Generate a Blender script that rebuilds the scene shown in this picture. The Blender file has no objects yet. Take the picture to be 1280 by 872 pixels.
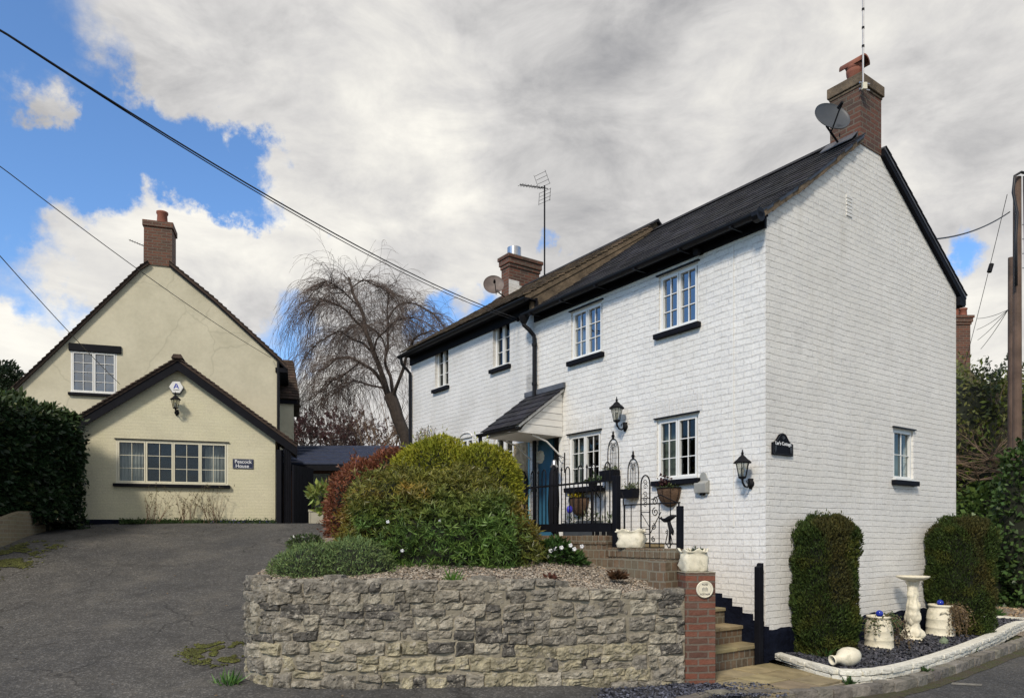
import bpy, math, random
import numpy as np
from mathutils import Vector, Matrix, noise
R = math.radians
SC = bpy.context.scene
COL = SC.collection
rnd = random.Random(7)

# ------------------------------------------------------------------ camera
F_PX, HZ, EYE = 882.0, 668.0, 1.6
cam_d = bpy.data.cameras.new('camera')
cam = bpy.data.objects.new('camera', cam_d); COL.objects.link(cam)
cam.location = (0, 0, EYE); cam.rotation_euler = (R(90), 0, 0)
cam_d.sensor_width = 36.0; cam_d.lens = 36.0*F_PX/1280.0
cam_d.shift_y = (HZ-436.0)/1280.0
cam_d.clip_end = 2000.0; cam_d.clip_start = 0.05
SC.camera = cam
# ------------------------------------------------------------------ view, light
SC.view_settings.view_transform = 'Standard'; SC.view_settings.look = 'None'
SC.view_settings.gamma = 1.0; SC.view_settings.exposure = 0.38; SC.view_settings.use_curve_mapping = False
SC.cycles.max_bounces = 6; SC.cycles.transparent_max_bounces = 12
SUN_AZ, SUN_EL = R(203), R(40)          # azimuth clockwise from +Y
sd = bpy.data.lights.new('sun', 'SUN'); sun = bpy.data.objects.new('sun', sd); COL.objects.link(sun)
sd.energy = 2.4; sd.angle = R(9); sd.color = (1.0, 0.90, 0.76)
sdir = Vector((math.sin(SUN_AZ)*math.cos(SUN_EL), math.cos(SUN_AZ)*math.cos(SUN_EL), math.sin(SUN_EL)))
sun.rotation_euler = sdir.to_track_quat('Z', 'Y').to_euler(); sun.location = (0, -5, 20)

def raydir(px, py): return Vector(((px-640.0)/F_PX, 1.0, (HZ-py)/F_PX))

world = bpy.data.worlds.new("World"); SC.world = world; world.use_nodes = True
def build_world():
    nt = world.node_tree; N = nt.nodes; L = nt.links; N.clear()
    out = N.new('ShaderNodeOutputWorld'); bg = N.new('ShaderNodeBackground'); bg.inputs[1].default_value = 0.1
    L.new(bg.outputs[0], out.inputs[0])
    sky = N.new('ShaderNodeTexSky'); sky.sky_type = 'NISHITA'; sky.sun_disc = False
    sky.sun_elevation = SUN_EL; sky.sun_rotation = SUN_AZ; sky.dust_density = 0.6; sky.ozone_density = 2.0
    tc = N.new('ShaderNodeTexCoord')
    def M(op, a, b=None, c=None):
        n = N.new('ShaderNodeMath'); n.operation = op
        for i, v in enumerate((a, b, c)):
            if v is None: continue
            if isinstance(v, (int, float)): n.inputs[i].default_value = v
            else: L.new(v, n.inputs[i])
        return n.outputs[0]
    dirv = N.new('ShaderNodeVectorMath'); dirv.operation = 'NORMALIZE'; L.new(tc.outputs['Generated'], dirv.inputs[0])
    D = dirv.outputs[0]
    def noise_n(scale, detail, rough, dist=0.0, off=(0, 0, 0), zs=1.7):
        mp = N.new('ShaderNodeMapping'); mp.inputs['Scale'].default_value = (1, 1, zs); mp.inputs['Location'].default_value = off
        L.new(D, mp.inputs[0]); n = N.new('ShaderNodeTexNoise'); n.inputs['Scale'].default_value = scale
        n.inputs['Detail'].default_value = detail; n.inputs['Roughness'].default_value = rough; n.inputs['Distortion'].default_value = dist
        L.new(mp.outputs[0], n.inputs[0]); return n.outputs[0]
    def warp(src, scale, amt, det):
        n = N.new('ShaderNodeTexNoise'); n.inputs['Scale'].default_value = scale; n.inputs['Detail'].default_value = det; n.inputs['Roughness'].default_value = .62; L.new(D, n.inputs[0])
        a = N.new('ShaderNodeVectorMath'); a.operation = 'SUBTRACT'; L.new(n.outputs['Color'], a.inputs[0]); a.inputs[1].default_value = (.5, .5, .5)
        m = N.new('ShaderNodeVectorMath'); m.operation = 'MULTIPLY_ADD'; L.new(a.outputs[0], m.inputs[0]); m.inputs[1].default_value = (amt, amt, amt); L.new(src, m.inputs[2])
        q = N.new('ShaderNodeVectorMath'); q.operation = 'NORMALIZE'; L.new(m.outputs[0], q.inputs[0]); return q.outputs[0]
    DW = warp(D, 5.0, .32, 9)
    def blobs(lst, start=0.0):
        acc = start
        for (px, py, r, w) in lst:
            c = raydir(px, py).normalized()
            k = 2.0/((r/F_PX)**2)
            d = N.new('ShaderNodeVectorMath'); d.operation = 'DOT_PRODUCT'; L.new(DW, d.inputs[0]); d.inputs[1].default_value = c
            e = M('EXPONENT', M('MULTIPLY_ADD', d.outputs['Value'], k, -k))
            acc = M('MULTIPLY_ADD', e, w, acc)
        return acc
    big = noise_n(3.2, 9, 0.6, 0.25, (1.3, 0.2, 0.7)); fine = noise_n(11, 8, 0.6, 0.4, (4, 2, 1))
    dens = blobs([(880, 130, 400, .95), (1180, 170, 330, .8), (400, 100, 110, .6), (470, 60, 130, .35), (560, 230, 150, .75), (640, 100, 150, .4), (300, 85, 75, .75), (225, 60, 35, .25), (360, 160, 60, .45),
                  (60, 290, 50, .85), (150, 305, 60, .75), (240, 345, 60, .75), (310, 325, 60, .8), (400, 340, 70, .75), (490, 350, 50, .4), (65, 105, 34, .95), (100, 130, 30, .85), (180, 70, 70, .5), (12, 440, 50, 1.1), (440, 530, 90, .9), (100, 385, 40, .5), (1250, 430, 110, .7),
                  (562, 378, 44, -1.1), (235, 232, 75, -1.1), (130, 150, 70, -.5), (300, 205, 50, -.5), (60, 240, 60, -.4), (330, 255, 45, -.6), (400, 290, 35, -.5), (60, 30, 80, -.35), (290, 5, 60, -.6), (1212, 290, 45, -1.7), (250, 278, 30, -.4), (718, 302, 22, -1.1), (345, 118, 22, -.4), (385, 95, 18, -.5), (520, 4, 18, -.8), (380, 420, 50, -.7), (40, 220, 70, -.6), (120, 200, 60, -.4), (40, 385, 35, -.5), (140, 90, 40, -.3)], -.06)
    for cdir, r_, w_ in (((-.9, -.5, .35), (.6), -.5), ((0, -1, .6), 1.1, .6), ((0, -.1, 1), .75, .8)):
        d = N.new('ShaderNodeVectorMath'); d.operation = 'DOT_PRODUCT'; L.new(D, d.inputs[0]); d.inputs[1].default_value = Vector(cdir).normalized()
        k = 2.0/r_**2; dens = M('MULTIPLY_ADD', M('EXPONENT', M('MULTIPLY_ADD', d.outputs['Value'], k, -k)), w_, dens)
    dens = M('ADD', dens, M('MULTIPLY_ADD', big, 1.0, -0.50)); dens = M('ADD', dens, M('MULTIPLY_ADD', fine, 0.5, -0.25))
    mr = N.new('ShaderNodeMapRange'); mr.interpolation_type = 'SMOOTHSTEP'
    mr.inputs['From Min'].default_value = 0.0; mr.inputs['From Max'].default_value = 0.62; L.new(dens, mr.inputs[0])
    alpha = mr.outputs[0]
    big2 = noise_n(2.6, 8, 0.55, 0.3, (7, 3, 2)); f2 = noise_n(6.5, 9, 0.62, 0.35, (2, 9, 4), 2.2)
    br = blobs([(545, 228, 40, .16), (590, 262, 80, .10), (450, 185, 60, .12), (330, 325, 110, .14), (120, 290, 90, .12), (1230, 400, 100, .18), (950, 165, 90, .12), (700, 110, 150, -.02),
                (760, 250, 120, -.06), (870, 60, 120, -.02), (1060, 70, 120, -.04), (620, 150, 70, -.06), (1150, 200, 120, -.03), (455, 385, 50, -.10), (15, 430, 60, .15), (610, 320, 60, .10), (430, 520, 80, .16), (420, 60, 120, .04), (1180, 40, 100, .08)], 0.55)
    br = M('ADD', br, M('MULTIPLY_ADD', big2, 0.62, -0.31)); br = M('ADD', br, M('MULTIPLY_ADD', f2, 0.95, -0.475))
    # thin cloud edges are brighter and take the sky's colour
    cr = N.new('ShaderNodeValToRGB'); L.new(br, cr.inputs[0])
    cr.color_ramp.elements[0].position = 0.28; cr.color_ramp.elements[0].color = (.30, .30, .31, 1)
    cr.color_ramp.elements[1].position = 0.95; cr.color_ramp.elements[1].color = (.82, .795, .725, 1)
    e = cr.color_ramp.elements.new(0.58); e.color = (.54, .53, .52, 1)
    sc_ = N.new('ShaderNodeVectorMath'); sc_.operation = 'SCALE'; sc_.inputs['Scale'].default_value = 10.0; L.new(cr.outputs[0], sc_.inputs[0])
    tint = N.new('ShaderNodeVectorMath'); tint.operation = 'MULTIPLY'; tint.inputs[1].default_value = (1.0, 1.30, 1.60); L.new(sky.outputs[0], tint.inputs[0])
    mix = N.new('ShaderNodeMix'); mix.data_type = 'RGBA'; L.new(alpha, mix.inputs[0]); L.new(tint.outputs[0], mix.inputs[6]); L.new(sc_.outputs[0], mix.inputs[7])
    L.new(mix.outputs[2], bg.inputs[0])
build_world()

# ------------------------------------------------------------------ frames (local axes of each building)
HOUSE = Matrix.Translation((3.163, 8.8, 0)) @ Matrix.Rotation(R(35.03), 4, 'Z')     # x along the gable, y along the street front
CREAM = Matrix.Translation((-5.77, 17.2, 0)) @ Matrix.Rotation(R(17), 4, 'Z')
WORLD = Matrix.Identity(4)
def loc(frame, axis, val, px, py):
    inv = frame.inverted(); o = inv @ Vector((0, 0, EYE)); d = inv.to_3x3() @ raydir(px, py)
    t = (val-o[axis])/d[axis]; return o + d*t
def P(px, py, D): return Vector((0, 0, EYE)) + raydir(px, py)*D
def G(px, py, z=0.0): return loc(WORLD, 2, z, px, py)
def HF(px, py, x=0.0): v = loc(HOUSE, 0, x, px, py); return v.y, v.z
def HG(px, py, y=0.0): v = loc(HOUSE, 1, y, px, py); return v.x, v.z
def CF(px, py, y=0.0): v = loc(CREAM, 1, y, px, py); return v.x, v.z
def Tfront(a, z, d=0.0): return (-d, a, z)
def Tgable(a, z, d=0.0): return (a, -d, z)
def Tcream(y0): return lambda a, z, d=0.0: (a, y0-d, z)
def hw(x, y, z): return HOUSE @ Vector((x, y, z))

# ------------------------------------------------------------------ mesh builder
class MB:
    def __init__(s): s.v = []; s.f = []; s.c = []; s.col = (1, 1, 1)
    def add(s, vs, fs):
        n = len(s.v); s.v.extend([tuple(p) for p in vs]); s.f.extend([tuple(i+n for i in f) for f in fs]); s.c.extend([s.col]*len(vs)); return s
    def box(s, x0, x1, y0, y1, z0, z1):
        return s.add([(x0,y0,z0),(x1,y0,z0),(x1,y1,z0),(x0,y1,z0),(x0,y0,z1),(x1,y0,z1),(x1,y1,z1),(x0,y1,z1)],
                     [(0,3,2,1),(4,5,6,7),(0,1,5,4),(1,2,6,5),(2,3,7,6),(3,0,4,7)])
    def boxT(s, T, a0, a1, z0, z1, d0, d1):
        p = [T(a, z, d) for d in (d0, d1) for (a, z) in ((a0,z0),(a1,z0),(a1,z1),(a0,z1))]
        return s.add(p, [(0,1,2,3),(7,6,5,4),(0,4,5,1),(1,5,6,2),(2,6,7,3),(3,7,4,0)])
    def prism(s, pts, off):      # pts: 3d polygon, off: extrusion vector
        n = len(pts); off = Vector(off); a = [Vector(p) for p in pts]; b = [p+off for p in a]
        return s.add(a+b, [tuple(range(n)), tuple(range(2*n-1, n-1, -1))] + [(i, i+n, (i+1) % n+n, (i+1) % n) for i in range(n)])
    def poly(s, pts): return s.add(pts, [tuple(range(len(pts)))])
    def tube(s, pts, r, n=6, cap=True, closed=False):
        pts = [Vector(p) for p in pts]; m = len(pts)
        rs = r if isinstance(r, (list, tuple)) else [r]*m
        rings = []; up = None
        for i, p in enumerate(pts):
            if closed: t = pts[(i+1) % m]-pts[i-1]
            else: t = pts[min(i+1, m-1)]-pts[max(i-1, 0)]
            if t.length < 1e-9: t = Vector((0, 0, 1))
            t.normalize()
            if up is None: up = Vector((0, 0, 1)) if abs(t.z) < .9 else Vector((1, 0, 0))
            x = up - t*up.dot(t)
            if x.length < 1e-4: x = Vector((1, 0, 0)) - t*t.x
            x.normalize(); y = t.cross(x); up = x
            rings.append([p + (x*math.cos(2*math.pi*k/n)+y*math.sin(2*math.pi*k/n))*rs[i] for k in range(n)])
        vs = [q for rg in rings for q in rg]; fs = []
        for i in range(m if closed else m-1):
            j = (i+1) % m
            for k in range(n): fs.append((i*n+k, i*n+(k+1) % n, j*n+(k+1) % n, j*n+k))
        if cap and not closed: fs.append(tuple(range(n-1, -1, -1))); fs.append(tuple((m-1)*n+k for k in range(n)))
        return s.add(vs, fs)
    def lathe(s, prof, c=(0, 0, 0), n=24, axis=None, wob=None):
        c = Vector(c); vs = []; fs = []
        q = Vector((0, 0, 1)).rotation_difference(Vector(axis).normalized()) if axis else None
        for i, (r, z) in enumerate(prof):
            for k in range(n):
                a = 2*math.pi*k/n; rr = r*(wob(a, z) if wob else 1)
                p = Vector((rr*math.cos(a), rr*math.sin(a), z)); p = q @ p if q else p; vs.append(c+p)
        m = len(prof)
        for i in range(m-1):
            for k in range(n): fs.append((i*n+k, i*n+(k+1) % n, (i+1)*n+(k+1) % n, (i+1)*n+k))
        if prof[0][0] > 1e-5: fs.append(tuple(range(n-1, -1, -1)))
        if prof[-1][0] > 1e-5: fs.append(tuple((m-1)*n+k for k in range(n)))
        return s.add(vs, fs)
    def blob(s, c, r, sub=2, amp=.15, fr=3.0, seed=0):
        import bmesh
        bm = bmesh.new(); bmesh.ops.create_icosphere(bm, subdivisions=sub, radius=1.0)
        c = Vector(c); vs = []
        for v in bm.verts:
            k = 1+amp*noise.noise(v.co*fr+Vector((seed*3.1, seed*1.7, seed))); vs.append(c+Vector((v.co.x*r[0]*k, v.co.y*r[1]*k, v.co.z*r[2]*k)))
        fs = [tuple(v.index for v in f.verts) for f in bm.faces]; bm.free(); return s.add(vs, fs)
    def build(s, name, mat, parent=None, frame=None, smooth=False, bevel=0, sub=0, solid=0, auto=None):
        me = bpy.data.meshes.new(name); me.from_pydata(s.v, [], s.f); me.update()
        if mat: me.materials.append(mat)
        at = me.color_attributes.new('tint', 'FLOAT_COLOR', 'POINT')
        at.data.foreach_set('color', np.array([(a, b, c, 1.0) for a, b, c in s.c], dtype=np.float32).ravel())
        uvl = me.uv_layers.new(name='UVMap')
        nl = len(me.loops); vi = np.empty(nl, dtype=np.int32); me.loops.foreach_get('vertex_index', vi)
        co = np.array(s.v, dtype=np.float32)[vi]
        npol = len(me.polygons); nr = np.empty(npol*3, dtype=np.float32); me.polygons.foreach_get('normal', nr); nr = np.abs(nr.reshape(-1, 3))
        lt = np.empty(npol, dtype=np.int32); me.polygons.foreach_get('loop_total', lt); nr = np.repeat(nr, lt, axis=0)
        uv = np.where((nr[:, 2] > .8)[:, None], co[:, [0, 1]], np.where((nr[:, 0] > nr[:, 1])[:, None], co[:, [1, 2]], co[:, [0, 2]]))
        uvl.data.foreach_set('uv', uv.astype(np.float32).ravel())
        if smooth: me.polygons.foreach_set('use_smooth', [True]*npol)
        o = bpy.data.objects.new(name, me); COL.objects.link(o)
        if parent is not None: o.parent = parent
        elif frame is not None: o.matrix_world = frame
        if bevel:
            b = o.modifiers.new('b', 'BEVEL'); b.width = bevel; b.segments = 2; b.limit_method = 'ANGLE'; b.angle_limit = R(40)
        if sub:
            b = o.modifiers.new('s', 'SUBSURF'); b.levels = sub; b.render_levels = sub
        if solid:
            b = o.modifiers.new('t', 'SOLIDIFY'); b.thickness = solid
        return o
def thing(name, label, cat, frame=None, group=None):
    o = bpy.data.objects.new(name, None); COL.objects.link(o); o.empty_display_size = .2
    if frame is not None: o.matrix_world = frame
    o['label'] = label; o['category'] = cat
    if group: o['group'] = group
    return o
def tag(o, label, cat, group=None, kind=None):
    if label: o['label'] = label
    if cat: o['category'] = cat
    if group: o['group'] = group
    if kind: o['kind'] = kind
    return o
def kind(o, k): o['kind'] = k; return o
def copy_thing(root, frame, label=None, group=None):
    r = root.copy(); COL.objects.link(r); r.matrix_world = frame
    if label: r['label'] = label
    if group: r['group'] = group
    def rec(src, dst):
        for ch in list(src.children):
            c = ch.copy(); COL.objects.link(c); c.parent = dst; rec(ch, c)
    rec(root, r); return r
def at_front(px, py, x=0.0, s=1.0):      # frame on the street front wall: X right, Y into the wall
    y, z = HF(px, py, x); return HOUSE @ Matrix.Translation((x, y, z)) @ Matrix.Rotation(R(-90), 4, 'Z') @ Matrix.Scale(s, 4)
def at_gable(px, py, s=1.0):
    x, z = HG(px, py); return HOUSE @ Matrix.Translation((x, 0, z)) @ Matrix.Scale(s, 4)
def at_cream(px, py, y=0.0, s=1.0):
    x, z = CF(px, py, y); return CREAM @ Matrix.Translation((x, y, z)) @ Matrix.Scale(s, 4)
def lettering(txt, size, mat, parent, pos, name='lettering', font_off=0.0, rot=(90, 0, 0)):
    cu = bpy.data.curves.new('lettering', 'FONT'); cu.body = txt; cu.size = size; cu.extrude = 0.0015; cu.offset = font_off
    cu.align_x = 'CENTER'; cu.align_y = 'CENTER'
    t = bpy.data.objects.new('tmp', cu); COL.objects.link(t); dg = bpy.context.evaluated_depsgraph_get()
    me = bpy.data.meshes.new_from_object(t.evaluated_get(dg)); bpy.data.objects.remove(t)
    me.materials.clear(); me.materials.append(mat)
    o = bpy.data.objects.new(name, me); COL.objects.link(o); o.parent = parent; o.location = pos; o.rotation_euler = [R(a) for a in rot]
    return o

# ------------------------------------------------------------------ materials
def new_mat(name):
    m = bpy.data.materials.new(name); m.use_nodes = True; nt = m.node_tree; b = nt.nodes['Principled BSDF']; return m, nt, b
def nd(nt, t, **kw):
    n = nt.nodes.new(t)
    for k, v in kw.items():
        if k.startswith('i_'): n.inputs[k[2:].replace('_', ' ')].default_value = v
        else: setattr(n, k, v)
    return n
def mixc(nt, fac, a, b, mode='MIX'):
    m = nt.nodes.new('ShaderNodeMix'); m.data_type = 'RGBA'; m.blend_type = mode
    for i, v in ((0, fac), (6, a), (7, b)):
        if isinstance(v, (int, float)): m.inputs[i].default_value = v
        elif isinstance(v, tuple): m.inputs[i].default_value = (*v, 1)[:4]
        else: nt.links.new(v, m.inputs[i])
    return m.outputs[2]
def ramp(nt, fac, stops):
    r = nt.nodes.new('ShaderNodeValToRGB'); nt.links.new(fac, r.inputs[0]); e = r.color_ramp.elements
    while len(e) < len(stops): e.new(0.5)
    for i, (p, c) in enumerate(stops): e[i].position = p; e[i].color = (c, c, c, 1) if isinstance(c, (int, float)) else (*c, 1)
    return r.outputs[0]
def noi(nt, vec, scale, detail=6, rough=.6, dist=0.0):
    n = nd(nt, 'ShaderNodeTexNoise'); n.inputs['Scale'].default_value = scale; n.inputs['Detail'].default_value = detail
    n.inputs['Roughness'].default_value = rough; n.inputs['Distortion'].default_value = dist
    if vec is not None: nt.links.new(vec, n.inputs[0])
    return n.outputs[0]
def bump(nt, b, h, strength=.5, dist=.01, prev=None):
    n = nd(nt, 'ShaderNodeBump'); n.inputs['Strength'].default_value = strength; n.inputs['Distance'].default_value = dist
    nt.links.new(h, n.inputs['Height'])
    if prev is not None: nt.links.new(prev, n.inputs['Normal'])
    nt.links.new(n.outputs[0], b.inputs['Normal']); return n.outputs[0]
def geo_obj(nt): return nt.nodes.new('ShaderNodeTexCoord').outputs['Object']
def uvc(nt): return nt.nodes.new('ShaderNodeTexCoord').outputs['UV']
def mathn(nt, op, a, b):
    n = nd(nt, 'ShaderNodeMath', operation=op)
    for i, v in enumerate((a, b)):
        if isinstance(v, (int, float)): n.inputs[i].default_value = v
        else: nt.links.new(v, n.inputs[i])
    return n.outputs[0]

def simple(name, col, rough=.6, metal=0.0, var=.12, nscale=6, bmp=.15, bscale=60, spec=.5, tint=False, bdist=.004):
    m, nt, b = new_mat(name); o = geo_obj(nt)
    n = noi(nt, o, nscale); f = ramp(nt, n, [(.3, 1-var), (.7, 1+var)])
    c = mixc(nt, 1.0, col, f, 'MULTIPLY')
    if tint:
        a = nd(nt, 'ShaderNodeAttribute', attribute_name='tint'); c = mixc(nt, 1.0, c, a.outputs['Color'], 'MULTIPLY')
    nt.links.new(c, b.inputs['Base Color']); b.inputs['Roughness'].default_value = rough; b.inputs['Metallic'].default_value = metal
    b.inputs['Specular IOR Level'].default_value = spec
    if bmp: bump(nt, b, noi(nt, o, bscale, 4), bmp, bdist)
    return m

def brick_mat(name, c1, c2, mortar, bw=.225, rh=.075, ms=.010, rough=.75, bstr=.9, bdist=.012, grime=None, grime_amt=.0, warp=.006, lichen=None, painted=False, mvar=0.0):
    m, nt, b = new_mat(name); uv = uvc(nt); o = geo_obj(nt)
    # waviness of the courses
    nz = nd(nt, 'ShaderNodeTexNoise'); nz.inputs['Scale'].default_value = 1.3; nz.inputs['Detail'].default_value = 3; nt.links.new(uv, nz.inputs[0])
    nz2 = nd(nt, 'ShaderNodeTexNoise'); nz2.inputs['Scale'].default_value = 14; nz2.inputs['Detail'].default_value = 2; nt.links.new(uv, nz2.inputs[0])
    s1 = nd(nt, 'ShaderNodeVectorMath', operation='MULTIPLY_ADD'); nt.links.new(nz.outputs['Color'], s1.inputs[0]); s1.inputs[1].default_value = (warp*5, warp*5, 0); nt.links.new(uv, s1.inputs[2])
    s2 = nd(nt, 'ShaderNodeVectorMath', operation='MULTIPLY_ADD'); nt.links.new(nz2.outputs['Color'], s2.inputs[0]); s2.inputs[1].default_value = (warp*1.6, warp*1.3, 0); nt.links.new(s1.outputs[0], s2.inputs[2])
    br = nd(nt, 'ShaderNodeTexBrick'); nt.links.new(s2.outputs[0], br.inputs[0])
    br.inputs['Color1'].default_value = (*c1, 1); br.inputs['Color2'].default_value = (*c2, 1); br.inputs['Mortar'].default_value = (*mortar, 1)
    br.inputs['Scale'].default_value = 1.0; br.inputs['Mortar Size'].default_value = ms; br.inputs['Mortar Smooth'].default_value = .35 if painted else .1
    br.inputs['Bias'].default_value = -.1; br.inputs['Brick Width'].default_value = bw; br.inputs['Row Height'].default_value = rh
    c = br.outputs['Color']
    n1 = noi(nt, o, 2.2, 8, .65); n2 = noi(nt, o, 30, 6, .65)
    c = mixc(nt, 1.0, c, ramp(nt, n1, [(.3, .86), (.7, 1.08)]), 'MULTIPLY')
    c = mixc(nt, 1.0, c, ramp(nt, n2, [(.25, .82), (.6, 1.05)]), 'MULTIPLY')
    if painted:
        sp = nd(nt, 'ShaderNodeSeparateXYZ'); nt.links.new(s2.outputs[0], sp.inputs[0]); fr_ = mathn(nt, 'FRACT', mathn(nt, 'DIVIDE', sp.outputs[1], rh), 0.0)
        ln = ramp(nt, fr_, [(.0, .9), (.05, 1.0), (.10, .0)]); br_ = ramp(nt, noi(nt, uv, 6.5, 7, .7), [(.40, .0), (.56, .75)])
        c = mixc(nt, mathn(nt, 'MULTIPLY', ln, br_), c, (.20, .19, .175))  # shadow line under each brick course painted into the colour, broken by noise
        v_ = nd(nt, 'ShaderNodeMapping'); v_.inputs['Scale'].default_value = (3.0, .35, 1); nt.links.new(uv, v_.inputs[0]); c = mixc(nt, ramp(nt, noi(nt, v_.outputs[0], 1.6, 8, .7), [(.52, .0), (.72, .30)]), c, (.50, .47, .40))
        n3 = noi(nt, uv, 9, 9, .72); chips = ramp(nt, n3, [(.70, 0.0), (.76, 1.0)])
        c = mixc(nt, chips, c, (.30, .27, .24)); 
    if grime:
        n4 = noi(nt, o, 1.1, 9, .7); c = mixc(nt, mathn(nt, 'MULTIPLY', ramp(nt, n4, [(.45, 0.0), (.7, 1.0)]), grime_amt), c, grime)
    nt.links.new(c, b.inputs['Base Color']); b.inputs['Roughness'].default_value = rough
    b.inputs['Specular IOR Level'].default_value = .3
    inv = mathn(nt, 'SUBTRACT', 1.0, br.outputs['Fac'])
    nb = noi(nt, o, 26, 6, .65); nbb = noi(nt, uv, 5, 5, .6)
    h = mathn(nt, 'ADD', inv, mathn(nt, 'MULTIPLY', nb, .55)); h = mathn(nt, 'ADD', h, mathn(nt, 'MULTIPLY', nbb, .9))
    bump(nt, b, h, bstr, bdist)
    return m

def leaf_mat(name, rough=.5, trans=.25, spec=.4):
    m, nt, b = new_mat(name); a = nd(nt, 'ShaderNodeAttribute', attribute_name='tint')
    nt.links.new(a.outputs['Color'], b.inputs['Base Color']); b.inputs['Roughness'].default_value = rough; b.inputs['Specular IOR Level'].default_value = spec
    tr = nd(nt, 'ShaderNodeBsdfTranslucent'); nt.links.new(a.outputs['Color'], tr.inputs[0]); mx = nd(nt, 'ShaderNodeMixShader'); mx.inputs[0].default_value = trans
    nt.links.new(b.outputs[0], mx.inputs[1]); nt.links.new(tr.outputs[0], mx.inputs[2]); nt.links.new(mx.outputs[0], nt.nodes['Material Output'].inputs[0]); return m
def glass_mat(name, tint=(.75, .8, .8), refl=.03):
    m, nt, b = new_mat(name); nt.nodes.remove(b)
    tr = nd(nt, 'ShaderNodeBsdfTransparent'); tr.inputs[0].default_value = (*tint, 1)
    gl = nd(nt, 'ShaderNodeBsdfGlossy'); gl.inputs['Roughness'].default_value = .015; gl.inputs[0].default_value = (.9, .95, 1, 1)
    o = geo_obj(nt); bn = nd(nt, 'ShaderNodeBump'); bn.inputs['Strength'].default_value = .12; bn.inputs['Distance'].default_value = .01
    nt.links.new(noi(nt, o, 5, 2), bn.inputs['Height']); nt.links.new(bn.outputs[0], gl.inputs['Normal'])
    ge = nd(nt, 'ShaderNodeNewGeometry'); dt = nd(nt, 'ShaderNodeVectorMath', operation='DOT_PRODUCT'); nt.links.new(ge.outputs['Incoming'], dt.inputs[0]); nt.links.new(ge.outputs['True Normal'], dt.inputs[1])
    c1 = mathn(nt, 'SUBTRACT', 1.0, mathn(nt, 'ABSOLUTE', dt.outputs['Value'], 0.0)); fac = mathn(nt, 'ADD', mathn(nt, 'MULTIPLY', mathn(nt, 'POWER', c1, 5.0), .9), .02+refl)
    mx = nd(nt, 'ShaderNodeMixShader'); nt.links.new(fac, mx.inputs[0]); nt.links.new(tr.outputs[0], mx.inputs[1]); nt.links.new(gl.outputs[0], mx.inputs[2])
    nt.links.new(mx.outputs[0], nt.nodes['Material Output'].inputs[0]); return m

MT = {}
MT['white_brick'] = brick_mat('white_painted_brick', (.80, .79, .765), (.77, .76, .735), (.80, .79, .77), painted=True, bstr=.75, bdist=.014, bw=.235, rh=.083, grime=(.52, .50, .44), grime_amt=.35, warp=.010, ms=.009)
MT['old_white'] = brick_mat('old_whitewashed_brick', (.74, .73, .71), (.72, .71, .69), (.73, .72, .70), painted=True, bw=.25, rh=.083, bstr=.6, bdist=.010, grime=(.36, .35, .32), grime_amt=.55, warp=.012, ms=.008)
MT['cream_brick'] = brick_mat('cream_painted_brick', (.64, .60, .44), (.615, .58, .42), (.60, .565, .41), painted=False, bstr=.35, bdist=.010, grime=(.36, .36, .20), grime_amt=.30, warp=.010, ms=.008)
MT['red_brick'] = brick_mat('red_brick', (.17, .065, .04), (.085, .045, .035), (.16, .13, .10), bstr=.9, bdist=.012, grime=(.06, .055, .04), grime_amt=.55, warp=.004)
MT['pier_brick'] = brick_mat('pier_brick', (.19, .068, .042), (.085, .045, .034), (.15, .12, .095), bstr=1.0, bdist=.02, grime=(.13, .105, .085), grime_amt=.75, warp=.009)
MT['edge_brick'] = brick_mat('weathered_brick', (.17, .11, .07), (.10, .075, .05), (.20, .18, .14), bstr=1.0, bdist=.014, grime=(.20, .19, .14), grime_amt=.6, warp=.006, bw=.105, rh=.11)
MT['drive_brick'] = brick_mat('buff_brick', (.24, .20, .13), (.20, .15, .10), (.26, .24, .18), bstr=.8, grime=(.10, .11, .05), grime_amt=.6)
def render_mat():
    m, nt, b = new_mat('cream_render'); o = geo_obj(nt)
    c = mixc(nt, ramp(nt, noi(nt, o, .9, 9, .65), [(.4, 0.0), (.72, 1.0)]), (.58, .54, .41), (.45, .42, .31))
    w = nd(nt, 'ShaderNodeTexVoronoi', feature='DISTANCE_TO_EDGE'); w.inputs['Scale'].default_value = .45
    nz = nd(nt, 'ShaderNodeTexNoise'); nz.inputs['Scale'].default_value = 3; nt.links.new(o, nz.inputs[0]); va = nd(nt, 'ShaderNodeVectorMath', operation='MULTIPLY_ADD'); va.inputs[1].default_value = (.3, .3, .3)
    nt.links.new(nz.outputs['Color'], va.inputs[0]); nt.links.new(o, va.inputs[2]); nt.links.new(va.outputs[0], w.inputs[0])
    c = mixc(nt, ramp(nt, w.outputs[0], [(.0, .30), (.012, .0)]), c, (.25, .24, .17))
    c = mixc(nt, 1.0, c, ramp(nt, noi(nt, o, 12, 8, .7), [(.3, .94), (.65, 1.03)]), 'MULTIPLY')
    nt.links.new(c, b.inputs['Base Color']); b.inputs['Roughness'].default_value = .85
    bump(nt, b, noi(nt, o, 3, 8, .6), .35, .03); return m
MT['render'] = render_mat()
MT['black'] = simple('black_paint', (.005, .0055, .009), .7, var=.3, spec=.15)
MT['iron'] = simple('black_iron', (.005, .005, .007), .65, var=.3, spec=.2)
MT['plinth'] = simple('black_painted_stone', (.005, .007, .016), .8, spec=.1, var=.4, bmp=.9, bscale=14, bdist=.03)
MT['gutter'] = simple('black_plastic', (.005, .005, .007), .5, var=.2, bmp=.05, spec=.25)
MT['white_frame'] = simple('white_upvc', (.74, .74, .72), .35, var=.04, bmp=.03)
MT['cream_frame'] = simple('cream_paint', (.66, .63, .50), .45, var=.05, bmp=.05)
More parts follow.
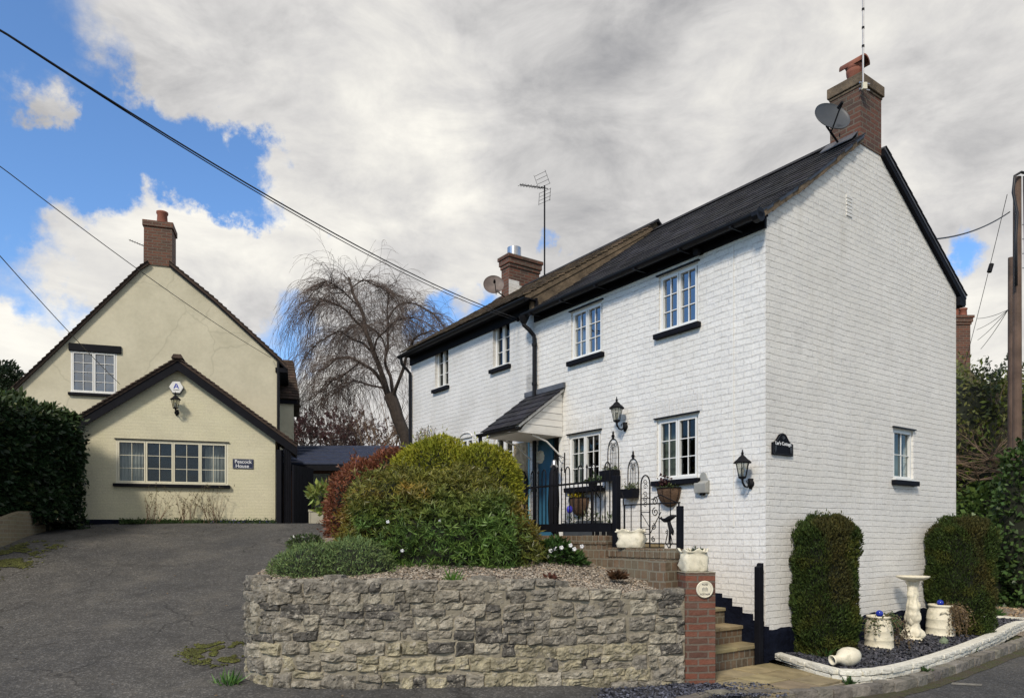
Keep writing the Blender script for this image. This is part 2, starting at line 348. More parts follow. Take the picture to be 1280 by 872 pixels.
MT['white_paint'] = simple('white_weatherboard', (.70, .69, .66), .5, var=.08)
MT['glass'] = glass_mat('window_glass')
MT['glass_blue'] = glass_mat('upper_window_glass', (.7, .78, .8), .27)
MT['room'] = simple('dark_room', (.025, .025, .025), .9, var=.3, bmp=0)  # darkness of the rooms behind the glass is put into this colour
MT['curtain'] = simple('pale_curtain', (.16, .19, .175), .9, var=.15)
MT['nets'] = simple('white_curtain', (.34, .34, .32), .9, var=.1)
MT['slate'] = simple('slate', (.022, .022, .027), .75, var=.45, nscale=5, bmp=.5, bscale=30, tint=True, spec=.2)
MT['stonetile'] = simple('mossy_tile', (.115, .085, .055), .9, var=.5, nscale=4, bmp=.9, bscale=18, tint=True, bdist=.02)
MT['claytile'] = simple('clay_tile', (.050, .032, .023), .85, var=.4, nscale=4, bmp=.7, bscale=25, tint=True, bdist=.01)
MT['terracotta'] = simple('terracotta', (.22, .075, .045), .8, var=.25, bmp=.3)
MT['steel'] = simple('steel', (.5, .5, .5), .3, metal=.9, var=.1, bmp=.03)
MT['alu'] = simple('aluminium', (.33, .33, .34), .5, metal=.3, var=.2, bmp=.03)
MT['dish'] = simple('dish_grey', (.040, .048, .060), .5, var=.1, bmp=.03)
MT['dish_rust'] = simple('dish_rusty', (.13, .10, .09), .6, var=.4, bmp=.1)
MT['lead'] = simple('lead', (.09, .095, .11), .5, var=.3, bmp=.3)
MT['blue_door'] = simple('blue_paint', (.030, .12, .20), .4, var=.15)
MT['teal_post'] = simple('pale_blue_paint', (.16, .42, .52), .4, var=.15)
MT['stone'] = simple('stone', (.25, .23, .185), .9, var=.35, nscale=7, bmp=1.0, bscale=16, tint=True, bdist=.03)
MT['mortar'] = simple('lime_mortar', (.24, .215, .165), .95, var=.35, nscale=3, bmp=.9, bscale=22, bdist=.02)
MT['pebble'] = simple('pebble', (.33, .29, .24), .85, var=.2, bmp=0, tint=True)
MT['slate_chip'] = simple('slate_chip', (.040, .043, .056), .6, var=.3, bmp=0, tint=True)
MT['pot_white'] = simple('white_stoneware', (.72, .67, .53), .55, var=.10, nscale=9, bmp=.2, bscale=40)
def stained(m, col, lo, hi, amt):      # algae and soil stains of their own shape
    nt = m.node_tree; b = nt.nodes['Principled BSDF']; src = b.inputs['Base Color'].links[0].from_socket; o = geo_obj(nt)
    c = mixc(nt, mathn(nt, 'MULTIPLY', ramp(nt, noi(nt, o, 9, 10, .78, .3), [(lo, 0.), (hi, 1.)]), amt), src, col); nt.links.new(c, b.inputs['Base Color']); return m
stained(MT['pot_white'], (.26, .25, .17), .50, .66, .6)
MT['edging'] = simple('white_edging', (.70, .68, .60), .65, var=.18, nscale=9, bmp=.8, bscale=14, bdist=.02)
stained(MT['edging'], (.24, .23, .15), .52, .66, .7); stained(MT['slate'], (.07, .068, .055), .52, .66, .55)
MT['cobalt'] = simple('blue_glass', (.01, .03, .35), .08, var=.3, bmp=0, spec=.8)
MT['kerbstone'] = simple('kerb_stone', (.17, .16, .14), .9, var=.35, nscale=8, bmp=1.0, bscale=18, tint=True, bdist=.03)
MT['flag'] = simple('sandstone_flag', (.27, .22, .135), .85, var=.3, nscale=5, bmp=.6, bscale=20, tint=True, bdist=.01)
MT['wood_pole'] = simple('weathered_timber', (.115, .075, .055), .85, var=.35, nscale=3, bmp=.7, bscale=30)
MT['bark'] = simple('bark', (.055, .042, .034), .9, var=.4, bmp=.8, bscale=15, bdist=.02)
MT['twig'] = simple('twig', (.085, .062, .052), .9, var=.3, bmp=0)
MT['twig_light'] = simple('pale_twig', (.17, .115, .075), .9, var=.3, bmp=0)
MT['coir'] = simple('coir', (.11, .065, .038), .95, var=.4, bmp=1, bscale=50, bdist=.02)
MT['plastic_grey'] = simple('grey_planter', (.055, .065, .08), .5, var=.15)
MT['beige'] = simple('beige_planter', (.35, .33, .26), .6, var=.12)
MT['wire'] = simple('cable', (.010, .010, .013), .5, bmp=0)
MT['soil'] = simple('soil', (.030, .022, .015), .95, var=.4, bmp=1, bscale=30, bdist=.03)
MT['leaf'] = leaf_mat('leaf'); MT['leaf_gloss'] = leaf_mat('glossy_leaf', .42, .1, .3); MT['needle'] = leaf_mat('needle', .7, .12, .2)
MT['letter'] = simple('white_lettering', (.75, .76, .78), .5, bmp=0)
MT['sign_blue'] = simple('navy_sign', (.012, .018, .05), .35, bmp=0)
MT['brown_clad'] = simple('brown_cladding', (.10, .045, .028), .7, var=.3)
MT['navy_roof'] = simple('blue_black_roof', (.014, .024, .060), .6, var=.3)
MT['stucco_stone'] = simple('bare_stone_patch', (.36, .27, .16), .95, var=.5, nscale=12, bmp=1, bscale=14, bdist=.03)
MT['thatch'] = simple('thatch', (.10, .085, .05), .95, var=.4, bmp=1, bscale=20, bdist=.04)
MT['stone_post_box'] = simple('grey_cast_metal', (.30, .30, .28), .6, var=.2, bmp=.3)
# ================================================================== SETTING
def sst(x, a, b):
    t = max(0.0, min(1.0, (x-a)/(b-a))); return t*t*(3-2*t)
def gh(X, Y):
    base = -0.10*sst(X, .5, 1.5)
    ramp = 1.86*max(0.0, min(1.0, (Y-6.6)/9.6)); ramp = ramp*.75+1.86*sst(Y, 6.2, 16.6)*.25
    return base + (1-sst(X, -1.5, 2.5))*ramp + 0.10*sst(X, 7.5, 9.5)*sst(Y, 10.5, 13) + .24*sst(-X, 6, 9)*sst(Y, 9, 12.3)*(1-sst(Y, 12.6, 15.5))
def GR(px, py):           # where the sight line meets the sloping ground
    lo = None; d = raydir(px, py)
    t = 3.0
    while t < 60:
        p = Vector((0, 0, EYE))+d*t
        if p.z <= gh(p.x, p.y): return p
        t += .02
    return p
def ground_mats():
    m, nt, b = new_mat('grass_ground'); o = geo_obj(nt)
    c = mixc(nt, noi(nt, o, .6, 8), (.045, .06, .018), (.085, .08, .035)); c = mixc(nt, 1.0, c, ramp(nt, noi(nt, o, 25, 5), [(.3, .6), (.7, 1.3)]), 'MULTIPLY')
    nt.links.new(c, b.inputs['Base Color']); b.inputs['Roughness'].default_value = .95; bump(nt, b, noi(nt, o, 20, 5), .8, .05); MT['grass'] = m
    m, nt, b = new_mat('asphalt'); o = geo_obj(nt)
    c = mixc(nt, ramp(nt, noi(nt, o, .45, 8, .65), [(.35, 0.), (.65, 1.)]), (.042, .042, .043), (.080, .076, .070))
    v = nd(nt, 'ShaderNodeTexVoronoi'); v.inputs['Scale'].default_value = 60; nt.links.new(o, v.inputs[0])
    sp = ramp(nt, nd_color_r(nt, v.outputs['Color']), [(.0, .55), (.8, 1.15), (.93, 2.2)])
    c = mixc(nt, .8, c, sp, 'MULTIPLY')
    c = mixc(nt, 1.0, c, ramp(nt, noi(nt, o, 4, 8, .7), [(.3, .75), (.7, 1.25)]), 'MULTIPLY')
    c = mixc(nt, ramp(nt, noi(nt, o, 1.7, 9, .75, .4), [(.56, .0), (.70, .75)]), c, (.026, .024, .022))
    c = mixc(nt, ramp(nt, noi(nt, o, .9, 10, .8, .3), [(.54, .0), (.68, .6)]), c, (.115, .105, .09))
    ck = nd(nt, 'ShaderNodeTexVoronoi', feature='DISTANCE_TO_EDGE'); ck.inputs['Scale'].default_value = .55; wn_ = nd(nt, 'ShaderNodeTexNoise'); wn_.inputs['Scale'].default_value = 2.5; wn_.inputs['Detail'].default_value = 6; nt.links.new(o, wn_.inputs[0])
    wa_ = nd(nt, 'ShaderNodeVectorMath', operation='MULTIPLY_ADD'); wa_.inputs[1].default_value = (.7, .7, 0); nt.links.new(wn_.outputs['Color'], wa_.inputs[0]); nt.links.new(o, wa_.inputs[2]); nt.links.new(wa_.outputs[0], ck.inputs[0])
    c = mixc(nt, mathn(nt, 'MULTIPLY', ramp(nt, ck.outputs[0], [(.0, .9), (.010, .0)]), ramp(nt, noi(nt, o, .7, 4), [(.42, 0.), (.55, 1.)])), c, (.012, .011, .010))
    nt.links.new(c, b.inputs['Base Color']); b.inputs['Roughness'].default_value = .9
    bump(nt, b, v.outputs[0], .7, .008, bump(nt, b, noi(nt, o, 1.5, 6), .3, .03)); MT['asphalt'] = m
    m, nt, b = new_mat('moss'); o = geo_obj(nt)
    c = mixc(nt, noi(nt, o, 9, 8, .7), (.035, .045, .012), (.12, .13, .022)); nt.links.new(c, b.inputs['Base Color']); b.inputs['Roughness'].default_value = .95
    bump(nt, b, noi(nt, o, 60, 5), 1.0, .02); MT['moss'] = m
    m, nt, b = new_mat('moss_dirt'); o = geo_obj(nt)
    c = mixc(nt, ramp(nt, noi(nt, o, 7, 9, .75), [(.42, 0.), (.62, 1.)]), (.085, .068, .045), (.07, .08, .02)); nt.links.new(c, b.inputs['Base Color']); b.inputs['Roughness'].default_value = .95
    bump(nt, b, noi(nt, o, 50, 6, .7), 1.0, .04); MT['moss_dirt'] = m
    m, nt, b = new_mat('gravel_base'); o = geo_obj(nt)
    v = nd(nt, 'ShaderNodeTexVoronoi'); v.inputs['Scale'].default_value = 55; nt.links.new(o, v.inputs[0])
    c = mixc(nt, nd_color_r(nt, v.outputs['Color']), (.12, .09, .065), (.36, .31, .25)); nt.links.new(c, b.inputs['Base Color']); b.inputs['Roughness'].default_value = .95
    bump(nt, b, v.outputs[0], 1.0, .02); MT['gravel'] = m
    m, nt, b = new_mat('slate_bed'); o = geo_obj(nt)
    v = nd(nt, 'ShaderNodeTexVoronoi'); v.inputs['Scale'].default_value = 40; nt.links.new(o, v.inputs[0])
    c = mixc(nt, nd_color_r(nt, v.outputs['Color']), (.014, .015, .02), (.05, .052, .065)); nt.links.new(c, b.inputs['Base Color']); b.inputs['Roughness'].default_value = .8
    bump(nt, b, v.outputs[0], 1.0, .02); MT['slate_bed'] = m
    # field stone with lichen
    m, nt, b = new_mat('lichened_stone'); o = geo_obj(nt); a = nd(nt, 'ShaderNodeAttribute', attribute_name='tint')
    c = mixc(nt, 1.0, a.outputs['Color'], ramp(nt, noi(nt, o, 9, 9, .7), [(.30, .32), (.66, 1.45)]), 'MULTIPLY')
    c = mixc(nt, ramp(nt, noi(nt, o, 11, 10, .78), [(.53, 0.), (.60, .85)]), c, (.46, .42, .35))
    c = mixc(nt, ramp(nt, noi(nt, o, 5.1, 10, .75), [(.55, 0.), (.68, .7)]), c, (.075, .068, .055))
    c = mixc(nt, ramp(nt, noi(nt, o, 38, 8, .75), [(.57, 0.), (.64, .85)]), c, (.035, .03, .025))
    nt.links.new(c, b.inputs['Base Color']); b.inputs['Roughness'].default_value = .95; b.inputs['Specular IOR Level'].default_value = .2
    n1 = bump(nt, b, noi(nt, o, 14, 9, .7), 1.0, .045); bump(nt, b, noi(nt, o, 70, 6, .7), .8, .008, n1); MT['rubble'] = m
def nd_color_r(nt, sock):
    s = nd(nt, 'ShaderNodeSeparateColor'); nt.links.new(sock, s.inputs[0]); return s.outputs[0]
ground_mats()

def sheet(name, xs, ys, zf, mat, keep=None, wob=0.0):
    b = MB(); idx = {}
    for j, y in enumerate(ys):
        for i, x in enumerate(xs): b.v.append((x, y, zf(x, y))); b.c.append((1, 1, 1))
    nx = len(xs)
    for j in range(len(ys)-1):
        for i in range(nx-1):
            if keep and not keep(.5*(xs[i]+xs[i+1]), .5*(ys[j]+ys[j+1])): continue
            b.f.append((j*nx+i, j*nx+i+1, (j+1)*nx+i+1, (j+1)*nx+i))
    return b.build(name, mat, smooth=True)
def rng(a, b, n): return [a+(b-a)*i/n for i in range(n+1)]
xs = [-600, -250, -100, -50, -30, -20] + rng(-16, 16, 64) + [20, 30, 50, 100, 250, 600]
ys = [-300, -60, -20, -8, -2] + rng(0, 24, 60) + [28, 35, 50, 100, 250, 900]
kind(sheet('ground', xs, ys, lambda x, y: gh(x, y)-.006-(.03 if y < 5 else 0), MT['grass']), 'structure')
kind(sheet('driveway', rng(-13, 1.3, 60), rng(-3, 17.6, 90), lambda x, y: gh(x, y)+.004+.012*noise.noise(Vector((x*.8, y*.8, 0)))*.5, MT['asphalt'],
           keep=lambda x, y: not (x > -2.6 and y > 7.5) and not (x < -9.9 and y > 9)), 'structure')
road_l = [G(px, py, -.1) for px, py in ((845, 884), (885, 880), (985, 876), (1052, 873), (1130, 862), (1200, 840), (1290, 808), (1420, 770))]
b = MB(); b.poly([(1.3, -3, -.096)] + [(30, -3, -.096), (30, 14, -.096)] + [(p.x, p.y, -.096) for p in reversed(road_l)] + [(1.3, road_l[0].y, -.096)])
kind(b.build('road', MT['asphalt']), 'structure')
# painted line
b = MB(); q = [G(px, py, -.09) for px, py in ((1190, 852), (1228, 854), (1227, 856.5), (1189, 854.5))]; b.poly([(p.x, p.y, -.091) for p in q]); kind(b.build('road_marking', MT['kerbstone']), 'structure')

def path_sample(pts, step):
    pts = [Vector(p) for p in pts]; out = []; L = [0]
    for i in range(len(pts)-1): L.append(L[-1]+(pts[i+1]-pts[i]).length)
    n = max(1, int(L[-1]/step))
    for k in range(n+1):
        s = L[-1]*k/n; i = 0
        while i < len(pts)-2 and L[i+1] < s: i += 1
        t = (s-L[i])/(L[i+1]-L[i]); out.append((pts[i].lerp(pts[i+1], t), (pts[i+1]-pts[i]).normalized(), s))
    return out
def spline(pts, n=8):      # Catmull-Rom through the points
    pts = [Vector(p) for p in pts]; ex = [pts[0]*2-pts[1]]+pts+[pts[-1]*2-pts[-2]]; out = []
    for i in range(1, len(ex)-2):
        for k in range(n):
            t = k/n; a, b_, c, d = ex[i-1], ex[i], ex[i+1], ex[i+2]
            out.append(.5*((2*b_)+(c-a)*t+(2*a-5*b_+4*c-d)*t*t+(3*b_-a-3*c+d)*t**3))
    out.append(pts[-1]); return out

# ---------------------------------------------------------------- kerb of rough stone setts
def block(b, c, t, L, W, H, seed, tint=None):      # a rough hewn block: c = centre of its base, t = direction
    if tint: b.col = tint
    n = Vector((-t.y, t.x, 0)); nn = 5; vs = []; fs = []
    import bmesh
    bm = bmesh.new(); bmesh.ops.create_cube(bm, size=1.0); bmesh.ops.subdivide_edges(bm, edges=bm.edges[:], cuts=2, use_grid_fill=True)
    for v in bm.verts:
        p = v.co; e = (abs(p.x) > .49)+(abs(p.y) > .49)+(abs(p.z) > .49)
        k = .93 if e == 3 else (.975 if e == 2 else 1.0)
        q = Vector((p.x*k, p.y*k, p.z*k)); w = noise.noise_vector(q*2.5+Vector((seed*1.3, seed*.7, seed)))*.10
        q = Vector((q.x*L+w.x*.25*L, q.y*W+w.y*.5*W, (q.z+.5)*H+w.z*.5*H)); vs.append(c+t*q.x+n*q.y+Vector((0, 0, q.z)))
    fs = [tuple(v.index for v in f.verts) for f in bm.faces]; bm.free(); b.add(vs, fs); b.col = (1, 1, 1)
kp = spline([(p.x, p.y, -.12) for p in [G(px, py, -.02) for px, py in ((850, 876), (900, 868), (985, 866), (1052, 862), (1130, 851), (1200, 829), (1290, 797), (1400, 760))]])
b = MB(); pos = 0; sp = path_sample(kp, .02); i = 0
while i < len(sp)-12:
    L = rnd.uniform(.19, .30); k = int(L/.02); c, t, s = sp[min(i+k//2, len(sp)-1)]; g = rnd.uniform(.75, 1.25)
    block(b, c+Vector((rnd.uniform(-.01, .01), rnd.uniform(-.01, .01), rnd.uniform(-.01, .006))), t, L-.012, .14, .14, rnd.random()*99, (g, g*rnd.uniform(.95, 1.0), g*rnd.uniform(.88, 1.0))); i += k
kind(b.build('kerb', MT['kerbstone'], smooth=False), 'structure')
# verge strip between kerb and asphalt: dirt and moss
b = MB(); vp = [p for p in kp if p.x > 2.5]
for i in range(len(vp)-1):
    w0 = .12+.16*abs(noise.noise(Vector((i*.35, 0, 3)))); w1 = .12+.16*abs(noise.noise(Vector(((i+1)*.35, 0, 3)))); t = (vp[i+1]-vp[i]).normalized(); n = Vector((t.y, -t.x, 0))
    A, B = vp[i], vp[i+1]; b.poly([(A+n*.05)+Vector((0, 0, .034)), (A+n*(.08+w0))+Vector((0, 0, .029)), (B+n*(.08+w1))+Vector((0, 0, .029)), (B+n*.05)+Vector((0, 0, .034))])
tag(b.build('moss', MT['moss_dirt']), 'green brown moss growing along the foot of the stone kerb', 'moss', kind='stuff')
# moss on the drive, left
def moss_patch(pxs, label):
    ps = [GR(px, py) for px, py in pxs]; poly = [(p.x, p.y) for p in ps]; c = sum(ps, Vector())/len(ps); rr = random.Random(3); b = MB(); x0, x1 = min(p.x for p in ps), max(p.x for p in ps); y0, y1 = min(p.y for p in ps), max(p.y for p in ps); k = 0
    for _ in range(60000):
        if k > 9000: break
        x, y = rr.uniform(x0-.4, x1+.4), rr.uniform(y0-.4, y1+.4); ok = pip(x+rr.gauss(0, .10), y+rr.gauss(0, .10), poly)
        if not ok or noise.noise(Vector((x*2.3, y*2.3, 1)))+.5*noise.noise(Vector((x*9, y*9, 2))) < -.05: continue
        k += 1; g = rr.uniform(.5, 1.4); b.col = (g, g*rr.uniform(.9, 1.1), g*.9); z = gh(x, y)+.012; a = rr.uniform(0, 6.28); w = rr.uniform(.012, .03); h = rr.uniform(.004, .018)
        b.add([(x+w*math.cos(a), y+w*math.sin(a), z), (x+w*math.cos(a+2.1), y+w*math.sin(a+2.1), z), (x+w*math.cos(a+4.2), y+w*math.sin(a+4.2), z), (x, y, z+h)], [(0, 1, 3), (1, 2, 3), (2, 0, 3)])
    return tag(b.build('moss', MT['moss_tuft']), label, 'moss', kind='stuff')
def pip(x, y, poly):
    c = False; j = len(poly)-1
    for i in range(len(poly)):
        if (poly[i][1] > y) != (poly[j][1] > y) and x < (poly[j][0]-poly[i][0])*(y-poly[i][1])/(poly[j][1]-poly[i][1])+poly[i][0]: c = not c
        j = i
    return c
MT['moss_tuft'] = simple('moss_tuft', (.070, .075, .018), .95, var=.4, bmp=0, tint=True)
# dead leaves, grit and crumbs lying on the tarmac
b = MB(); rr = random.Random(8)
for _ in range(900):
    x = rr.uniform(-11, -1); y = rr.uniform(6.3, 16.4) if rr.random() < .6 else rr.uniform(14.5, 16.4)
    if noise.noise(Vector((x*.7, y*.7, 4))) < -.1: continue
    z = gh(x, y)+.014; a = rr.uniform(0, 6.28); w = rr.uniform(.006, .022); t_ = rr.choice([(.20, .13, .06), (.12, .08, .04), (.30, .28, .24), (.05, .04, .03)]); b.col = t_
    b.add([(x+w*math.cos(a), y+w*math.sin(a), z), (x-w*.5*math.sin(a), y+w*.5*math.cos(a), z+.004), (x-w*math.cos(a), y-w*math.sin(a), z), (x+w*.5*math.sin(a), y-w*.5*math.cos(a), z+.008)], [(0, 1, 2, 3)])
tag(b.build('litter', simple('leaf_litter', (1, 1, 1), .9, var=.2, bmp=0, tint=True)), 'scattered dead leaves and grit lying on the drive', 'leaf litter', kind='stuff')
moss_patch([(0, 695), (30, 682), (66, 676), (62, 684), (38, 692), (30, 704), (0, 722)], 'yellow green moss on the asphalt beside the low brick wall')
moss_patch([(244, 812), (292, 806), (292, 826), (262, 824)], 'small moss patch on the asphalt at the corner of the stone wall')

# ---------------------------------------------------------------- raised bed behind the rubble wall
WALL_PTS = [(-3.05, 12.0, 0), (-2.98, 10.2, 0), (-2.90, 8.6, 0), (-2.86, 7.75, 0), (-2.76, 7.35, 0), (-2.50, 7.12, 0), (-2.1, 7.03, 0), (-1.2, 7.03, 0), (0, 7.16, 0), (1.0, 7.38, 0), (1.87, 7.62, 0)]
wp = spline(WALL_PTS, 6)
def wall_y(x):
    best = min((p for p in wp if p.y < 7.9), key=lambda p: abs(p.x-x)); return best.y
def wall_top(x, y):
    return 1.135 - .17*sst(x, -.2, 1.7) + .35*sst(y, 8, 12)*(1 if x < -2.4 else 0) + .028*noise.noise(Vector((x*2.2, y*2.2, 0)))
def bed_z(x, y):
    yy = max(0.0, y-wall_y(x)); v = wall_top(x, 7.5)-.035+.155*min(yy, 3.0)+.02*noise.noise(Vector((x*2, y*2, 5)))
    return v
BR = HOUSE.inverted()
def in_bed(x, y):
    l = BR @ Vector((x, y, 0))
    return y > wall_y(x)+.02 and x > -2.85 and l.x < -1.46 and x < 1.93
bed = sheet('gravel_bed', rng(-3, 2.1, 80), rng(6.9, 13, 110), bed_z, MT['gravel'], keep=in_bed); kind(bed, 'structure')
def pebbles(n, sampler, size, tints, flat=.6, shard=False):
    b = MB()
    O = [(1,0,0),(0,1,0),(-1,0,0),(0,-1,0),(0,0,1),(0,0,-1)]
    FS = [(0,1,4),(1,2,4),(2,3,4),(3,0,4)]
    for _ in range(n):
        p = sampler()
        if p is None: continue
        s = size*rnd.uniform(.5, 1.4); M_ = Matrix.Rotation(rnd.uniform(0, 6.3), 3, 'Z') @ Matrix.Rotation(rnd.gauss(0, .5), 3, 'X') @ Matrix.Rotation(rnd.gauss(0, .5), 3, 'Y')
        t = rnd.choice(tints); g = rnd.uniform(.75, 1.25); b.col = (t[0]*g, t[1]*g, t[2]*g)
        vs = []
        for o in O: v = Vector((o[0]*s*rnd.uniform(.7, 1.2), o[1]*s*rnd.uniform(.6, 1.0), o[2]*s*flat*rnd.uniform(.7, 1.2))); vs.append(Vector(p)+M_ @ v)
        b.add(vs, FS)
    b.col = (1, 1, 1); return b
def s_bed():
    while 1:
        x = rnd.uniform(-2.85, 1.95); y = wall_y(x)+.02+abs(rnd.gauss(0, .8))
        if in_bed(x, y): return (x, y, bed_z(x, y)+.004)
pb = pebbles(15000, s_bed, .017, [(.92, .92, .92), (.62, .60, .57), (1.2, 1.2, 1.18), (.42, .41, .40), (.85, .74, .64)])
tag(pb.build('gravel', MT['pebble']), 'pale pinkish gravel chippings covering the raised bed behind the stone wall', 'gravel', kind='stuff')

# ---------------------------------------------------------------- rubble stone wall
sw = thing('stone_wall', 'low retaining wall of grey and buff rubble stone curving round the raised bed', 'garden wall')
b = MB(); ws = path_sample(wp, .12); th = .30
rows = []
for (p, t, s) in ws:
    n = Vector((t.y, -t.x, 0))      # towards the road
    tp = wall_top(p.x, p.y); lo = gh(p.x, p.y)-.15; rows.append([p+n*-.0+Vector((0, 0, lo)), p+Vector((0, 0, tp-.03)), p-n*th+Vector((0, 0, tp-.03)), p-n*th+Vector((0, 0, lo))])
vs = [v for r_ in rows for v in r_]; fs = []
for i in range(len(rows)-1):
    for k in range(4): fs.append((i*4+k, i*4+(k+1) % 4, (i+1)*4+(k+1) % 4, (i+1)*4+k))
fs += [(0, 1, 2, 3), tuple((len(rows)-1)*4+k for k in (3, 2, 1, 0))]; b.add(vs, fs); b.build('mortar', MT['mortar'], sw)
TOT = ws[-1][2]; fine_p = path_sample(wp, .01)
def wall_at(s):
    i = max(0, min(len(fine_p)-1, int(s/TOT*(len(fine_p)-1)))); p, t, _ = fine_p[i]; return p, Vector((t.y, -t.x, 0))
b = MB(); r2 = random.Random(21)
z = -.06; row = 0; hs = []
while z < 1.6: h = r2.uniform(.085, .185); hs.append((z, h)); z += h
s_start = 2.6
for (z0, h) in hs:
    s = s_start+r2.uniform(0, .2)
    while s < TOT-.02:
        L = r2.uniform(.10, .36)*(1.0 if h > .12 else 1.1); L = min(L, TOT-.005-s)
        if L < .07: break
        p, n = wall_at(s+L/2); tp = wall_top(p.x, p.y)
        split = (h > .14 and r2.random() < .35)
        for (za, hh) in ([(z0, h*.5), (z0+h*.5, h*.5)] if split else [(z0, h)]):
            warpz = .11*noise.noise(Vector((s*1.0, za*1.2, 0)))
            a0, a1 = za+warpz, za+hh+warpz
            if a0 > tp-.03: continue
            a1 = min(a1, tp+.01)
            if a1-a0 < .03: continue
            low = max(0, min(1, (.55-za)/.5)); k = r2.random()
            if k < .18: c = (.12, .112, .10)
            elif k < .5: c = (.24, .22, .185)
            elif k < .8: c = (.31, .28, .225)
            else: c = (.40, .365, .29)
            if low > .3 and r2.random() < .5: c = (.38, .34, .235)
            g = r2.uniform(.8, 1.15); b.col = (c[0]*g, c[1]*g, c[2]*g); sd_ = r2.random()*50
            nu, nv = max(6, int(L/.020)), max(5, int((a1-a0)/.018)); gap = -.007; bul = r2.uniform(.018, .045); vs = []; fs = []
            cj = [r2.uniform(-.020, .020) for _ in range(8)]
            for j in range(nv+1):
                for i in range(nu+1):
                    u, v = i/nu, j/nv
                    ss = s+gap+(L-2*gap)*u+(cj[0]*(1-v)+cj[1]*v)*(1-u)+(cj[2]*(1-v)+cj[3]*v)*u; zz = a0+gap+(a1-a0-2*gap)*v+(cj[4]*(1-u)+cj[5]*u)*(1-v)+(cj[6]*(1-u)+cj[7]*u)*v
                    ss += .010*noise.noise(Vector((ss*14, zz*14, sd_))); zz += .012*noise.noise(Vector((ss*11, zz*11, sd_+9)))
                    e = (1-abs(2*u-1)**5)*(1-abs(2*v-1)**4); q, nn_ = wall_at(ss)
                    dd = -.012+bul*e**.28+(.030*noise.fractal(Vector((ss*9, zz*14, sd_)), .8, 2.1, 5)+.016*abs(noise.noise(Vector((ss*22, zz*30, sd_)))))*e**.5
                    pt, tt = q, nn_; vs.append(q+nn_*dd+Vector((0, 0, zz)))
            for j in range(nv):
                for i in range(nu): fs.append((j*(nu+1)+i, j*(nu+1)+i+1, (j+1)*(nu+1)+i+1, (j+1)*(nu+1)+i))
            b.add(vs, fs)
        s += L
b.col = (1, 1, 1); b.build('stonework', MT['rubble'], sw, smooth=False)
# coping of loose flat stones set on the edge
b = MB(); s = 2.6
while s < TOT-.1:
    L = r2.uniform(.12, .30); p, n = wall_at(s+L/2); g = r2.uniform(.14, .34); t = Vector((-n.y, n.x, 0))
    block(b, p-n*.10+Vector((0, 0, wall_top(p.x, p.y)-.055)), t, L, .20, r2.uniform(.035, .10), r2.random()*99, (g, g*.92, g*.78)); s += L+r2.uniform(0, .06)
b.build('coping', MT['rubble'], sw)

# slate chips strip in front of the stone wall, flagstones, steps
def s_strip():
    s = rnd.uniform(TOT-5.0, TOT+.1); p, n = wall_at(min(s, TOT)); d = rnd.uniform(.0, .55); q = p+n*d
    return (q.x, q.y, gh(min(q.x, .4), q.y)*1.0+.012 if q.x < .5 else .0)
ps = [wall_at(TOT-4.6+4.6*k/24) for k in range(25)]
b = MB()
vs = []
for p, n in ps:
    vs += [p+Vector((0, 0, -.003)), p+n*.6+Vector((0, 0, -.006))]
b.add(vs, [(2*i, 2*i+1, 2*i+3, 2*i+2) for i in range(24)]); kind(b.build('slate_path', MT['slate_bed']), 'structure')
b = MB(); e = ps[-1][0]
b.prism([(e.x-.1, e.y-.7, -.12), (2.9, 7.32, -.12), (2.2, 7.75, -.12), (e.x-.05, e.y, -.12)], (0, 0, .115)); kind(b.build('slate_path', MT['slate_bed']), 'structure')
def s_strip2():
    if rnd.random() < .75: s = rnd.uniform(TOT-4.6, TOT); p, n = wall_at(s); q = p+n*rnd.uniform(.0, .6)
    else: q = Vector((rnd.uniform(1.75, 2.75), rnd.uniform(7.0, 7.6), 0))
    return (q.x, q.y, .005)
tag(pebbles(5200, s_strip2, .019, [(1, 1, 1.05), (.7, .7, .75), (1.6, 1.65, 1.8), (2.4, 2.4, 2.5)], .3).build('slate_chips', MT['slate_chip']),
    'blue grey slate chippings along the foot of the stone wall', 'slate chippings', kind='stuff')

# flagstone landing in house coordinates
b = MB(); fr = random.Random(4)
def flag(x0, x1, y0, y1, z0, z1, bb):
    g = fr.uniform(.8, 1.2); bb.col = (g, g*fr.uniform(.94, 1.03), g*fr.uniform(.85, 1.02)); bb.box(x0+.010, x1-.010, y0+.010, y1-.010, z0, z1); bb.col = (1, 1, 1)
for i in range(4):
    for j in range(3):
        flag(-1.50+i*.40, -1.10+i*.40, -1.16+j*.38, -.78+j*.38, -.1, .012+fr.uniform(-.004, .004), b)
kind(b.build('paving_slabs', MT['flag'], frame=HOUSE, bevel=.006), 'structure')
b = MB(); b.box(-1.52, .12, -1.18, .02, -.13, -.012); kind(b.build('paving_base', MT['mortar'], frame=HOUSE), 'structure')
# steps
NST = 7; RISE = (1.47-.03)/NST
for k in range(NST):
    y0 = .03+k*.27; z1 = .03+RISE*(k+1)
    b = MB(); b.box(-1.42, -.005, y0+.03, 2.2, z1-RISE-.01 if k else -.1, z1-.045); b2 = MB()
    st = b.build('step', MT['edge_brick'], frame=HOUSE); kind(st, 'structure')
    for i in range(3): flag(-1.42+i*.47, -.95+i*.47, y0, y0+.33, z1-.045, z1+fr.uniform(-.002, .002), b2)
    o = b2.build('step_tread', MT['flag'], st, bevel=.008)
b = MB(); b.box(-1.44, 0, 1.95, 9.6, .8, 1.49); kind(b.build('terrace', MT['flag'], frame=HOUSE), 'structure')

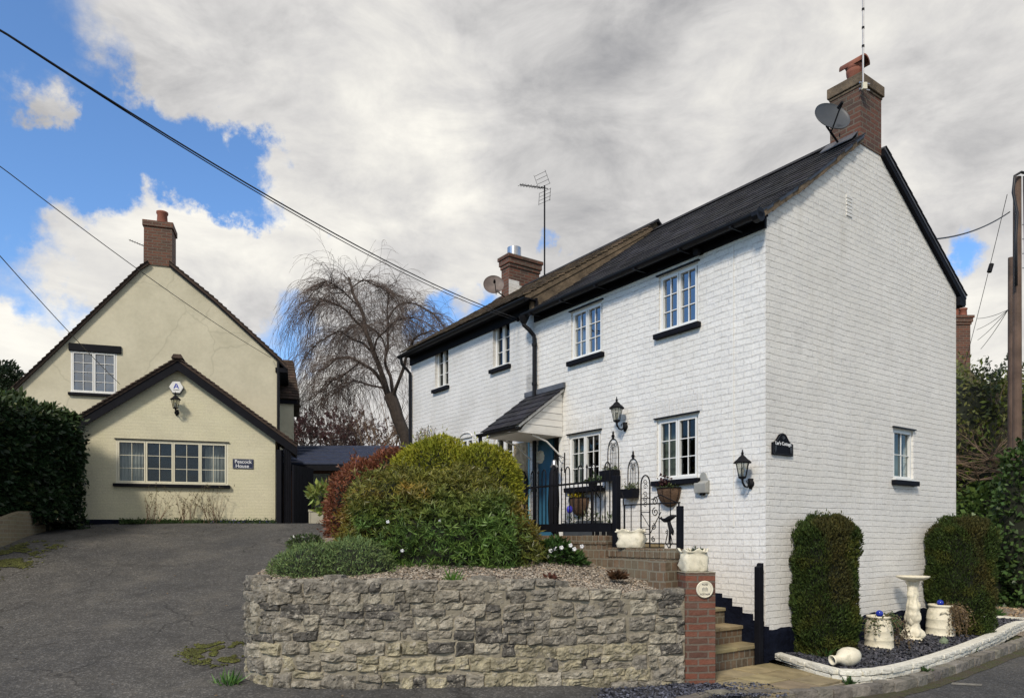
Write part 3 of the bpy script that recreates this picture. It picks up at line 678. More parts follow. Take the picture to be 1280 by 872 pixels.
# ================================================================== HOUSES
def wallgrid(b, T, a0, a1, z0, z1, holes, depth=.16):
    A = sorted({a0, a1} | {h[0] for h in holes} | {h[1] for h in holes}); Z = sorted({z0, z1} | {h[2] for h in holes} | {h[3] for h in holes})
    for i in range(len(A)-1):
        for j in range(len(Z)-1):
            ca, cz = (A[i]+A[i+1])/2, (Z[j]+Z[j+1])/2
            if any(h[0] < ca < h[1] and h[2] < cz < h[3] for h in holes): continue
            b.poly([T(A[i], Z[j]), T(A[i+1], Z[j]), T(A[i+1], Z[j+1]), T(A[i], Z[j+1])])
    for (p, q, r_, s_) in holes:
        c = [(p, r_), (q, r_), (q, s_), (p, s_)]
        for k in range(4): m_, n_ = c[k], c[(k+1) % 4]; b.poly([T(*m_), T(*n_), T(*n_, -depth), T(*m_, -depth)])
def window(parent, T, h, lights=2, cols=2, rows=3, d0=-.03, fm=None, sill='black', glass='glass', curtain=0, head=True, label=None, sill_out=.075, proud=0.0):
    a0, a1, z0, z1 = h; fm = fm or MT['white_frame']; fw = .034
    b = MB(); D0, D1 = d0-.04, d0+proud
    b.boxT(T, a0, a1, z0, z0+fw, D0, D1); b.boxT(T, a0, a1, z1-fw, z1, D0, D1); b.boxT(T, a0, a0+fw, z0+fw, z1-fw, D0, D1); b.boxT(T, a1-fw, a1, z0+fw, z1-fw, D0, D1)
    W = (a1-a0-2*fw)/lights; pb_ = MB(); gb = MB()
    for k in range(lights):
        x0 = a0+fw+k*W; x1 = x0+W
        if k: b.boxT(T, x0-.010, x0+.010, z0+fw, z1-fw, D0, D1-.004)
        cw = .026; x0 += .008; x1 -= .008; y0 = z0+fw+.004; y1 = z1-fw-.004; E0, E1 = D0+.004, D1+.012
        gb.boxT(T, x0, x1, y0, y0+cw, E0, E1); gb.boxT(T, x0, x1, y1-cw, y1, E0, E1); gb.boxT(T, x0, x0+cw, y0+cw, y1-cw, E0, E1); gb.boxT(T, x1-cw, x1, y0+cw, y1-cw, E0, E1)
        ix0, ix1, iy0, iy1 = x0+cw, x1-cw, y0+cw, y1-cw
        for c in range(1, cols): xx = ix0+(ix1-ix0)*c/cols; gb.boxT(T, xx-.006, xx+.006, iy0, iy1, D1-.018, D1-.004)
        for r_ in range(1, rows): yy = iy0+(iy1-iy0)*r_/rows; gb.boxT(T, ix0, ix1, yy-.006, yy+.006, D1-.019, D1-.005)
        pb_.poly([T(ix0-.005, iy0-.005, D0+.014), T(ix1+.005, iy0-.005, D0+.014), T(ix1+.005, iy1+.005, D0+.014), T(ix0-.005, iy1+.005, D0+.014)])
    w = b.build('window', fm, parent); gb.build('casement', fm, w); pb_.build('pane', MT[glass], w)
    if label: w['label'] = label
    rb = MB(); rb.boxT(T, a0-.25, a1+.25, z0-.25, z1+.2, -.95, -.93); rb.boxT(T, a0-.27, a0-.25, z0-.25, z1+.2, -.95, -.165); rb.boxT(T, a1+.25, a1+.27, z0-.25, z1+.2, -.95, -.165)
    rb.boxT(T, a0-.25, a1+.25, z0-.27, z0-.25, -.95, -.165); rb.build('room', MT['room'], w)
    if sill:
        sb = MB(); sb.boxT(T, a0-.05, a1+.05, z0-.075, z0-.002, -.05, sill_out); sb.build('sill', MT['black'] if sill == 'black' else fm, w, bevel=.006)
        sb = MB(); sb.boxT(T, a0-.005, a1+.005, z0-.001, z0+.03, D1+.001, .035); sb.build('sill_board', fm, w, bevel=.004)
    if head:
        sb = MB(); sb.boxT(T, a0-.03, a1+.03, z1+.003, z1+.022, -.02, .035); sb.build('drip_strip', MT['gutter'], w)
    if curtain:
        cb = MB(); W = a1-a0
        for (u0, u1) in {1: [(0.02, .25)], 2: [(0.0, .22), (.78, 1.0)], 3: [(.0, 1.0)], 4: [(.72, 1.0)], 5: [(.0, .5)]}[curtain]:
            n = 24; vs = []
            for i in range(n+1):
                a = a0+W*(u0+(u1-u0)*i/n); d = -.2+.02*math.sin(i*1.9)
                vs += [T(a, z0+.02, d), T(a, z1, d-.01*math.sin(i*.8))]
            cb = MB(); cb.add(vs, [(2*i, 2*i+2, 2*i+3, 2*i+1) for i in range(n)]); cb.build('curtain', MT['nets'] if curtain == 2 else MT['curtain'], w)
    return w
def slates(b, e0, e1, t0, t1, w, hr, th, seed=1, jit=.4, up=None):
    e0, e1, t0, t1 = map(Vector, (e0, e1, t0, t1)); r3 = random.Random(seed); L = ((t0-e0).length+(t1-e1).length)/2; rows = max(1, round(L/hr)); W = (e1-e0).length
    nrm = (e1-e0).cross(t0-e0).normalized(); nrm = nrm if nrm.z > 0 else -nrm
    for r_ in range(rows):
        f0 = r_/rows; f1 = min(1.0, (r_+1.25)/rows); A0, A1 = e0.lerp(t0, f0), e1.lerp(t1, f0); B0, B1 = e0.lerp(t0, f1), e1.lerp(t1, f1); n = max(1, round((A1-A0).length/w)); off = .5*(r_ % 2)
        for k in range(n+1):
            u0 = max(0, (k-off)/n); u1 = min(1, (k+1-off)/n)
            if u1-u0 < .1/n: continue
            g = r3.uniform(1-jit, 1+jit); b.col = (g, g*r3.uniform(.94, 1.04), g*r3.uniform(.92, 1.08)); lift = r3.uniform(0, th*.5); gap = .003/W
            p = [A0.lerp(A1, u0+gap)+nrm*(th+lift), A0.lerp(A1, u1-gap)+nrm*(th+lift*.6), B0.lerp(B1, u1-gap)+nrm*.002, B0.lerp(B1, u0+gap)+nrm*.002]; q = [x-nrm*th for x in p]
            b.add(p+q, [(0, 1, 2, 3), (0, 4, 5, 1), (1, 5, 6, 2), (3, 7, 4, 0)])
    b.col = (1, 1, 1)
def gutter(b, p0, p1, r, n=8):
    p0, p1 = Vector(p0), Vector(p1); t = (p1-p0).normalized(); s = Vector((t.y, -t.x, 0)); up = Vector((0, 0, 1)); vs = []
    for p in (p0, p1):
        for rr in (r, r*.86):
            for k in range(n+1): a = math.pi+math.pi*k/n; vs.append(p+s*rr*math.cos(a)+up*rr*math.sin(a))
    m = n+1; fs = []
    for k in range(n): fs += [(k, k+1, 2*m+k+1, 2*m+k), (m+k, m+k+1, 3*m+k+1, 3*m+k), (k, m+k, m+k+1, k+1), (2*m+k, 2*m+k+1, 3*m+k+1, 3*m+k)]
    fs += [(0, m, 3*m, 2*m), (n, m+n, 3*m+n, 2*m+n)]; b.add(vs, fs)
    b.add([vs[k] for k in range(m)]+[p0], [tuple(range(m))+(m,)]); b.add([vs[2*m+k] for k in range(m)]+[p1], [tuple(range(m))+(m,)])

# ---------------- near white cottage
YP = HF(668, 400)[0]                     # party line with the neighbour
WG = HG(1195, 600)[0]                    # width of the gable
wc = thing('white_cottage', 'white painted brick cottage with tall gable end, slate roof and black sills', 'house', HOUSE)
def hole(pts, plane=HF):                 # pts: left-top, right-top, right-bottom, left-bottom in the photograph
    q = [plane(*p) for p in pts]; a = sorted([(q[0][0]+q[3][0])/2, (q[1][0]+q[2][0])/2]); z1 = (q[0][1]+q[1][1])/2; z0 = (q[2][1]+q[3][1])/2; return (a[0], a[1], z0, z1)
W_UR = hole([(824, 346), (872.5, 327), (873, 403), (823, 418)])
W_UL = hole([(714, 390), (753, 376), (753, 440), (714, 452.5)])
W_LR = hole([(820.5, 525), (872.5, 515.5), (873, 596), (821, 602)])
W_LL = hole([(711, 545), (751, 536.5), (751, 605), (711, 611)])
W_G = hole([(1116, 534.5), (1141, 538), (1142.5, 602), (1117, 599)], HG)
zUp = W_UR[3]; W_UL = (W_UL[0], W_UL[1], W_UR[2]*.5+W_UL[2]*.5, zUp*.5+W_UL[3]*.5)
DOOR = (4.02, HF(658, 600)[0], 1.49, HF(680, 540)[1])
EZ, RX, RZ = 5.66, 2.45, 7.43
PROF = [(0, EZ), (.73, 6.14), (1.48, 6.70), (RX, RZ), (WG, EZ+.06)]
b = MB(); wallgrid(b, Tfront, 0, YP, .45, EZ, [W_UR, W_UL, W_LR, W_LL, DOOR])
wallgrid(b, Tgable, 0, WG, .45, EZ, [W_G]); b.poly([Tgable(*p) for p in PROF]+[Tgable(WG, EZ)])
b.poly([(0, 0, 0), (0, 0, .45), (0, YP, .45), (0, YP, 0)]); b.poly([(0, 0, 0), (WG, 0, 0), (WG, 0, .45), (0, 0, .45)])
b.poly([(WG, 0, 0), (WG, YP, 0), (WG, YP, EZ), (WG, 0, EZ)]); b.poly([(x, YP, z) for x, z in PROF]); b.poly([(0, YP, 0), (WG, YP, 0), (WG, YP, EZ), (0, YP, EZ)])
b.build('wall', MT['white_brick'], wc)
window(wc, Tfront, W_UR, glass='glass_blue', curtain=1); window(wc, Tfront, W_UL, glass='glass_blue', curtain=2)
window(wc, Tfront, W_LR, curtain=4); window(wc, Tfront, W_LL, curtain=4)
window(wc, Tgable, W_G, lights=1, cols=2, rows=2, curtain=3)
# soldier courses over ground floor windows
for h in (W_LR, W_LL):
    b = MB(); n = 11; W = h[1]-h[0]+.16
    for k in range(n): b.boxT(Tfront, h[0]-.08+W*k/n+.004, h[0]-.08+W*(k+1)/n-.004, h[3]+.03, h[3]+.25, -.02, .004+rnd.uniform(0, .004))
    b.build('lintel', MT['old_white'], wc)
# roof
OV = .20
b = MB()
def slab(b, pr, y0, y1, th):             # roof deck following a profile (x,z), extruded along y
    for i in range(len(pr)-1):
        (xa, za), (xb, zb) = pr[i], pr[i+1]; b.prism([(xa, y0, za), (xb, y0, zb), (xb, y0, zb-th), (xa, y0, za-th)], (0, y1-y0, 0))
RP = [(-.20, EZ-.10), (.73, 6.19), (1.48, 6.75), (RX, RZ+.05)]; RB = [(RX+.001, RZ+.05), (WG+.22, EZ-.06)]
def zr_(x): return RP[2][1]+(RP[3][1]-RP[2][1])*(x-RP[2][0])/(RP[3][0]-RP[2][0])
def zb_(x): return RB[0][1]+(RB[1][1]-RB[0][1])*(x-RB[0][0])/(RB[1][0]-RB[0][0])
XC0, XC1, YC_ = 2.19, 2.76, .47
slab(b, RP[:3]+[(XC0, zr_(XC0))], -.07, YP+.02, .05); slab(b, [(XC0, zr_(XC0)), RP[3]], YC_, YP+.02, .05); slab(b, [RB[0], (XC1, zb_(XC1))], YC_, YP+.02, .05); slab(b, [(XC1, zb_(XC1)), RB[1]], -.07, YP+.02, .05); rf = b.build('roof', MT['lead'], wc)
b = MB()
for i, ((xa, za), (xb, zb), yt) in enumerate(((RP[0], RP[1], -.09), (RP[1], RP[2], -.09), (RP[2], (XC0, zr_(XC0)), -.09), ((XC0, zr_(XC0)), RP[3], YC_))):
    slates(b, (xa, yt, za), (xa, YP+.10-.27*xa, za), (xb, yt, zb), (xb, YP+.10-.27*xb, zb), .26, .19, .012, seed=5+i)
slates(b, (WG+.22, -.09, EZ-.06), (WG+.22, YP, EZ-.06), (XC1, -.09, zb_(XC1)), (XC1, YP, zb_(XC1)), .26, .19, .012, seed=9)
b.build('slates', MT['slate'], rf)
b = MB()
for k in range(12):
    y = YC_+k*.31; b.prism([(RX-.13, y, RZ-.01), (RX, y, RZ+.10), (RX+.13, y, RZ-.01), (RX, y, RZ+.04)], (0, .305, 0))
b.build('ridge_tiles', MT['slate'], rf)
# mortared verge on the street slope, black barge on the far slope
b = MB()
for i in range(3):
    (xa, za), (xb, zb) = RP[i], (RP[i+1] if i < 2 else (XC0, zr_(XC0))); n = 7
    for k in range(n):
        u0, u1 = k/n, (k+1)/n; x0, x1 = xa+(xb-xa)*u0, xa+(xb-xa)*u1; z0, z1 = za+(zb-za)*u0-.02, za+(zb-za)*u1-.02; j = rnd.uniform(-.012, .012)
        b.prism([(x0, -.065+j, z0), (x1, -.065+j, z1), (x1, -.065+j, z1-.085-j), (x0, -.065+j, z0-.085+j)], (0, .09, 0))
b.build('verge_mortar', MT['stonetile'], rf)
b = MB(); (xa, za), (xb, zb) = (XC1, zb_(XC1)), RB[1]; b.prism([(xa, -.062, za-.02), (xb, -.062, zb-.02), (xb, -.062, zb-.15), (xa, -.062, za-.13)], (0, .06, 0)); b.build('bargeboard', MT['black'], wc)
b = MB(); b.box(WG, WG+.2, -.06, YP, EZ-.24, EZ-.10); b.build('soffit', MT['black'], wc)
b = MB(); b.boxT(Tfront, -.01, YP-.02, EZ-.24, EZ-.02, -.01, .03); b.boxT(Tfront, -.06, YP-.02, EZ-.125, EZ-.105, .03, .17); b.build('fascia', MT['black'], wc)
b = MB(); gutter(b, (-.235, -.10, EZ-.13), (-.235, YP+.03, EZ-.13), .065); b.tube([(-.235, -.10, EZ-.16), (-.235, -.02, EZ-.16)], .085, 10)
for k in range(6): y = .3+k*.85; b.box(-.31, -.02, y-.012, y+.012, EZ-.205, EZ-.185)
b.build('gutter', MT['gutter'], wc)
gy = HF(663.5, 500)[0]
b = MB(); zt = EZ-.2; b.tube([(-.235, YP+.0, zt), (-.235, YP+.0, zt-.12), (-.16, YP-.05, zt-.20), (-.07, YP-.08, zt-.30), (-.06, YP-.08, zt-.42), (-.06, YP-.08, 3.6), (-.06, YP-.08, 1.5)], .038, 10)
b.lathe([(.02, -.10), (.055, -.06), (.09, .02), (.10, .05), (.0, .05)], (-.235, YP, zt-.02), 12)
for z in (5.0, 4.3, 3.4, 2.4): b.lathe([(.045, -.025), (.048, -.02), (.048, .02), (.045, .025)], (-.06, YP-.08, z), 10)
b.build('downpipe', MT['gutter'], wc)
# black plinth with a wavy top, stepped along the stairs
b = MB(); n = 60; vs = []
for i in range(n+1):
    a = -.03+(WG+.03)*i/n; zt = .42+.05*noise.noise(Vector((a*2.2, 0, 1)))+.03*noise.noise(Vector((a*8, 3, 1)))+.02*sst(a, 0, 3)
    for (z, d) in ((-.05, .04), (.15, .045+.012*noise.noise(Vector((a*5, 1, 0)))), (zt-.05, .035), (zt, .012), (zt, -.01)): vs.append(Tgable(a, z, d))
b.add(vs, [(i*5+k, i*5+k+1, (i+1)*5+k+1, (i+1)*5+k) for i in range(n) for k in range(4)])
for k in range(9):
    y0 = .02+k*.16; b.boxT(Tfront, y0, y0+.162, -.05, .50+.085*k+rnd.uniform(-.02, .02), -.01, .03+.002*(k % 2))
b.boxT(Tfront, -.045, .02, -.05, .46, -.01, .04)
b.build('plinth', MT['plinth'], wc, smooth=False)
# air brick grille in the gable
b = MB(); ax, az = HG(1061, 258)
for k in range(6): b.boxT(Tgable, ax-.07, ax+.07, az-.14+k*.05, az-.105+k*.05, -.01, .012)
b.build('air_vent', MT['white_paint'], wc)
# a thin rod of cable running down the front
cy, cz = HF(917, 300); b = MB(); b.tube([(-.012, cy, EZ-.3), (-.012, cy, 1.7)], .006, 5); cy2, _ = HF(921, 300); b.build('cable', MT['white_frame'], wc)
# chimney
def chimney(parent, x0, x1, y0, y1, z0, z1, mat=None, cap='stone', corb=.05):
    b = MB(); b.box(x0, x1, y0, y1, z0, z1-.02); ch = b.build('chimney', mat or MT['red_brick'], parent); b = MB()
    if cap == 'plain': b.box(x0-corb, x1+corb, y0-corb, y1+corb, z1-.16, z1)
    elif cap == 'stone': b.box(x0-corb, x1+corb, y0-corb, y1+corb, z1-.15, z1); b.box(x0-corb*.4, x1+corb*.4, y0-corb*.4, y1+corb*.4, z1-.19, z1-.151)
    else:
        b.box(x0-corb*.5, x1+corb*.5, y0-corb*.5, y1+corb*.5, z1-.30, z1-.221); b.box(x0-corb, x1+corb, y0-corb, y1+corb, z1-.22, z1-.09); b.box(x0-corb*1.5, x1+corb*1.5, y0-corb*1.5, y1+corb*1.5, z1-.089, z1)
    b.build('chimney_cap', MT['stonetile'] if cap == 'stone' else (mat or MT['red_brick']), ch, bevel=.012); return ch
ch = chimney(wc, 2.19, 2.76, -.0, .46, 7.17, 8.17, corb=.035); ch.location.y = -.012
b = MB(); cx, cy = 2.47, .24; b.lathe([(.15, 0), (.12, .02), (.10, .05), (.09, .15), (.105, .17), (.105, .20), (.115, .22), (.12, .27), (.11, .275), (.0, .275)], (cx, cy, 8.16), 20); b.build('chimney_pot', MT['terracotta'], ch, smooth=True)
b = MB(); n = 14; vs = []
for t in (-.17, .18):
    for k in range(n+1): a = math.radians(-10+200*k/n); vs.append((cx+.11*math.cos(a), cy+t, 8.49+.10*math.sin(a)))
for t in (-.165, .175):
    for k in range(n+1): a = math.radians(-10+200*k/n); vs.append((cx+.092*math.cos(a), cy+t, 8.49+.082*math.sin(a)))
m = n+1; fs = []
for k in range(n): fs += [(k, k+1, m+k+1, m+k), (2*m+k, 2*m+k+1, 3*m+k+1, 3*m+k), (k, 2*m+k, 2*m+k+1, k+1), (m+k, m+k+1, 3*m+k+1, 3*m+k)]
b.add(vs, fs); b.lathe([(.10, 0), (.115, .04), (.115, .07)], (cx, cy, 8.42), 16); b.build('cowl', MT['terracotta'], ch, smooth=True)
b = MB(); b.prism([(2.18, .03, 7.05), (2.18, .50, 7.05), (2.18, .50, 7.34), (2.18, .03, 7.34)], (-.012, 0, 0)); b.prism([(2.17, .03, 7.34), (2.17, .50, 7.34), (2.02, .52, 7.20), (2.02, .03, 7.20)], (0, 0, .015)); b.build('flashing', MT['lead'], ch)

# porch hood
PY0, PY1 = 4.0, 4.97; PZ1, PZ0, PD = 4.10, 3.42, .90
b = MB(); b.prism([(0.0, PY0-.05, PZ1), (-PD-.06, PY0-.05, PZ0-.03), (-PD-.06, PY0-.05, PZ0-.08), (0.0, PY0-.05, PZ1-.05)], (0, PY1-PY0+.12, 0))
hood = b.build('porch_hood', MT['white_paint'], wc); b = MB()
slates(b, (-PD-.10, PY0-.08, PZ0-.04), (-PD-.10, PY1+.08, PZ0-.04), (0, PY0-.08, PZ1+.015), (0, PY1+.08, PZ1+.015), .30, .22, .014, 3); b.build('hood_slates', MT['slate'], hood)
b = MB(); b.box(-.05, .0, PY0-.08, PY1+.08, PZ1+.0, PZ1+.09); b.build('hood_flashing', MT['lead'], hood)
for (yy, s_) in ((PY0, 1), (PY1-.03, -1)):
    b = MB(); n = 6
    for k in range(n):
        z0 = PZ0-.10+(PZ1-PZ0)*k/n; z1 = z0+(PZ1-PZ0)/n-.006; xa = lambda z: -PD*max(0.0, min(1, (PZ1-.06-z)/(PZ1-PZ0)))
        if k == 0: b.prism([(-PD+.01, yy, z0-.02), (-.01, yy, z0-.02), (-.01, yy, z1), (xa(z1)+.02, yy, z1)], (0, .03, 0))
        else: b.prism([(xa(z0)+.02, yy-(.006 if k % 2 else 0), z0), (-.01, yy-(.006 if k % 2 else 0), z0), (-.01, yy, z1), (min(-.011, xa(z1)+.02), yy, z1)], (0, .03, 0))
    b.build('hood_cheek', MT['white_paint'], hood)
b = MB(); b.box(-PD-.03, -.01, PY0, PY1, PZ0-.14, PZ0-.115); b.build('hood_soffit', MT['white_paint'], hood)
b = MB(); gutter(b, (-PD-.13, PY0-.10, PZ0-.07), (-PD-.13, PY1+.10, PZ0-.07), .055); g_ = PY1+.04
b.tube([(-PD-.13, g_, PZ0-.10), (-PD-.12, g_, PZ0-.25), (-PD-.02, g_, PZ0-.34), (-.10, g_-.02, PZ0-.70), (-.05, g_-.02, PZ0-.8), (-.05, g_-.02, 1.5)], .034, 8); b.build('hood_gutter', MT['gutter'], hood)
for yy in (PY0+.06, PY1-.06):
    b = MB(); b.tube([(-.02, yy, PZ0-.45), (-.30, yy, PZ0-.24), (-.62, yy, PZ0-.15)], .016, 6); b.build('bracket', MT['white_paint'], hood)
# door
b = MB(); d0, d1, dz0, dz1 = DOOR
b.boxT(Tfront, d1-.10, d1, dz0, dz1, -.16, .012)
df = b.build('door_frame', MT['teal_post'], wc); b = MB(); b.boxT(Tfront, d0, d0+.07, dz0, dz1, -.16, .01); b.boxT(Tfront, d0+.07, d1-.10, dz1-.07, dz1, -.16, .008); b.build('door_frame', MT['white_frame'], wc)
b = MB(); hy = d1-.10; b.box(.09, .13, hy-.56, hy-.003, dz0+.02, dz1-.075); b.box(.082, .0899, hy-.50, hy-.08, dz0+.25, dz0+.95); b.box(.082, .0899, hy-.50, hy-.08, dz0+1.1, dz1-.2)
dr = b.build('door', MT['blue_door'], wc, bevel=.004)
b = MB(); c = Vector((.075, hy-.22, 3.0)); nrm = Vector((-1, -.15, 0))
b.lathe([(.12, -.01), (.12, .0), (.10, .02), (.07, .012), (.045, .02), (0, .02)], c, 20, axis=nrm, wob=lambda a, z: 1+.05*math.sin(9*a)); b.build('door_plaque', MT['pot_white'], dr)
b = MB(); b.box(.9, .95, 3.2, 5.3, 1.4, 3.8); b.box(.12, .9, 5.02, 5.06, 1.4, 3.8); b.box(.17, .9, 3.2, 3.24, 1.4, 3.8); b.build('hallway', MT['room'], wc)

# ---------------- neighbour's cottage (older whitewash)
Y2 = HF(514, 500)[0]; EZ2 = 5.90; RZ2 = 7.60
oc = thing('terraced_cottage', 'older whitewashed cottage adjoining behind, with mossy roof and black gutter', 'house', HOUSE)
V1 = hole([(615, 404), (637, 398), (637, 456), (617, 461)]); V2 = hole([(545, 437), (557, 432.5), (557, 482), (545, 486)]); V2 = (V2[0]-.12, V2[1]+.05, V1[2], V1[3]); V3 = hole([(617, 545), (641, 542), (641, 600), (617, 604)])
V4 = (HF(566, 550)[0]-.55, HF(566, 550)[0]+.25, 2.2, HF(545, 549)[1]); V5 = (HF(590, 550)[0], HF(575, 550)[0], 2.2, HF(581, 547)[1]); V4 = (HF(557, 550)[0], HF(536, 550)[0], 2.2, HF(545, 549)[1])
b = MB(); wallgrid(b, Tfront, YP+.001, Y2, .3, EZ2-.1, [V1, V2, V3, V4, V5])
b.poly([(0, Y2, .3), (WG, Y2, .3), (WG, Y2, EZ2-.1), (RX, Y2, RZ2-.1), (0, Y2, EZ2-.1)]); b.poly([(WG, YP, .3), (WG, Y2, .3), (WG, Y2, EZ2-.1), (WG, YP, EZ2-.1)])
b.poly([(0, YP+.001, EZ2-.1), (RX, YP-.3, RZ2-.08), (WG, YP+.001, EZ2-.1)])
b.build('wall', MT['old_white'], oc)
for h in (V1, V2): window(oc, Tfront, h, lights=2, cols=1, rows=3, d0=-.07, sill='black', head=False)
window(oc, Tfront, V3, lights=2, cols=1, rows=3, d0=-.05, sill='black', head=False)
for h in (V4, V5):
    window(oc, Tfront, h, lights=2, cols=1, rows=3, d0=-.05, head=False); b = MB(); n = 8; cA = (h[0]+h[1])/2
    b.tube([Tfront(cA+(h[1]-h[0])*.52*math.cos(math.pi*k/n), h[3]+.10*math.sin(math.pi*k/n), .01) for k in range(n+1)], .014, 6); b.build('window_arch', MT['old_white'], oc)
b = MB()
yA, yB = HF(664, 540)[0]+.10, HF(645, 600)[0]; b.boxT(Tfront, YP+.18, HF(643, 560)[0], 1.5, 3.3, -.01, .012); b.build('bare_stonework', MT['stucco_stone'], oc)
S2 = [(-.22, EZ2-.03), (RX, RZ2)]; S2b = [(RX+.001, RZ2), (WG+.2, EZ2-.03)]
YS = 4.16
b = MB(); b.prism([(-.22, YP-.02, EZ2-.03), (-.22, Y2+.06, EZ2-.03), (RX, Y2+.06, RZ2), (RX, YS, RZ2)], (0, 0, -.10)); b.prism([(RX+.001, YS, RZ2), (RX+.001, Y2+.06, RZ2), (WG+.2, Y2+.06, EZ2-.03), (WG+.2, YP-.02, EZ2-.03)], (0, 0, -.10))
b.prism([(-.1, YP-.03, EZ2-.32), (RX, YS+.01, RZ2-.32), (RX, YS+.01, RZ2-.04), (-.1, YP-.03, EZ2-.05)], (0, .05, 0))
rf = b.build('roof', MT['stonetile'], oc)
b = MB(); slates(b, (-.26, YP-.03, EZ2-.03), (-.26, Y2+.08, EZ2-.03), (RX, YS-.02, RZ2+.01), (RX, Y2+.08, RZ2+.01), .20, .13, .022, 12, .5); slates(b, (WG+.24, YP-.03, EZ2-.03), (WG+.24, Y2+.08, EZ2-.03), (RX, YS, RZ2+.01), (RX, Y2+.08, RZ2+.01), .20, .16, .02, 13, .5)
b.build('roof_tiles', MT['stonetile'], rf)
b = MB(); y = YS-.06
while y < Y2: b.prism([(RX-.15, y, RZ2-.05), (RX, y, RZ2+.075), (RX+.15, y, RZ2-.05), (RX, y, RZ2+.02)], (0, .325, 0)); y += .33
b.build('ridge_tiles', MT['slate'], rf)
b = MB(); b.boxT(Tfront, YP-.10, Y2+.02, EZ2-.30, EZ2-.06, .0, .035); b.boxT(Tfront, YP-.10, Y2+.02, EZ2-.115, EZ2-.09, .035, .20); b.build('fascia', MT['black'], oc)
b = MB(); gutter(b, (-.265, YP-.12, EZ2-.10), (-.265, Y2+.10, EZ2-.10), .065); b.build('gutter', MT['gutter'], oc)
b = MB(); b.tube([(-.265, Y2-.0, EZ2-.15), (-.25, Y2-.0, EZ2-.28), (-.06, Y2-.06, EZ2-.5), (-.05, Y2-.06, 1.4)], .038, 8); b.build('downpipe', MT['gutter'], oc)
ch = chimney(oc, 2.02, 2.92, 8.50, 8.84, 6.3, 8.33, cap='brick'); b = MB()
b.box(2.0, 2.94, 8.485, 8.495, 6.9, 7.62); b.box(2.0, 2.3, 8.486, 8.496, 7.5, 7.72); b.build('chimney_flashing', MT['old_white'], ch)
b = MB(); b.lathe([(.17, 0), (.17, .26), (.16, .26), (.16, .02)], (2.28, 8.67, 8.32), 20); b.build('chimney_pot', MT['steel'], ch, smooth=False)

# ---------------- cream house
cr = thing('cream_house', 'cream house with rendered gable, red brick chimney and lower brick wing in front', 'house', CREAM)
T0 = Tcream(0.0); YM = 2.6; T1 = Tcream(YM)
ax, az = CF(222, 453); rx, rz = CF(344, 541); lx = ax-(rx-ax)*1.12; CB = 1.70
wn = [CF(*p) for p in ((145, 549), (285, 553), (285, 606), (145, 604))]; CW = (wn[0][0], wn[1][0], (wn[2][1]+wn[3][1])/2, (wn[0][1]+wn[1][1])/2)
b = MB(); wallgrid(b, T0, lx, 0, CB, rz, [CW], .12); b.poly([T0(lx, rz), T0(0, rz), T0(ax, az)])
b.poly([(0, 0, CB), (0, YM, CB), (0, YM, rz), (0, 0, rz)]); b.poly([(lx, 0, CB), (lx, YM, CB), (lx, YM, rz), (lx, 0, rz)]); b.build('wing_wall', MT['cream_brick'], cr)
window(cr, T0, CW, lights=4, cols=2, rows=3, fm=MT['cream_frame'], curtain=2, d0=-.02, head=True, proud=.02, sill_out=.09)
b = MB(); b.boxT(T0, lx, 0, CB-.1, CB+.25, -.02, .03); b.build('plinth', MT['plinth'], cr)
b = MB(); ex, ez = CF(371, 555, -.2); AX, AZ = CF(222, 447, -.2); sl = (AZ-ez)/(ex-AX); lxx = lx-.35; lzz = AZ-sl*(AX-lxx)
for (x0, z0, x1, z1) in ((lxx, lzz, AX, AZ), (AX, AZ, ex, ez)): b.prism([(x0, -.2, z0), (x1, -.2, z1), (x1, -.2, z1-.07), (x0, -.2, z0-.07)], (0, YM+.2, 0))
rf = b.build('wing_roof', MT['claytile'], cr)
b = MB(); slates(b, (lxx, -.24, lzz+.01), (lxx, YM, lzz+.01), (AX, -.24, AZ+.01), (AX, YM, AZ+.01), .17, .12, .022, 31); slates(b, (ex, -.24, ez+.01), (ex, YM, ez+.01), (AX, -.24, AZ+.01), (AX, YM, AZ+.01), .17, .12, .022, 32)
k = 0
while k < 9: b.prism([(AX-.13, -.27+k*.32, AZ-.02), (AX-.08, -.27+k*.32, AZ+.07), (AX+.08, -.27+k*.32, AZ+.07), (AX+.13, -.27+k*.32, AZ-.02)], (0, .315, 0)); k += 1
b.build('roof_tiles', MT['claytile'], rf)
b = MB()
for (x0, z0, x1, z1) in ((lxx, lzz, AX, AZ), (AX, AZ, ex, ez)): b.prism([(x0, -.18, z0-.072), (x1, -.18, z1-.072), (x1, -.18, z1-.28), (x0, -.18, z0-.28)], (0, .04, 0)); b.prism([(x0, -.14, z0-.072), (x1, -.14, z1-.072), (x1, -.14, z1-.10), (x0, -.14, z0-.10)], (0, .14, 0))
b.build('bargeboard', MT['black'], cr)
# main gable
MP = [CF(*p, YM) for p in ((22, 484), (70, 439), (125, 386), (176, 337), (185, 330), (213, 330), (268, 376), (347, 448))]
sl0 = (MP[1][1]-MP[0][1])/(MP[1][0]-MP[0][0]); ext = (MP[0][0]-1.4, MP[0][1]-1.4*sl0)
uw = [CF(*p, YM) for p in ((90, 438), (147, 441), (145, 492), (87, 491))]; UW = ((uw[0][0]+uw[3][0])/2, (uw[1][0]+uw[2][0])/2, (uw[2][1]+uw[3][1])/2, (uw[0][1]+uw[1][1])/2)
b = MB(); mx = MP[-1][0]; mz = MP[-1][1]
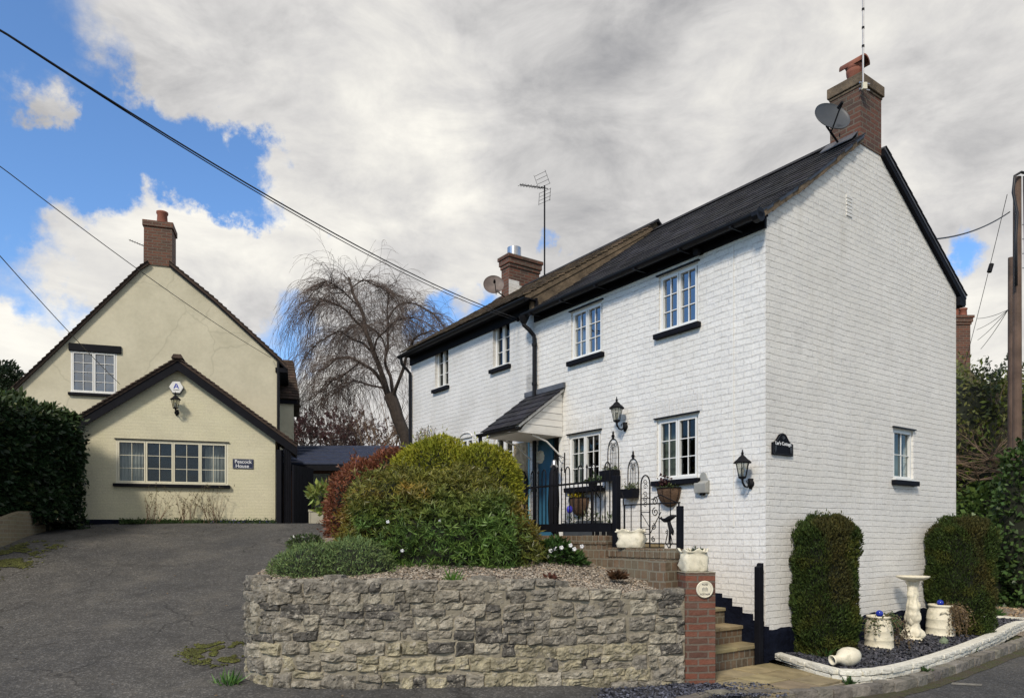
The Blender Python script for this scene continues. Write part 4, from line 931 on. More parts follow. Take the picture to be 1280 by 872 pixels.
# wall polygon split round the window: left strip, below, above, right
A0, A1, Z0, Z1 = UW
def prof_z(x):
    pts = [ext]+MP
    for i in range(len(pts)-1):
        if pts[i][0] <= x <= pts[i+1][0]: t = (x-pts[i][0])/(pts[i+1][0]-pts[i][0]); return pts[i][1]+(pts[i+1][1]-pts[i][1])*t
    return pts[-1][1]
def strip(x0, x1, zb, zt=None):
    xs_ = sorted({x0, x1} | {p[0] for p in MP if x0 < p[0] < x1})
    for i in range(len(xs_)-1): b.poly([T1(xs_[i], zb), T1(xs_[i+1], zb), T1(xs_[i+1], prof_z(xs_[i+1])), T1(xs_[i], prof_z(xs_[i]))])
strip(ext[0], A0, CB); strip(A0, A1, Z1); b.poly([T1(A0, CB), T1(A1, CB), T1(A1, Z0), T1(A0, Z0)]); strip(A1, mx, CB)
for (m_, n_) in (((A0, Z0), (A1, Z0)), ((A1, Z0), (A1, Z1)), ((A1, Z1), (A0, Z1)), ((A0, Z1), (A0, Z0))): b.poly([T1(*m_), T1(*n_), T1(*n_, -.12), T1(*m_, -.12)])
b.poly([(mx, YM, CB), (mx, YM+7, CB), (mx, YM+7, mz), (mx, YM, mz)]); b.poly([(ext[0], YM, CB), (ext[0], YM+7, CB), (ext[0], YM+7, ext[1]), (ext[0], YM, ext[1])])
b.add([(x, YM+7, z) for x, z in [ext]+MP]+[(mx, YM+7, CB), (ext[0], YM+7, CB)], [tuple(range(len(MP)+3))]); b.build('gable_wall', MT['render'], cr)
window(cr, T1, UW, lights=2, cols=2, rows=4, d0=-.02, curtain=0, head=False, glass='glass_blue', proud=.02)
b = MB(); q0 = CF(86, 431, YM); q1 = CF(152, 441, YM); b.boxT(T1, q0[0], q1[0], (q0[1]+q1[1])/2-.10+.01, q0[1]+.05, -.02, .05); b.build('lintel', MT['black'], cr, bevel=.015)
b = MB(); tb = MB(); bb = MB()
RPm = [(ext[0]-.3, ext[1]-.3*sl0)]+MP[:4]+[MP[3]] ; over = CF(356, 456, YM)
seq = [(ext[0]-.3, ext[1]-.3*sl0+.06)]+[(x, z+.06) for x, z in MP[:4]]; peak = ((MP[4][0]+MP[5][0])/2, MP[4][1]+.22); L1 = (MP[4][0]+.02, MP[4][1]+.05); L2 = (MP[5][0]-.02, MP[5][1]+.05)
seqs = [(p_, q_, 0) for p_, q_ in zip(seq, seq[1:]+[L1])]+[(L1, peak, 1), (peak, L2, 2), (L2, (MP[6][0], MP[6][1]+.06), 5), ((MP[6][0], MP[6][1]+.06), (MP[7][0], MP[7][1]+.06), 5), ((MP[7][0], MP[7][1]+.06), (over[0]+.05, over[1]-.02), 5)]
for (xa, za), (xb, zb), i in seqs:
    if i in (1, 2): b.prism([(xa, YM+.63, za), (xb, YM+.63, zb), (xb, YM+.63, zb-.09), (xa, YM+.63, za-.09)], (0, 6.4, 0)); continue
    b.prism([(xa, YM-.10, za), (xb, YM-.10, zb), (xb, YM-.10, zb-.09), (xa, YM-.10, za-.09)], (0, 7.2, 0))
    n = max(1, round(math.hypot(xb-xa, zb-za)/.15))
    for k in range(n):      # tile ends showing along the verge
        u0, u1 = k/n, (k+1)/n; x0, x1 = xa+(xb-xa)*u0, xa+(xb-xa)*u1; z0, z1 = za+(zb-za)*u0, za+(zb-za)*u1; l0, l1 = (.035, .0) if i < 5 else (.0, .035)
        tb.prism([(x0, YM-.14, z0+l0), (x1, YM-.14, z1+l1), (x1, YM-.14, z1), (x0, YM-.14, z0)], (0, 7.2, 0))
    if i >= 5: bb.prism([(xa, YM-.08, za-.091), (xb, YM-.08, zb-.091), (xb, YM-.08, zb-.14), (xa, YM-.08, za-.14)], (0, .05, 0))
rf = b.build('main_roof', MT['claytile'], cr); tb.build('roof_tiles', MT['claytile'], rf); bb.box(over[0]-.25, over[0]+.08, YM-.06, YM+6, over[1]-.22, over[1]-.10); bb.build('bargeboard', MT['black'], cr)
b = MB(); b.tube([(mx+.02, YM-.03, mz), (mx+.02, YM-.03, CB)], .04, 8); b.build('downpipe', MT['gutter'], cr)
cx0, cx1 = CF(181, 300, YM+.1)[0], CF(216, 300, YM+.1)[0]; zt = CF(198, 277, YM)[1]
CZT = zt
ch = chimney(cr, cx0, cx1, YM-.03, YM+.62, MP[4][1]-.02, zt, corb=.035, cap='plain'); b = MB(); b.lathe([(.15, 0), (.14, .05), (.125, .30), (.15, .34), (.15, .38), (.13, .38)], ((cx0+cx1)/2+.05, YM+.3, zt), 18); b.build('chimney_pot', MT['terracotta'], ch, smooth=True)
# side wing with hipped tiled roof
YW = YM+1.5; TW = Tcream(YW); s0 = CF(347, 497, YW); s1 = CF(367, 497, YW); b = MB(); b.box(mx+.0, s1[0], YW, YW+3, CB, s0[1]+.05); b.build('side_wing_wall', MT['render'], cr)
e0 = CF(374, 499, YW-.15); t0 = CF(350, 452, YW+1.2); b = MB(); za = e0[1]; zb = za+(t0[1]-za)*1.0
q = [(mx-.2, YW-.15, za), (e0[0], YW-.15, za), (e0[0], YW+3.2, za), (mx-.2, YW+3.2, za)]; tpx = CF(366, 456, YW+.9)[0]; tq = [(mx-.2, YW+.9, zb), (tpx, YW+.9, zb), (tpx, YW+2.2, zb), (mx-.2, YW+2.2, zb)]
b.add(q+tq, [(0, 1, 5, 4), (1, 2, 6, 5), (2, 3, 7, 6), (4, 5, 6, 7), (0, 3, 2, 1)]); o = b.build('side_wing_roof', MT['claytile'], cr); b = MB(); slates(b, q[0], q[1], tq[0], tq[1], .17, .12, .02, 44); slates(b, q[1], q[2], tq[1], tq[2], .17, .12, .02, 45); b.build('roof_tiles', MT['claytile'], o)
b = MB(); b.box(mx, e0[0]-.03, YW-.10, YW-.03, za-.13, za-.02); b.build('side_wing_fascia', MT['black'], cr)

# ---------------- outbuilding and gate between the houses
def ploc(px, py, D): return P(px, py, D)
oz = 1.80
ob = thing('outbuilding', 'low outbuilding with blue black roof and brown cladding beyond the gate', 'outbuilding')
Dn = 20.0; b = MB(); L_, R_ = P(352, 600, Dn).x, P(500, 600, Dn).x; zt = P(0, 581, Dn).z; wx0, wx1 = P(389, 600, Dn).x, P(412, 600, Dn).x
b.box(L_, wx0, Dn, Dn+2.5, oz-.1, zt); b.box(wx1, R_, Dn, Dn+2.5, oz-.1, zt); b.box(wx0, wx1, Dn, Dn+2.5, P(0, 591, Dn).z, zt); b.box(wx0, wx1, Dn, Dn+2.5, oz-.1, P(0, 634, Dn).z); b.build('wall', MT['brown_clad'], ob)
b = MB(); b.box(wx0, wx1, Dn+.1, Dn+.11, P(0, 634, Dn).z, P(0, 591, Dn).z); b.build('window', MT['glass_blue'], ob)
b = MB(); zr = P(0, 557, Dn+1.6).z; b.prism([(L_-.3, Dn-.25, zt), (L_-.3, Dn+1.6, zr), (L_-.3, Dn+3.0, zr-.4), (L_-.3, Dn+3.0, zr-.5), (L_-.3, Dn-.25, zt-.08)], (R_-L_+.6, 0, 0)); rf = b.build('roof', MT['navy_roof'], ob)
b = MB(); e0_, t0_ = Vector((L_-.3, Dn-.28, zt)), Vector((L_-.3, Dn+1.6, zr))
for k in range(6):
    f = k/6; p = e0_.lerp(t0_, f); q = e0_.lerp(t0_, f+1/6); b.prism([p+Vector((0, 0, .05)), q+Vector((0, 0, .01)), q, p], (R_-L_+.6, 0, 0))
b.build('roof_boards', MT['navy_roof'], rf); b = MB(); b.box(L_-.3, R_+.3, Dn-.3, Dn-.26, zt-.18, zt-.03); b.build('fascia', MT['black'], ob)
gt = thing('garden_gate', 'tall black boarded gate standing ajar beside the cream house', 'gate')
def boards(b, p0, p1, z0, z1, n):
    p0, p1 = Vector(p0), Vector(p1); t = (p1-p0).normalized(); nn = Vector((t.y, -t.x, 0))*.02; w = (p1-p0).length/n
    for k in range(n): a = p0+t*(w*k+.003); c = p0+t*(w*(k+1)-.003); b.prism([a-nn, c-nn, c+nn, a+nn], (0, 0, z1-z0)) if False else b.add([Vector((q.x, q.y, zz)) for zz in (z0, z1) for q in (a-nn, c-nn, c+nn, a+nn)], [(0,3,2,1),(4,5,6,7),(0,1,5,4),(1,2,6,5),(2,3,7,6),(3,0,4,7)])
Dg = 17.0; g0, g1 = P(366, 600, Dg+.1), P(391, 600, Dg-.5+1.6); b = MB(); boards(b, (g0.x, g0.y, 0), (g1.x, g1.y, 0), 1.84, P(0, 580, Dg).z, 7); b.build('gate_boards', MT['black'], gt)
b = MB(); p0 = P(346, 600, 17.05); p1 = P(352.5, 600, 17.05); b.box(p0.x, p1.x, 17.0, 17.14, 1.75, P(0, 562, 17.05).z); b.build('gate_post', MT['black'], gt, bevel=.01)
b = MB(); p1_ = P(364, 600, 17.2); boards(b, (p1.x+.01, 17.12, 0), (p1_.x, 17.2, 0), 1.78, P(0, 560, 17.1).z, 4); b.build('fence_panel', MT['black'], gt)
pl = thing('trough_planter', 'beige square planter beside the black gate', 'planter'); b = MB(); a, c = P(386.5, 640, 16.6), P(404, 640, 16.6); z0 = gh(a.x, 16.6); z1 = P(0, 636.5, 16.6).z
b.box(a.x, c.x, 16.6, 16.95, z0, z1-.05); b.box(a.x-.02, c.x+.02, 16.58, 16.97, z1-.05, z1); b.box(a.x-.01, a.x+.03, 16.59, 16.6, z0, z1-.05); b.box(c.x-.03, c.x+.01, 16.59, 16.6, z0, z1-.05); b.build('planter_box', MT['beige'], pl, bevel=.008)
b = MB(); b.box(a.x+.02, c.x-.02, 16.62, 16.93, z1-.049, z1-.02); b.build('soil', MT['soil'], pl)

# ---------------- brick walls of the terrace
XB = -1.5
bw = thing('brick_wall', 'weathered brown brick retaining wall stepping down from railing to pier', 'garden wall', HOUSE)
yA = .02; y1 = HF(766, 683, XB)[0]; y2 = 3.9; za = HF(800, 684.5, XB)[1]; zb = HF(735, 669, XB)[1]
b = MB(); b.box(XB-.11, XB+.10, yA, y1, .2, za-.115); b.box(XB-.11, XB+.10, y1, y2+3, .2, zb-.115); b.box(XB-.30, XB+.0-.112, yA-.02, yA+.24, .2, za-.12); b.build('brick_courses', MT['red_brick'] if 0 else MT['edge_brick'], bw)
b = MB(); r5 = random.Random(5)
for (a_, e_, zz) in ((yA, y1-.004, za), (y1, y2+3, zb)):
    y = a_
    while y < e_-.03: b.box(XB-.125+r5.uniform(-.004, .004), XB+.11, y, min(e_, y+.072), zz-.113, zz+r5.uniform(-.006, .003)); y += .079
b.build('brick_on_edge_coping', MT['edge_brick'], bw, bevel=.008)
pier = thing('brick_pier', 'red brick pier at the foot of the steps with an oval plaque', 'pier', Matrix.Translation((2.03, 7.62, 0)) @ Matrix.Rotation(R(4), 4, 'Z'))
b = MB(); pw = .165; b.box(-pw, pw, -.02, .34, -.1, 1.185); b.build('pier_shaft', MT['pier_brick'], pier, bevel=.006)
b = MB(); b.box(-pw-.005, pw+.005, -.025, .345, 1.186, 1.20); b.build('pier_top', MT['mortar'], pier, bevel=.005)
# link between pier and wall
b = MB(); b.prism([(XB-.11, -.32, .2), (XB+.05, -.32, .2), (XB+.05, .018, .2), (XB-.11, .018, .2)], (0, 0, .9)); b.build('link_courses', MT['edge_brick'], bw)
# ================================================================== OBJECTS ON AND ROUND THE HOUSES
def lantern(label, frame, s=1.0):
    t = thing('wall_lantern', label, 'lantern', frame @ Matrix.Scale(s, 4), None)
    b = MB(); b.lathe([(.0, -.0), (.045, .0), (.045, .012), (.028, .022), (.012, .03), (0, .03)], (0, 0, -.06), 14, axis=(0, -1, 0)); b.tube([(0, -.01, -.12), (0, -.006, .0)], [.02, .035], 8)
    b.tube([(0, -.01, -.06), (0, -.07, -.10), (0, -.12, -.095), (0, -.16, -.05), (0, -.165, -.01)], [.014, .011, .011, .012, .014], 8); b.tube([(0, -.03, -.04), (0, -.055, -.015), (0, -.085, -.03), (0, -.075, -.055)], .006, 5)
    b.build('bracket', MT['iron'], t, smooth=True)
    c = (0, -.165, 0); b = MB(); b.lathe([(.0, -.02), (.028, -.01), (.045, .0), (.05, .012), (.045, .018), (0, .018)], c, 6)
    for k in range(6):
        a = math.pi/3*k; b.tube([(c[0]+.045*math.cos(a), c[1]+.045*math.sin(a), .015), (c[0]+.078*math.cos(a), c[1]+.078*math.sin(a), .175)], .005, 4)
    b.build('lamp_frame', MT['iron'], t)
    b = MB(); b.lathe([(.100, .172), (.104, .180), (.085, .20), (.055, .225), (.035, .25), (.018, .262), (.012, .275), (.018, .288), (.010, .30), (.004, .335), (0, .335)], c, 12); b.build('lamp_cap', MT['iron'], t)
    b = MB(); b.lathe([(.041, .02), (.073, .17)], c, 6); o = b.build('lamp_glass', glass_l, t); b = MB(); b.lathe([(.012, .02), (.015, .05), (.022, .09), (.012, .12), (0, .125)], c, 8); b.build('bulb', MT['nets'], t, smooth=True)
    return t
glass_l = glass_mat('lamp_glass', (.85, .85, .8), .12)
lantern('black wall lantern between the porch and the right ground floor window', at_front(782, 528), 1.13)
lantern('black wall lantern near the corner of the white cottage beside the name plate', at_front(939, 598), 1.08)
lantern('small black lantern below the alarm box on the cream gable', at_cream(221, 512), 1.15)

def spiral(c, r, turns, u, v, n=18, start=0, sgn=1):
    return [Vector(c)+Vector(u)*(r*(1-k/n*.8)*math.cos(start+sgn*turns*2*math.pi*k/n))+Vector(v)*(r*(1-k/n*.8)*math.sin(start+sgn*turns*2*math.pi*k/n)) for k in range(n+1)]
# name plate on the gable
t = thing('name_plate', 'black arched house name plate with white lettering on the white gable', 'sign', at_gable(976.5, 558, 1.32))
b = MB(); pts = [(-.165, -.085), (.165, -.085), (.165, .03), (.12, .04), (.085, .075), (.05, .115), (.0, .13), (-.05, .115), (-.085, .075), (-.12, .04), (-.165, .03)]
b.prism([(x, -.004, z) for x, z in pts], (0, -.018, 0)); b.build('board', MT['black'], t, bevel=.003)
b = MB(); sc_ = .92; b.tube([(x*sc_, -.024, z*sc_+.003) for x, z in pts], .0018, 4, closed=True); b.build('border_line', MT['dish'], t)
lettering("Lar's Cottage", .047, MT['letter'], t, (0, -.0245, .025), font_off=.0006)
b = MB()
for sx in (-1, 1):
    for k in range(4): a = .5+k*.45; b.tube([(sx*.125, -.024, -.065), (sx*(.125+.012*math.cos(a*2)), -.025, -.035), (sx*(.12+.022*math.cos(a)), -.024, -.045+.05*math.sin(a))], [.002, .003, .004], 5)
for k in range(5): a = math.pi*(.2+.15*k); b.tube([(0, -.024, .065), (.032*math.cos(a), -.024, .065+.035*math.sin(a))], [.002, .004], 5)
b.build('flower_emblem', MT['dish'], t)
# name sign on the cream house
t = thing('name_sign', 'small navy name sign with two lines of white lettering on the cream wall', 'sign', at_cream(304, 579.5))
b = MB(); b.box(-.235, .235, -.022, -.002, -.118, .118); b.build('board', MT['sign_blue'], t, bevel=.012); lettering('Peacock', .115, MT['letter'], t, (0, -.0235, .048), font_off=.0012); lettering('House', .115, MT['letter'], t, (-.02, -.0235, -.055), font_off=.0012)
b = MB(); b.tube([(-.215, -.0225, -.10), (.215, -.0225, -.10), (.215, -.0225, .10), (-.215, -.0225, .10)], .002, 4, closed=True); b.build('border_line', MT['letter'], t)
# alarm box
t = thing('alarm_box', 'white hexagonal alarm box high on the cream gable', 'alarm', at_cream(221, 484.5))
hx = [(.155*math.cos(math.pi/3*k), .155*math.sin(math.pi/3*k)) for k in range(6)]
b = MB(); b.prism([(x*1.04, -.002, z*1.04-.012) for x, z in hx], (0, -.05, 0)); b.build('back_plate', MT['sign_blue'], t, bevel=.008); b = MB(); b.prism([(x, -.045, z) for x, z in hx], (0, -.035, 0)); b.build('cover', MT['white_frame'], t, bevel=.012)
b = MB(); pr = lambda x, z: (x, -.0815, z)
for poly in ([(-.06, -.03), (-.035, -.03), (.0, .065), (-.012, .09)], [(.06, -.03), (.035, -.03), (-.0, .065), (.012, .09)], [(-.035, .0), (.035, .0), (.028, .018), (-.028, .018)]): b.prism([pr(*q) for q in poly], (0, -.002, 0))
b.build('emblem', MT['cobalt'], t); lettering('ALARM', .04, MT['sign_blue'], t, (0, -.0815, -.065))
# oval plaque on the pier
t = thing('oval_plaque', 'small white oval plaque with dark lettering on the brick pier', 'plaque', pier.matrix_world @ Matrix.Translation((.04, -.032, 1.6-(736-668)/F_PX*7.6)))
b = MB(); b.lathe([(.093, .0), (.093, .008), (.085, .014), (.080, .010), (.0, .010)], (0, 0, 0), 28, axis=(0, -1, 0)); b.build('disc', MT['pot_white'], t, smooth=False)
lettering('ROSE', .026, MT['sign_blue'], t, (0, -.0115, .052)); lettering('COTTAGE', .024, MT['sign_blue'], t, (0, -.0115, -.052))
b = MB(); b.tube([(.07*math.cos(k*.35), -.0105, .07*math.sin(k*.35)) for k in range(18)], .0013, 4, closed=True)
for k in range(5): b.tube([(-.03+.015*k, -.0105, -.02), (-.026+.013*k, -.0115, .015+.01*(k % 2))], [.003, .006], 5)
b.build('emblem', MT['stone_post_box'], t)
# postbox of grey metal
t = thing('wall_planter_box', 'grey cast metal letter box with arched back on the wall near the corner', 'letter box', at_front(879.5, 604))
b = MB(); pts = [(-.105, -.13), (.105, -.13), (.105, .04), (.085, .05), (.06, .08), (.05, .12), (.03, .145), (0, .155), (-.03, .145), (-.05, .12), (-.06, .08), (-.085, .05), (-.105, .04)]
b.prism([(x, 0, z) for x, z in pts], (0, -.015, 0)); b.build('back_plate', MT['stone_post_box'], t, bevel=.004)
b = MB(); b.prism([(-.10, -.016, -.13), (-.10, -.016, .04), (-.10, -.09, .0), (-.10, -.075, -.13)], (.20, 0, 0)); b.build('box_body', MT['stone_post_box'], t, bevel=.008); b = MB(); b.box(-.03, .03, -.05, -.01, -.16, -.131); b.build('drain', MT['iron'], t)
t.name = 'letter_box'
# security lamp under the eaves
t = thing('security_light', 'small black sensor lamp under the eaves above the right upper window', 'lamp', at_front(877, 315))
b = MB(); b.box(-.03, .03, -.03, 0, -.04, .04); b.tube([(0, -.02, 0), (0, -.07, -.01)], .015, 6); b.build('mount', MT['iron'], t); b = MB(); b.lathe([(.02, -.04), (.05, -.03), (.055, .03), (.045, .045), (0, .045)], (0, -.09, -.01), 12, axis=(0, -1, -.3)); b.build('lamp_head', MT['iron'], t)
# bell on scroll bracket beside the door
t = thing('door_bell', 'silver hanging bell on a black scroll bracket beside the blue door', 'bell', at_front(706, 578))
b = MB(); b.box(-.012, .012, -.008, 0, -.17, .17); b.tube([(0, -.005, .08), (-.0, -.10, .11), (0, -.20, .10), (0, -.23, .06)], .007, 5); b.tube([(0, -.005, -.02), (0, -.08, .0), (0, -.13, .06), (0, -.10, .09), (0, -.07, .07)], .006, 5); b.build('bracket', MT['iron'], t)
b = MB(); b.lathe([(.075, -.13), (.068, -.12), (.045, -.08), (.038, -.03), (.03, -.01), (0, 0)], (0, -.23, .04), 16); b.tube([(0, -.23, -.06), (0, -.23, -.12)], [.004, .014], 6); b.build('bell', MT['steel'], t, smooth=True)

# satellite dishes
def dish(label, c, d, r, mat, armdir, pole_to):
    t = thing('satellite_dish', label, 'satellite dish', Matrix.Translation(c)); d = Vector(d).normalized(); b = MB(); prof = [(r*k/8, .22*r*(k/8)**2) for k in range(9)]
    prof2 = prof+[(r*1.01, .22*r+.004)]+[(r*k/8, .22*r*(k/8)**2-.010) for k in range(8, -1, -1)]
    b.lathe(prof2, (0, 0, 0), 32, axis=d, wob=None); b.build('reflector', mat, t, smooth=True)
    a = Vector(armdir); b = MB(); tip = d*r*1.05+a*.25*r; b.tube([a*r*.98+d*.02, a*r*.95+d*r*.3, tip+a*.12*r], .010, 6); b.build('arm', MT['iron'], t)
    b = MB(); b.tube([tip-d*.04, tip+d*.05], [.03, .02], 8); b.build('receiver', MT['iron'], t)
    b = MB(); w = Vector(pole_to)-Vector(c); b.tube([-d*.02, -d*.10, Vector((w.x, w.y, -.05)), Vector((w.x, w.y, w.z))], .015, 6); b.build('mount', MT['iron'], t); return t
dc = hw(1.86, .35, 0); dz = 1.6+(668-149.5)/F_PX*dc.y
ddir = (-.10, -.93, .30)
dish('dark grey satellite dish on the near chimney stack', (P(1038, 149.5, 9.75)), (.12, -.93, .40), .25, MT['dish'], Vector((-.15, -.2, -.95)).normalized(), hw(2.2, .3, 7.45))
dish('rusty round satellite dish on the far chimney stack', P(617, 357, 16.2), (.05, -.95, .28), .235, MT['dish_rust'], Vector((.25, -.1, -.95)).normalized(), hw(2.05, 8.6, 7.5))
# aerials
t = thing('tall_aerial', 'tall thin white and grey aerial pole clamped to the near chimney', 'aerial'); base = hw(2.17, -.06, 7.9)
b = MB(); b.tube([base, base+Vector((0, 0, 2.9))], .013, 8); b.build('pole', MT['alu'], t)
b = MB()
for k in range(9): z = .6+k*.26; b.tube([base+Vector((0, 0, z)), base+Vector((0, 0, z+.03))], .019, 8)
b.build('joint_ring', MT['iron'], t); b = MB()
for z in (-.0, .09): q = base+Vector((0, 0, z)); b.tube([q+Vector((-.06, -.02, 0)), q+Vector((.10, .02, 0))], .012, 6)
b.build('clamp', MT['steel'], t); b = MB(); q = base+Vector((.0, -.04, -.02)); b.box(q.x-.03, q.x+.03, q.y-.02, q.y+.02, q.z, q.z+.09); b.build('junction_box', MT['cream_frame'], t)
def yagi(label, mast0, mast1, tip, n, L, refl=True, name='roof_aerial', rr=.009):
    t = thing(name, label, 'aerial'); b = MB(); b.tube([mast0, mast1], .018, 8); b.build('mast', MT['iron'], t); m1 = Vector(mast1)-Vector((0, 0, .06)); tip = Vector(tip); d = (tip-m1).normalized(); s = d.cross(Vector((0, 0, 1))).normalized(); up = s.cross(d)
    b = MB(); b.tube([m1-d*.12, tip], .010, 6); b.build('boom', MT['iron'], t); b = MB()
    for k in range(n): c = m1.lerp(tip, (k+.8)/n); b.tube([c-s*L*.5, c+s*L*.5], .005, 4); b.tube([c-up*.03, c+up*.03], .005, 4)
    b.build('element', MT['iron'], t)
    if refl:
        b = MB()
        for sg in (1, -1):
            for k in range(4): o = m1-d*.02+(up*sg*.93-d*.0-d*.0)*(.06+.09*k)+(d*.35)*(.09*k); b.tube([o-s*.17, o+s*.17], .005, 4)
            for e in (-.17, .17): b.tube([m1+s*e+up*sg*.05, m1+s*e+up*sg*.33+d*.10], .005, 4)
        b.build('reflector', MT['iron'], t)
    return t
m0 = hw(2.35, 7.55, 7.5); m1 = Vector((m0.x, m0.y, 1.6+(668-232)/F_PX*m0.y)); m0w = m0
yagi('black television aerial on a tall mast beside the far chimney', m0, m1, P(650, 231, m0.y-.6), 9, .16)
m0 = CREAM @ Vector((cx0-.05, YM+.3, CZT-1.1)); m1 = CREAM @ Vector((cx0-.05, YM+.3, CZT-.52))
yagi('small black aerial on the side of the cream house chimney', m0, m1, P(162, 300, m1.y+.1), 6, .10, refl=False, name='small_aerial')

# ---------------- overhead cables
def cable(name, label, a, da, c, dc_, r=.012, sag=.1, ext=0.0, n=24, mat=None):
    A, B = P(*a, da), P(*c, dc_)
    pts = []
    for k in range(n+1):
        t = k/n*(1+ext); p = A.lerp(B, t); p.z -= sag*4*(t)*(1-t) if t <= 1 else 0; pts.append(p)
    b = MB(); b.tube(pts, r, 6); o = b.build(name, mat or MT['wire']); return tag(o, label, 'cable')
wa = at_front(648, 399).translation
cable('overhead_cable', 'thick black overhead cable running from the whitewashed cottage to the upper left', (648, 398), wa.y-.05, (-8, 32), 5.2, .0085, .22, .25)
cable('overhead_cable', 'thinner black cable strung just beneath the thick one to the cottage wall', (640, 398.5), wa.y-.02, (-8, 32.8), 5.2, .006, .225, .25)
gp = CREAM @ Vector((*CF(339, 447, YM)[:1], YM, 0))
cable('telephone_cable', 'thin cable crossing the cream gable down to its right corner', (339, 447), gp.y-.06, (-6, 203), 9, .007, .12, .3)
gq = CREAM @ Vector((CF(150, 480, YM)[0], YM, 0))
cable('telephone_cable', 'short thin cable at far left reaching the small upper window of the cream house', (150, 480), gq.y-.15, (-6, 313), 10, .007, .05, .3)
t = thing('cable_anchor', 'pair of black insulators holding the overhead cables on the whitewashed wall', 'insulator', at_front(652, 398)); b = MB(); b.box(-.07, .07, -.02, 0, -.02, .03)
b.build('bracket', MT['iron'], t)
for sx in (-.05, .05):
    b = MB(); b.lathe([(.022, -.05), (.034, -.03), (.022, -.01), (.034, .01), (.02, .04), (0, .04)], (sx, -.05, 0), 10); b.build('insulator', MT['iron'], t)

# ---------------- utility poles right
def pole(label, px, D, ptop, w, name='utility_pole'):
    t = thing(name, label, 'utility pole'); p = P(px, ptop, D); b = MB(); b.tube([(p.x, D, -.2), (p.x, D, p.z)], [w*.58, w*.46], 14); b.build('pole_shaft', MT['wood_pole'], t, smooth=False); return t, p
t, pp = pole('tall weathered timber utility pole at the right edge with insulators', 1271.5, 16.0, 222, .175)
b = MB()
for k in range(4):
    z = P(0, 282+k*18, 16).z; b.tube([(pp.x+.08, 15.95, z), (pp.x+.28, 15.9, z)], .012, 5); b.lathe([(.03, -.05), (.06, -.03), (.04, 0), (.06, .02), (.035, .06), (0, .06)], (pp.x+.28, 15.9, z+.03), 10)
b.build('insulator', MT['white_frame'], t)
b = MB(); z1_, z2_ = P(0, 275, 16).z, P(0, 225, 16).z; b.tube([(pp.x-.13, 15.85, P(0, 360, 16).z), (pp.x-.14, 15.85, P(0, 300, 16).z), (pp.x-.11, 15.85, z1_+.1), (pp.x-.20, 15.85, z2_-.35), (pp.x-.16, 15.85, z2_+.02), (pp.x-.02, 15.85, z2_+.10), (pp.x+.3, 15.9, z2_+.06)], .03, 8); b.tube([(pp.x+.02, 15.83, z2_), (pp.x+.06, 15.84, z1_-1.5), (pp.x+.05, 15.84, z1_-5)], .014, 6); b.build('riser_cable', MT['wire'], t, smooth=True)
t2, pp2 = pole('shorter timber pole standing just behind the tall utility pole', 1263.5, 17.2, 322, .13)
gc = hw(WG, .0, 0)
cable('overhead_cable', 'black cable from the tall pole to the rear slope of the white cottage roof', (1262, 265), 15.9, (1166, 299), 13.0, .014, .12, .3)
o = cable('telephone_cable', 'thin drop wire running steeply down from the pole with a small black box on it', (1259, 243), 15.9, (1206, 456), 20.5, .007, .05)
p = P(1238, 335, 17.6); b = MB(); b.tube([p+Vector((.03, 0, .10)), p+Vector((-.03, 0, -.10))], .055, 8); tag(b.build('cable_splice', MT['iron']), 'small black splice box hanging on the thin drop wire', 'splice box')
fans = [((1221, 398), 'uppermost'), ((1221, 412), 'second highest'), ((1222, 425), 'lowest but one'), ((1226, 436), 'lowest')]
for (q, w) in fans: cable('telephone_cable', '%s of the thin wires fanning from the shorter pole to the far chimney' % w, (1260, 387), 17.0, q, 21.6, .007, .05, .0, 12)

# ---------------- railings on the terrace wall
XR = XB
RZ1 = HF(720, 604, XR)[1]; post1_y = HF(770.5, 640, XR)[0]; post2_y = HF(850, 640, XR)[0]
t = thing('terrace_railing', 'black iron hoop top railing along the raised terrace in front of the porch', 'railing', HOUSE)
yA_, yB_ = post1_y+.06, 3.75; zb0 = zb+.03
b = MB(); b.box(XR-.02, XR+.02, yA_, yB_, RZ1-.012, RZ1+.012); b.build('top_rail', MT['iron'], t); b = MB(); b.box(XR-.035, XR+.035, yA_, yB_, zb0+.02, zb0+.13); b.build('bottom_rail', MT['black'], t)
n = int((yB_-yA_)/.088); k = 0; ys_ = [yA_+.06+k*.088 for k in range(n)]; zh = RZ1+.17
i = 0
while i < n:
    m_ = i % 3
    b = MB()
    if m_ == 0 and i+1 < n:
        ya, yb = ys_[i], ys_[i+1]; yc = (ya+yb)/2; b.tube([(XR, ya, zb0+.12), (XR, ya, zh)]+[(XR, yc-(yb-ya)/2*math.cos(math.pi*q/8), zh+(yb-ya)/2*1.5*math.sin(math.pi*q/8)) for q in range(1, 8)]+[(XR, yb, zh), (XR, yb, zb0+.12)], .0085, 6); b.build('hoop', MT['iron'], t, smooth=True); i += 2
    else:
        y = ys_[i]; top = RZ1+(.20 if (i//3) % 2 else .0); b.tube([(XR, y, zb0+.12), (XR, y, top)], .0085, 6)
        if top > RZ1+.1: b.lathe([(.0, -.02), (.018, 0), (.012, .02), (.0, .05)], (XR, y, top), 6)
        b.build('baluster', MT['iron'], t); i += 1
for yy, zz0, zz1, nm, lb in ((post1_y, za-.02, HF(770.5, 594, XR)[1], 'railing_post', None),):
    b = MB(); b.box(XR-.04, XR+.04, yy-.04, yy+.04, zz0+.02, zz1); b.build(nm, MT['black'], t, bevel=.008)
XR = XB+.07
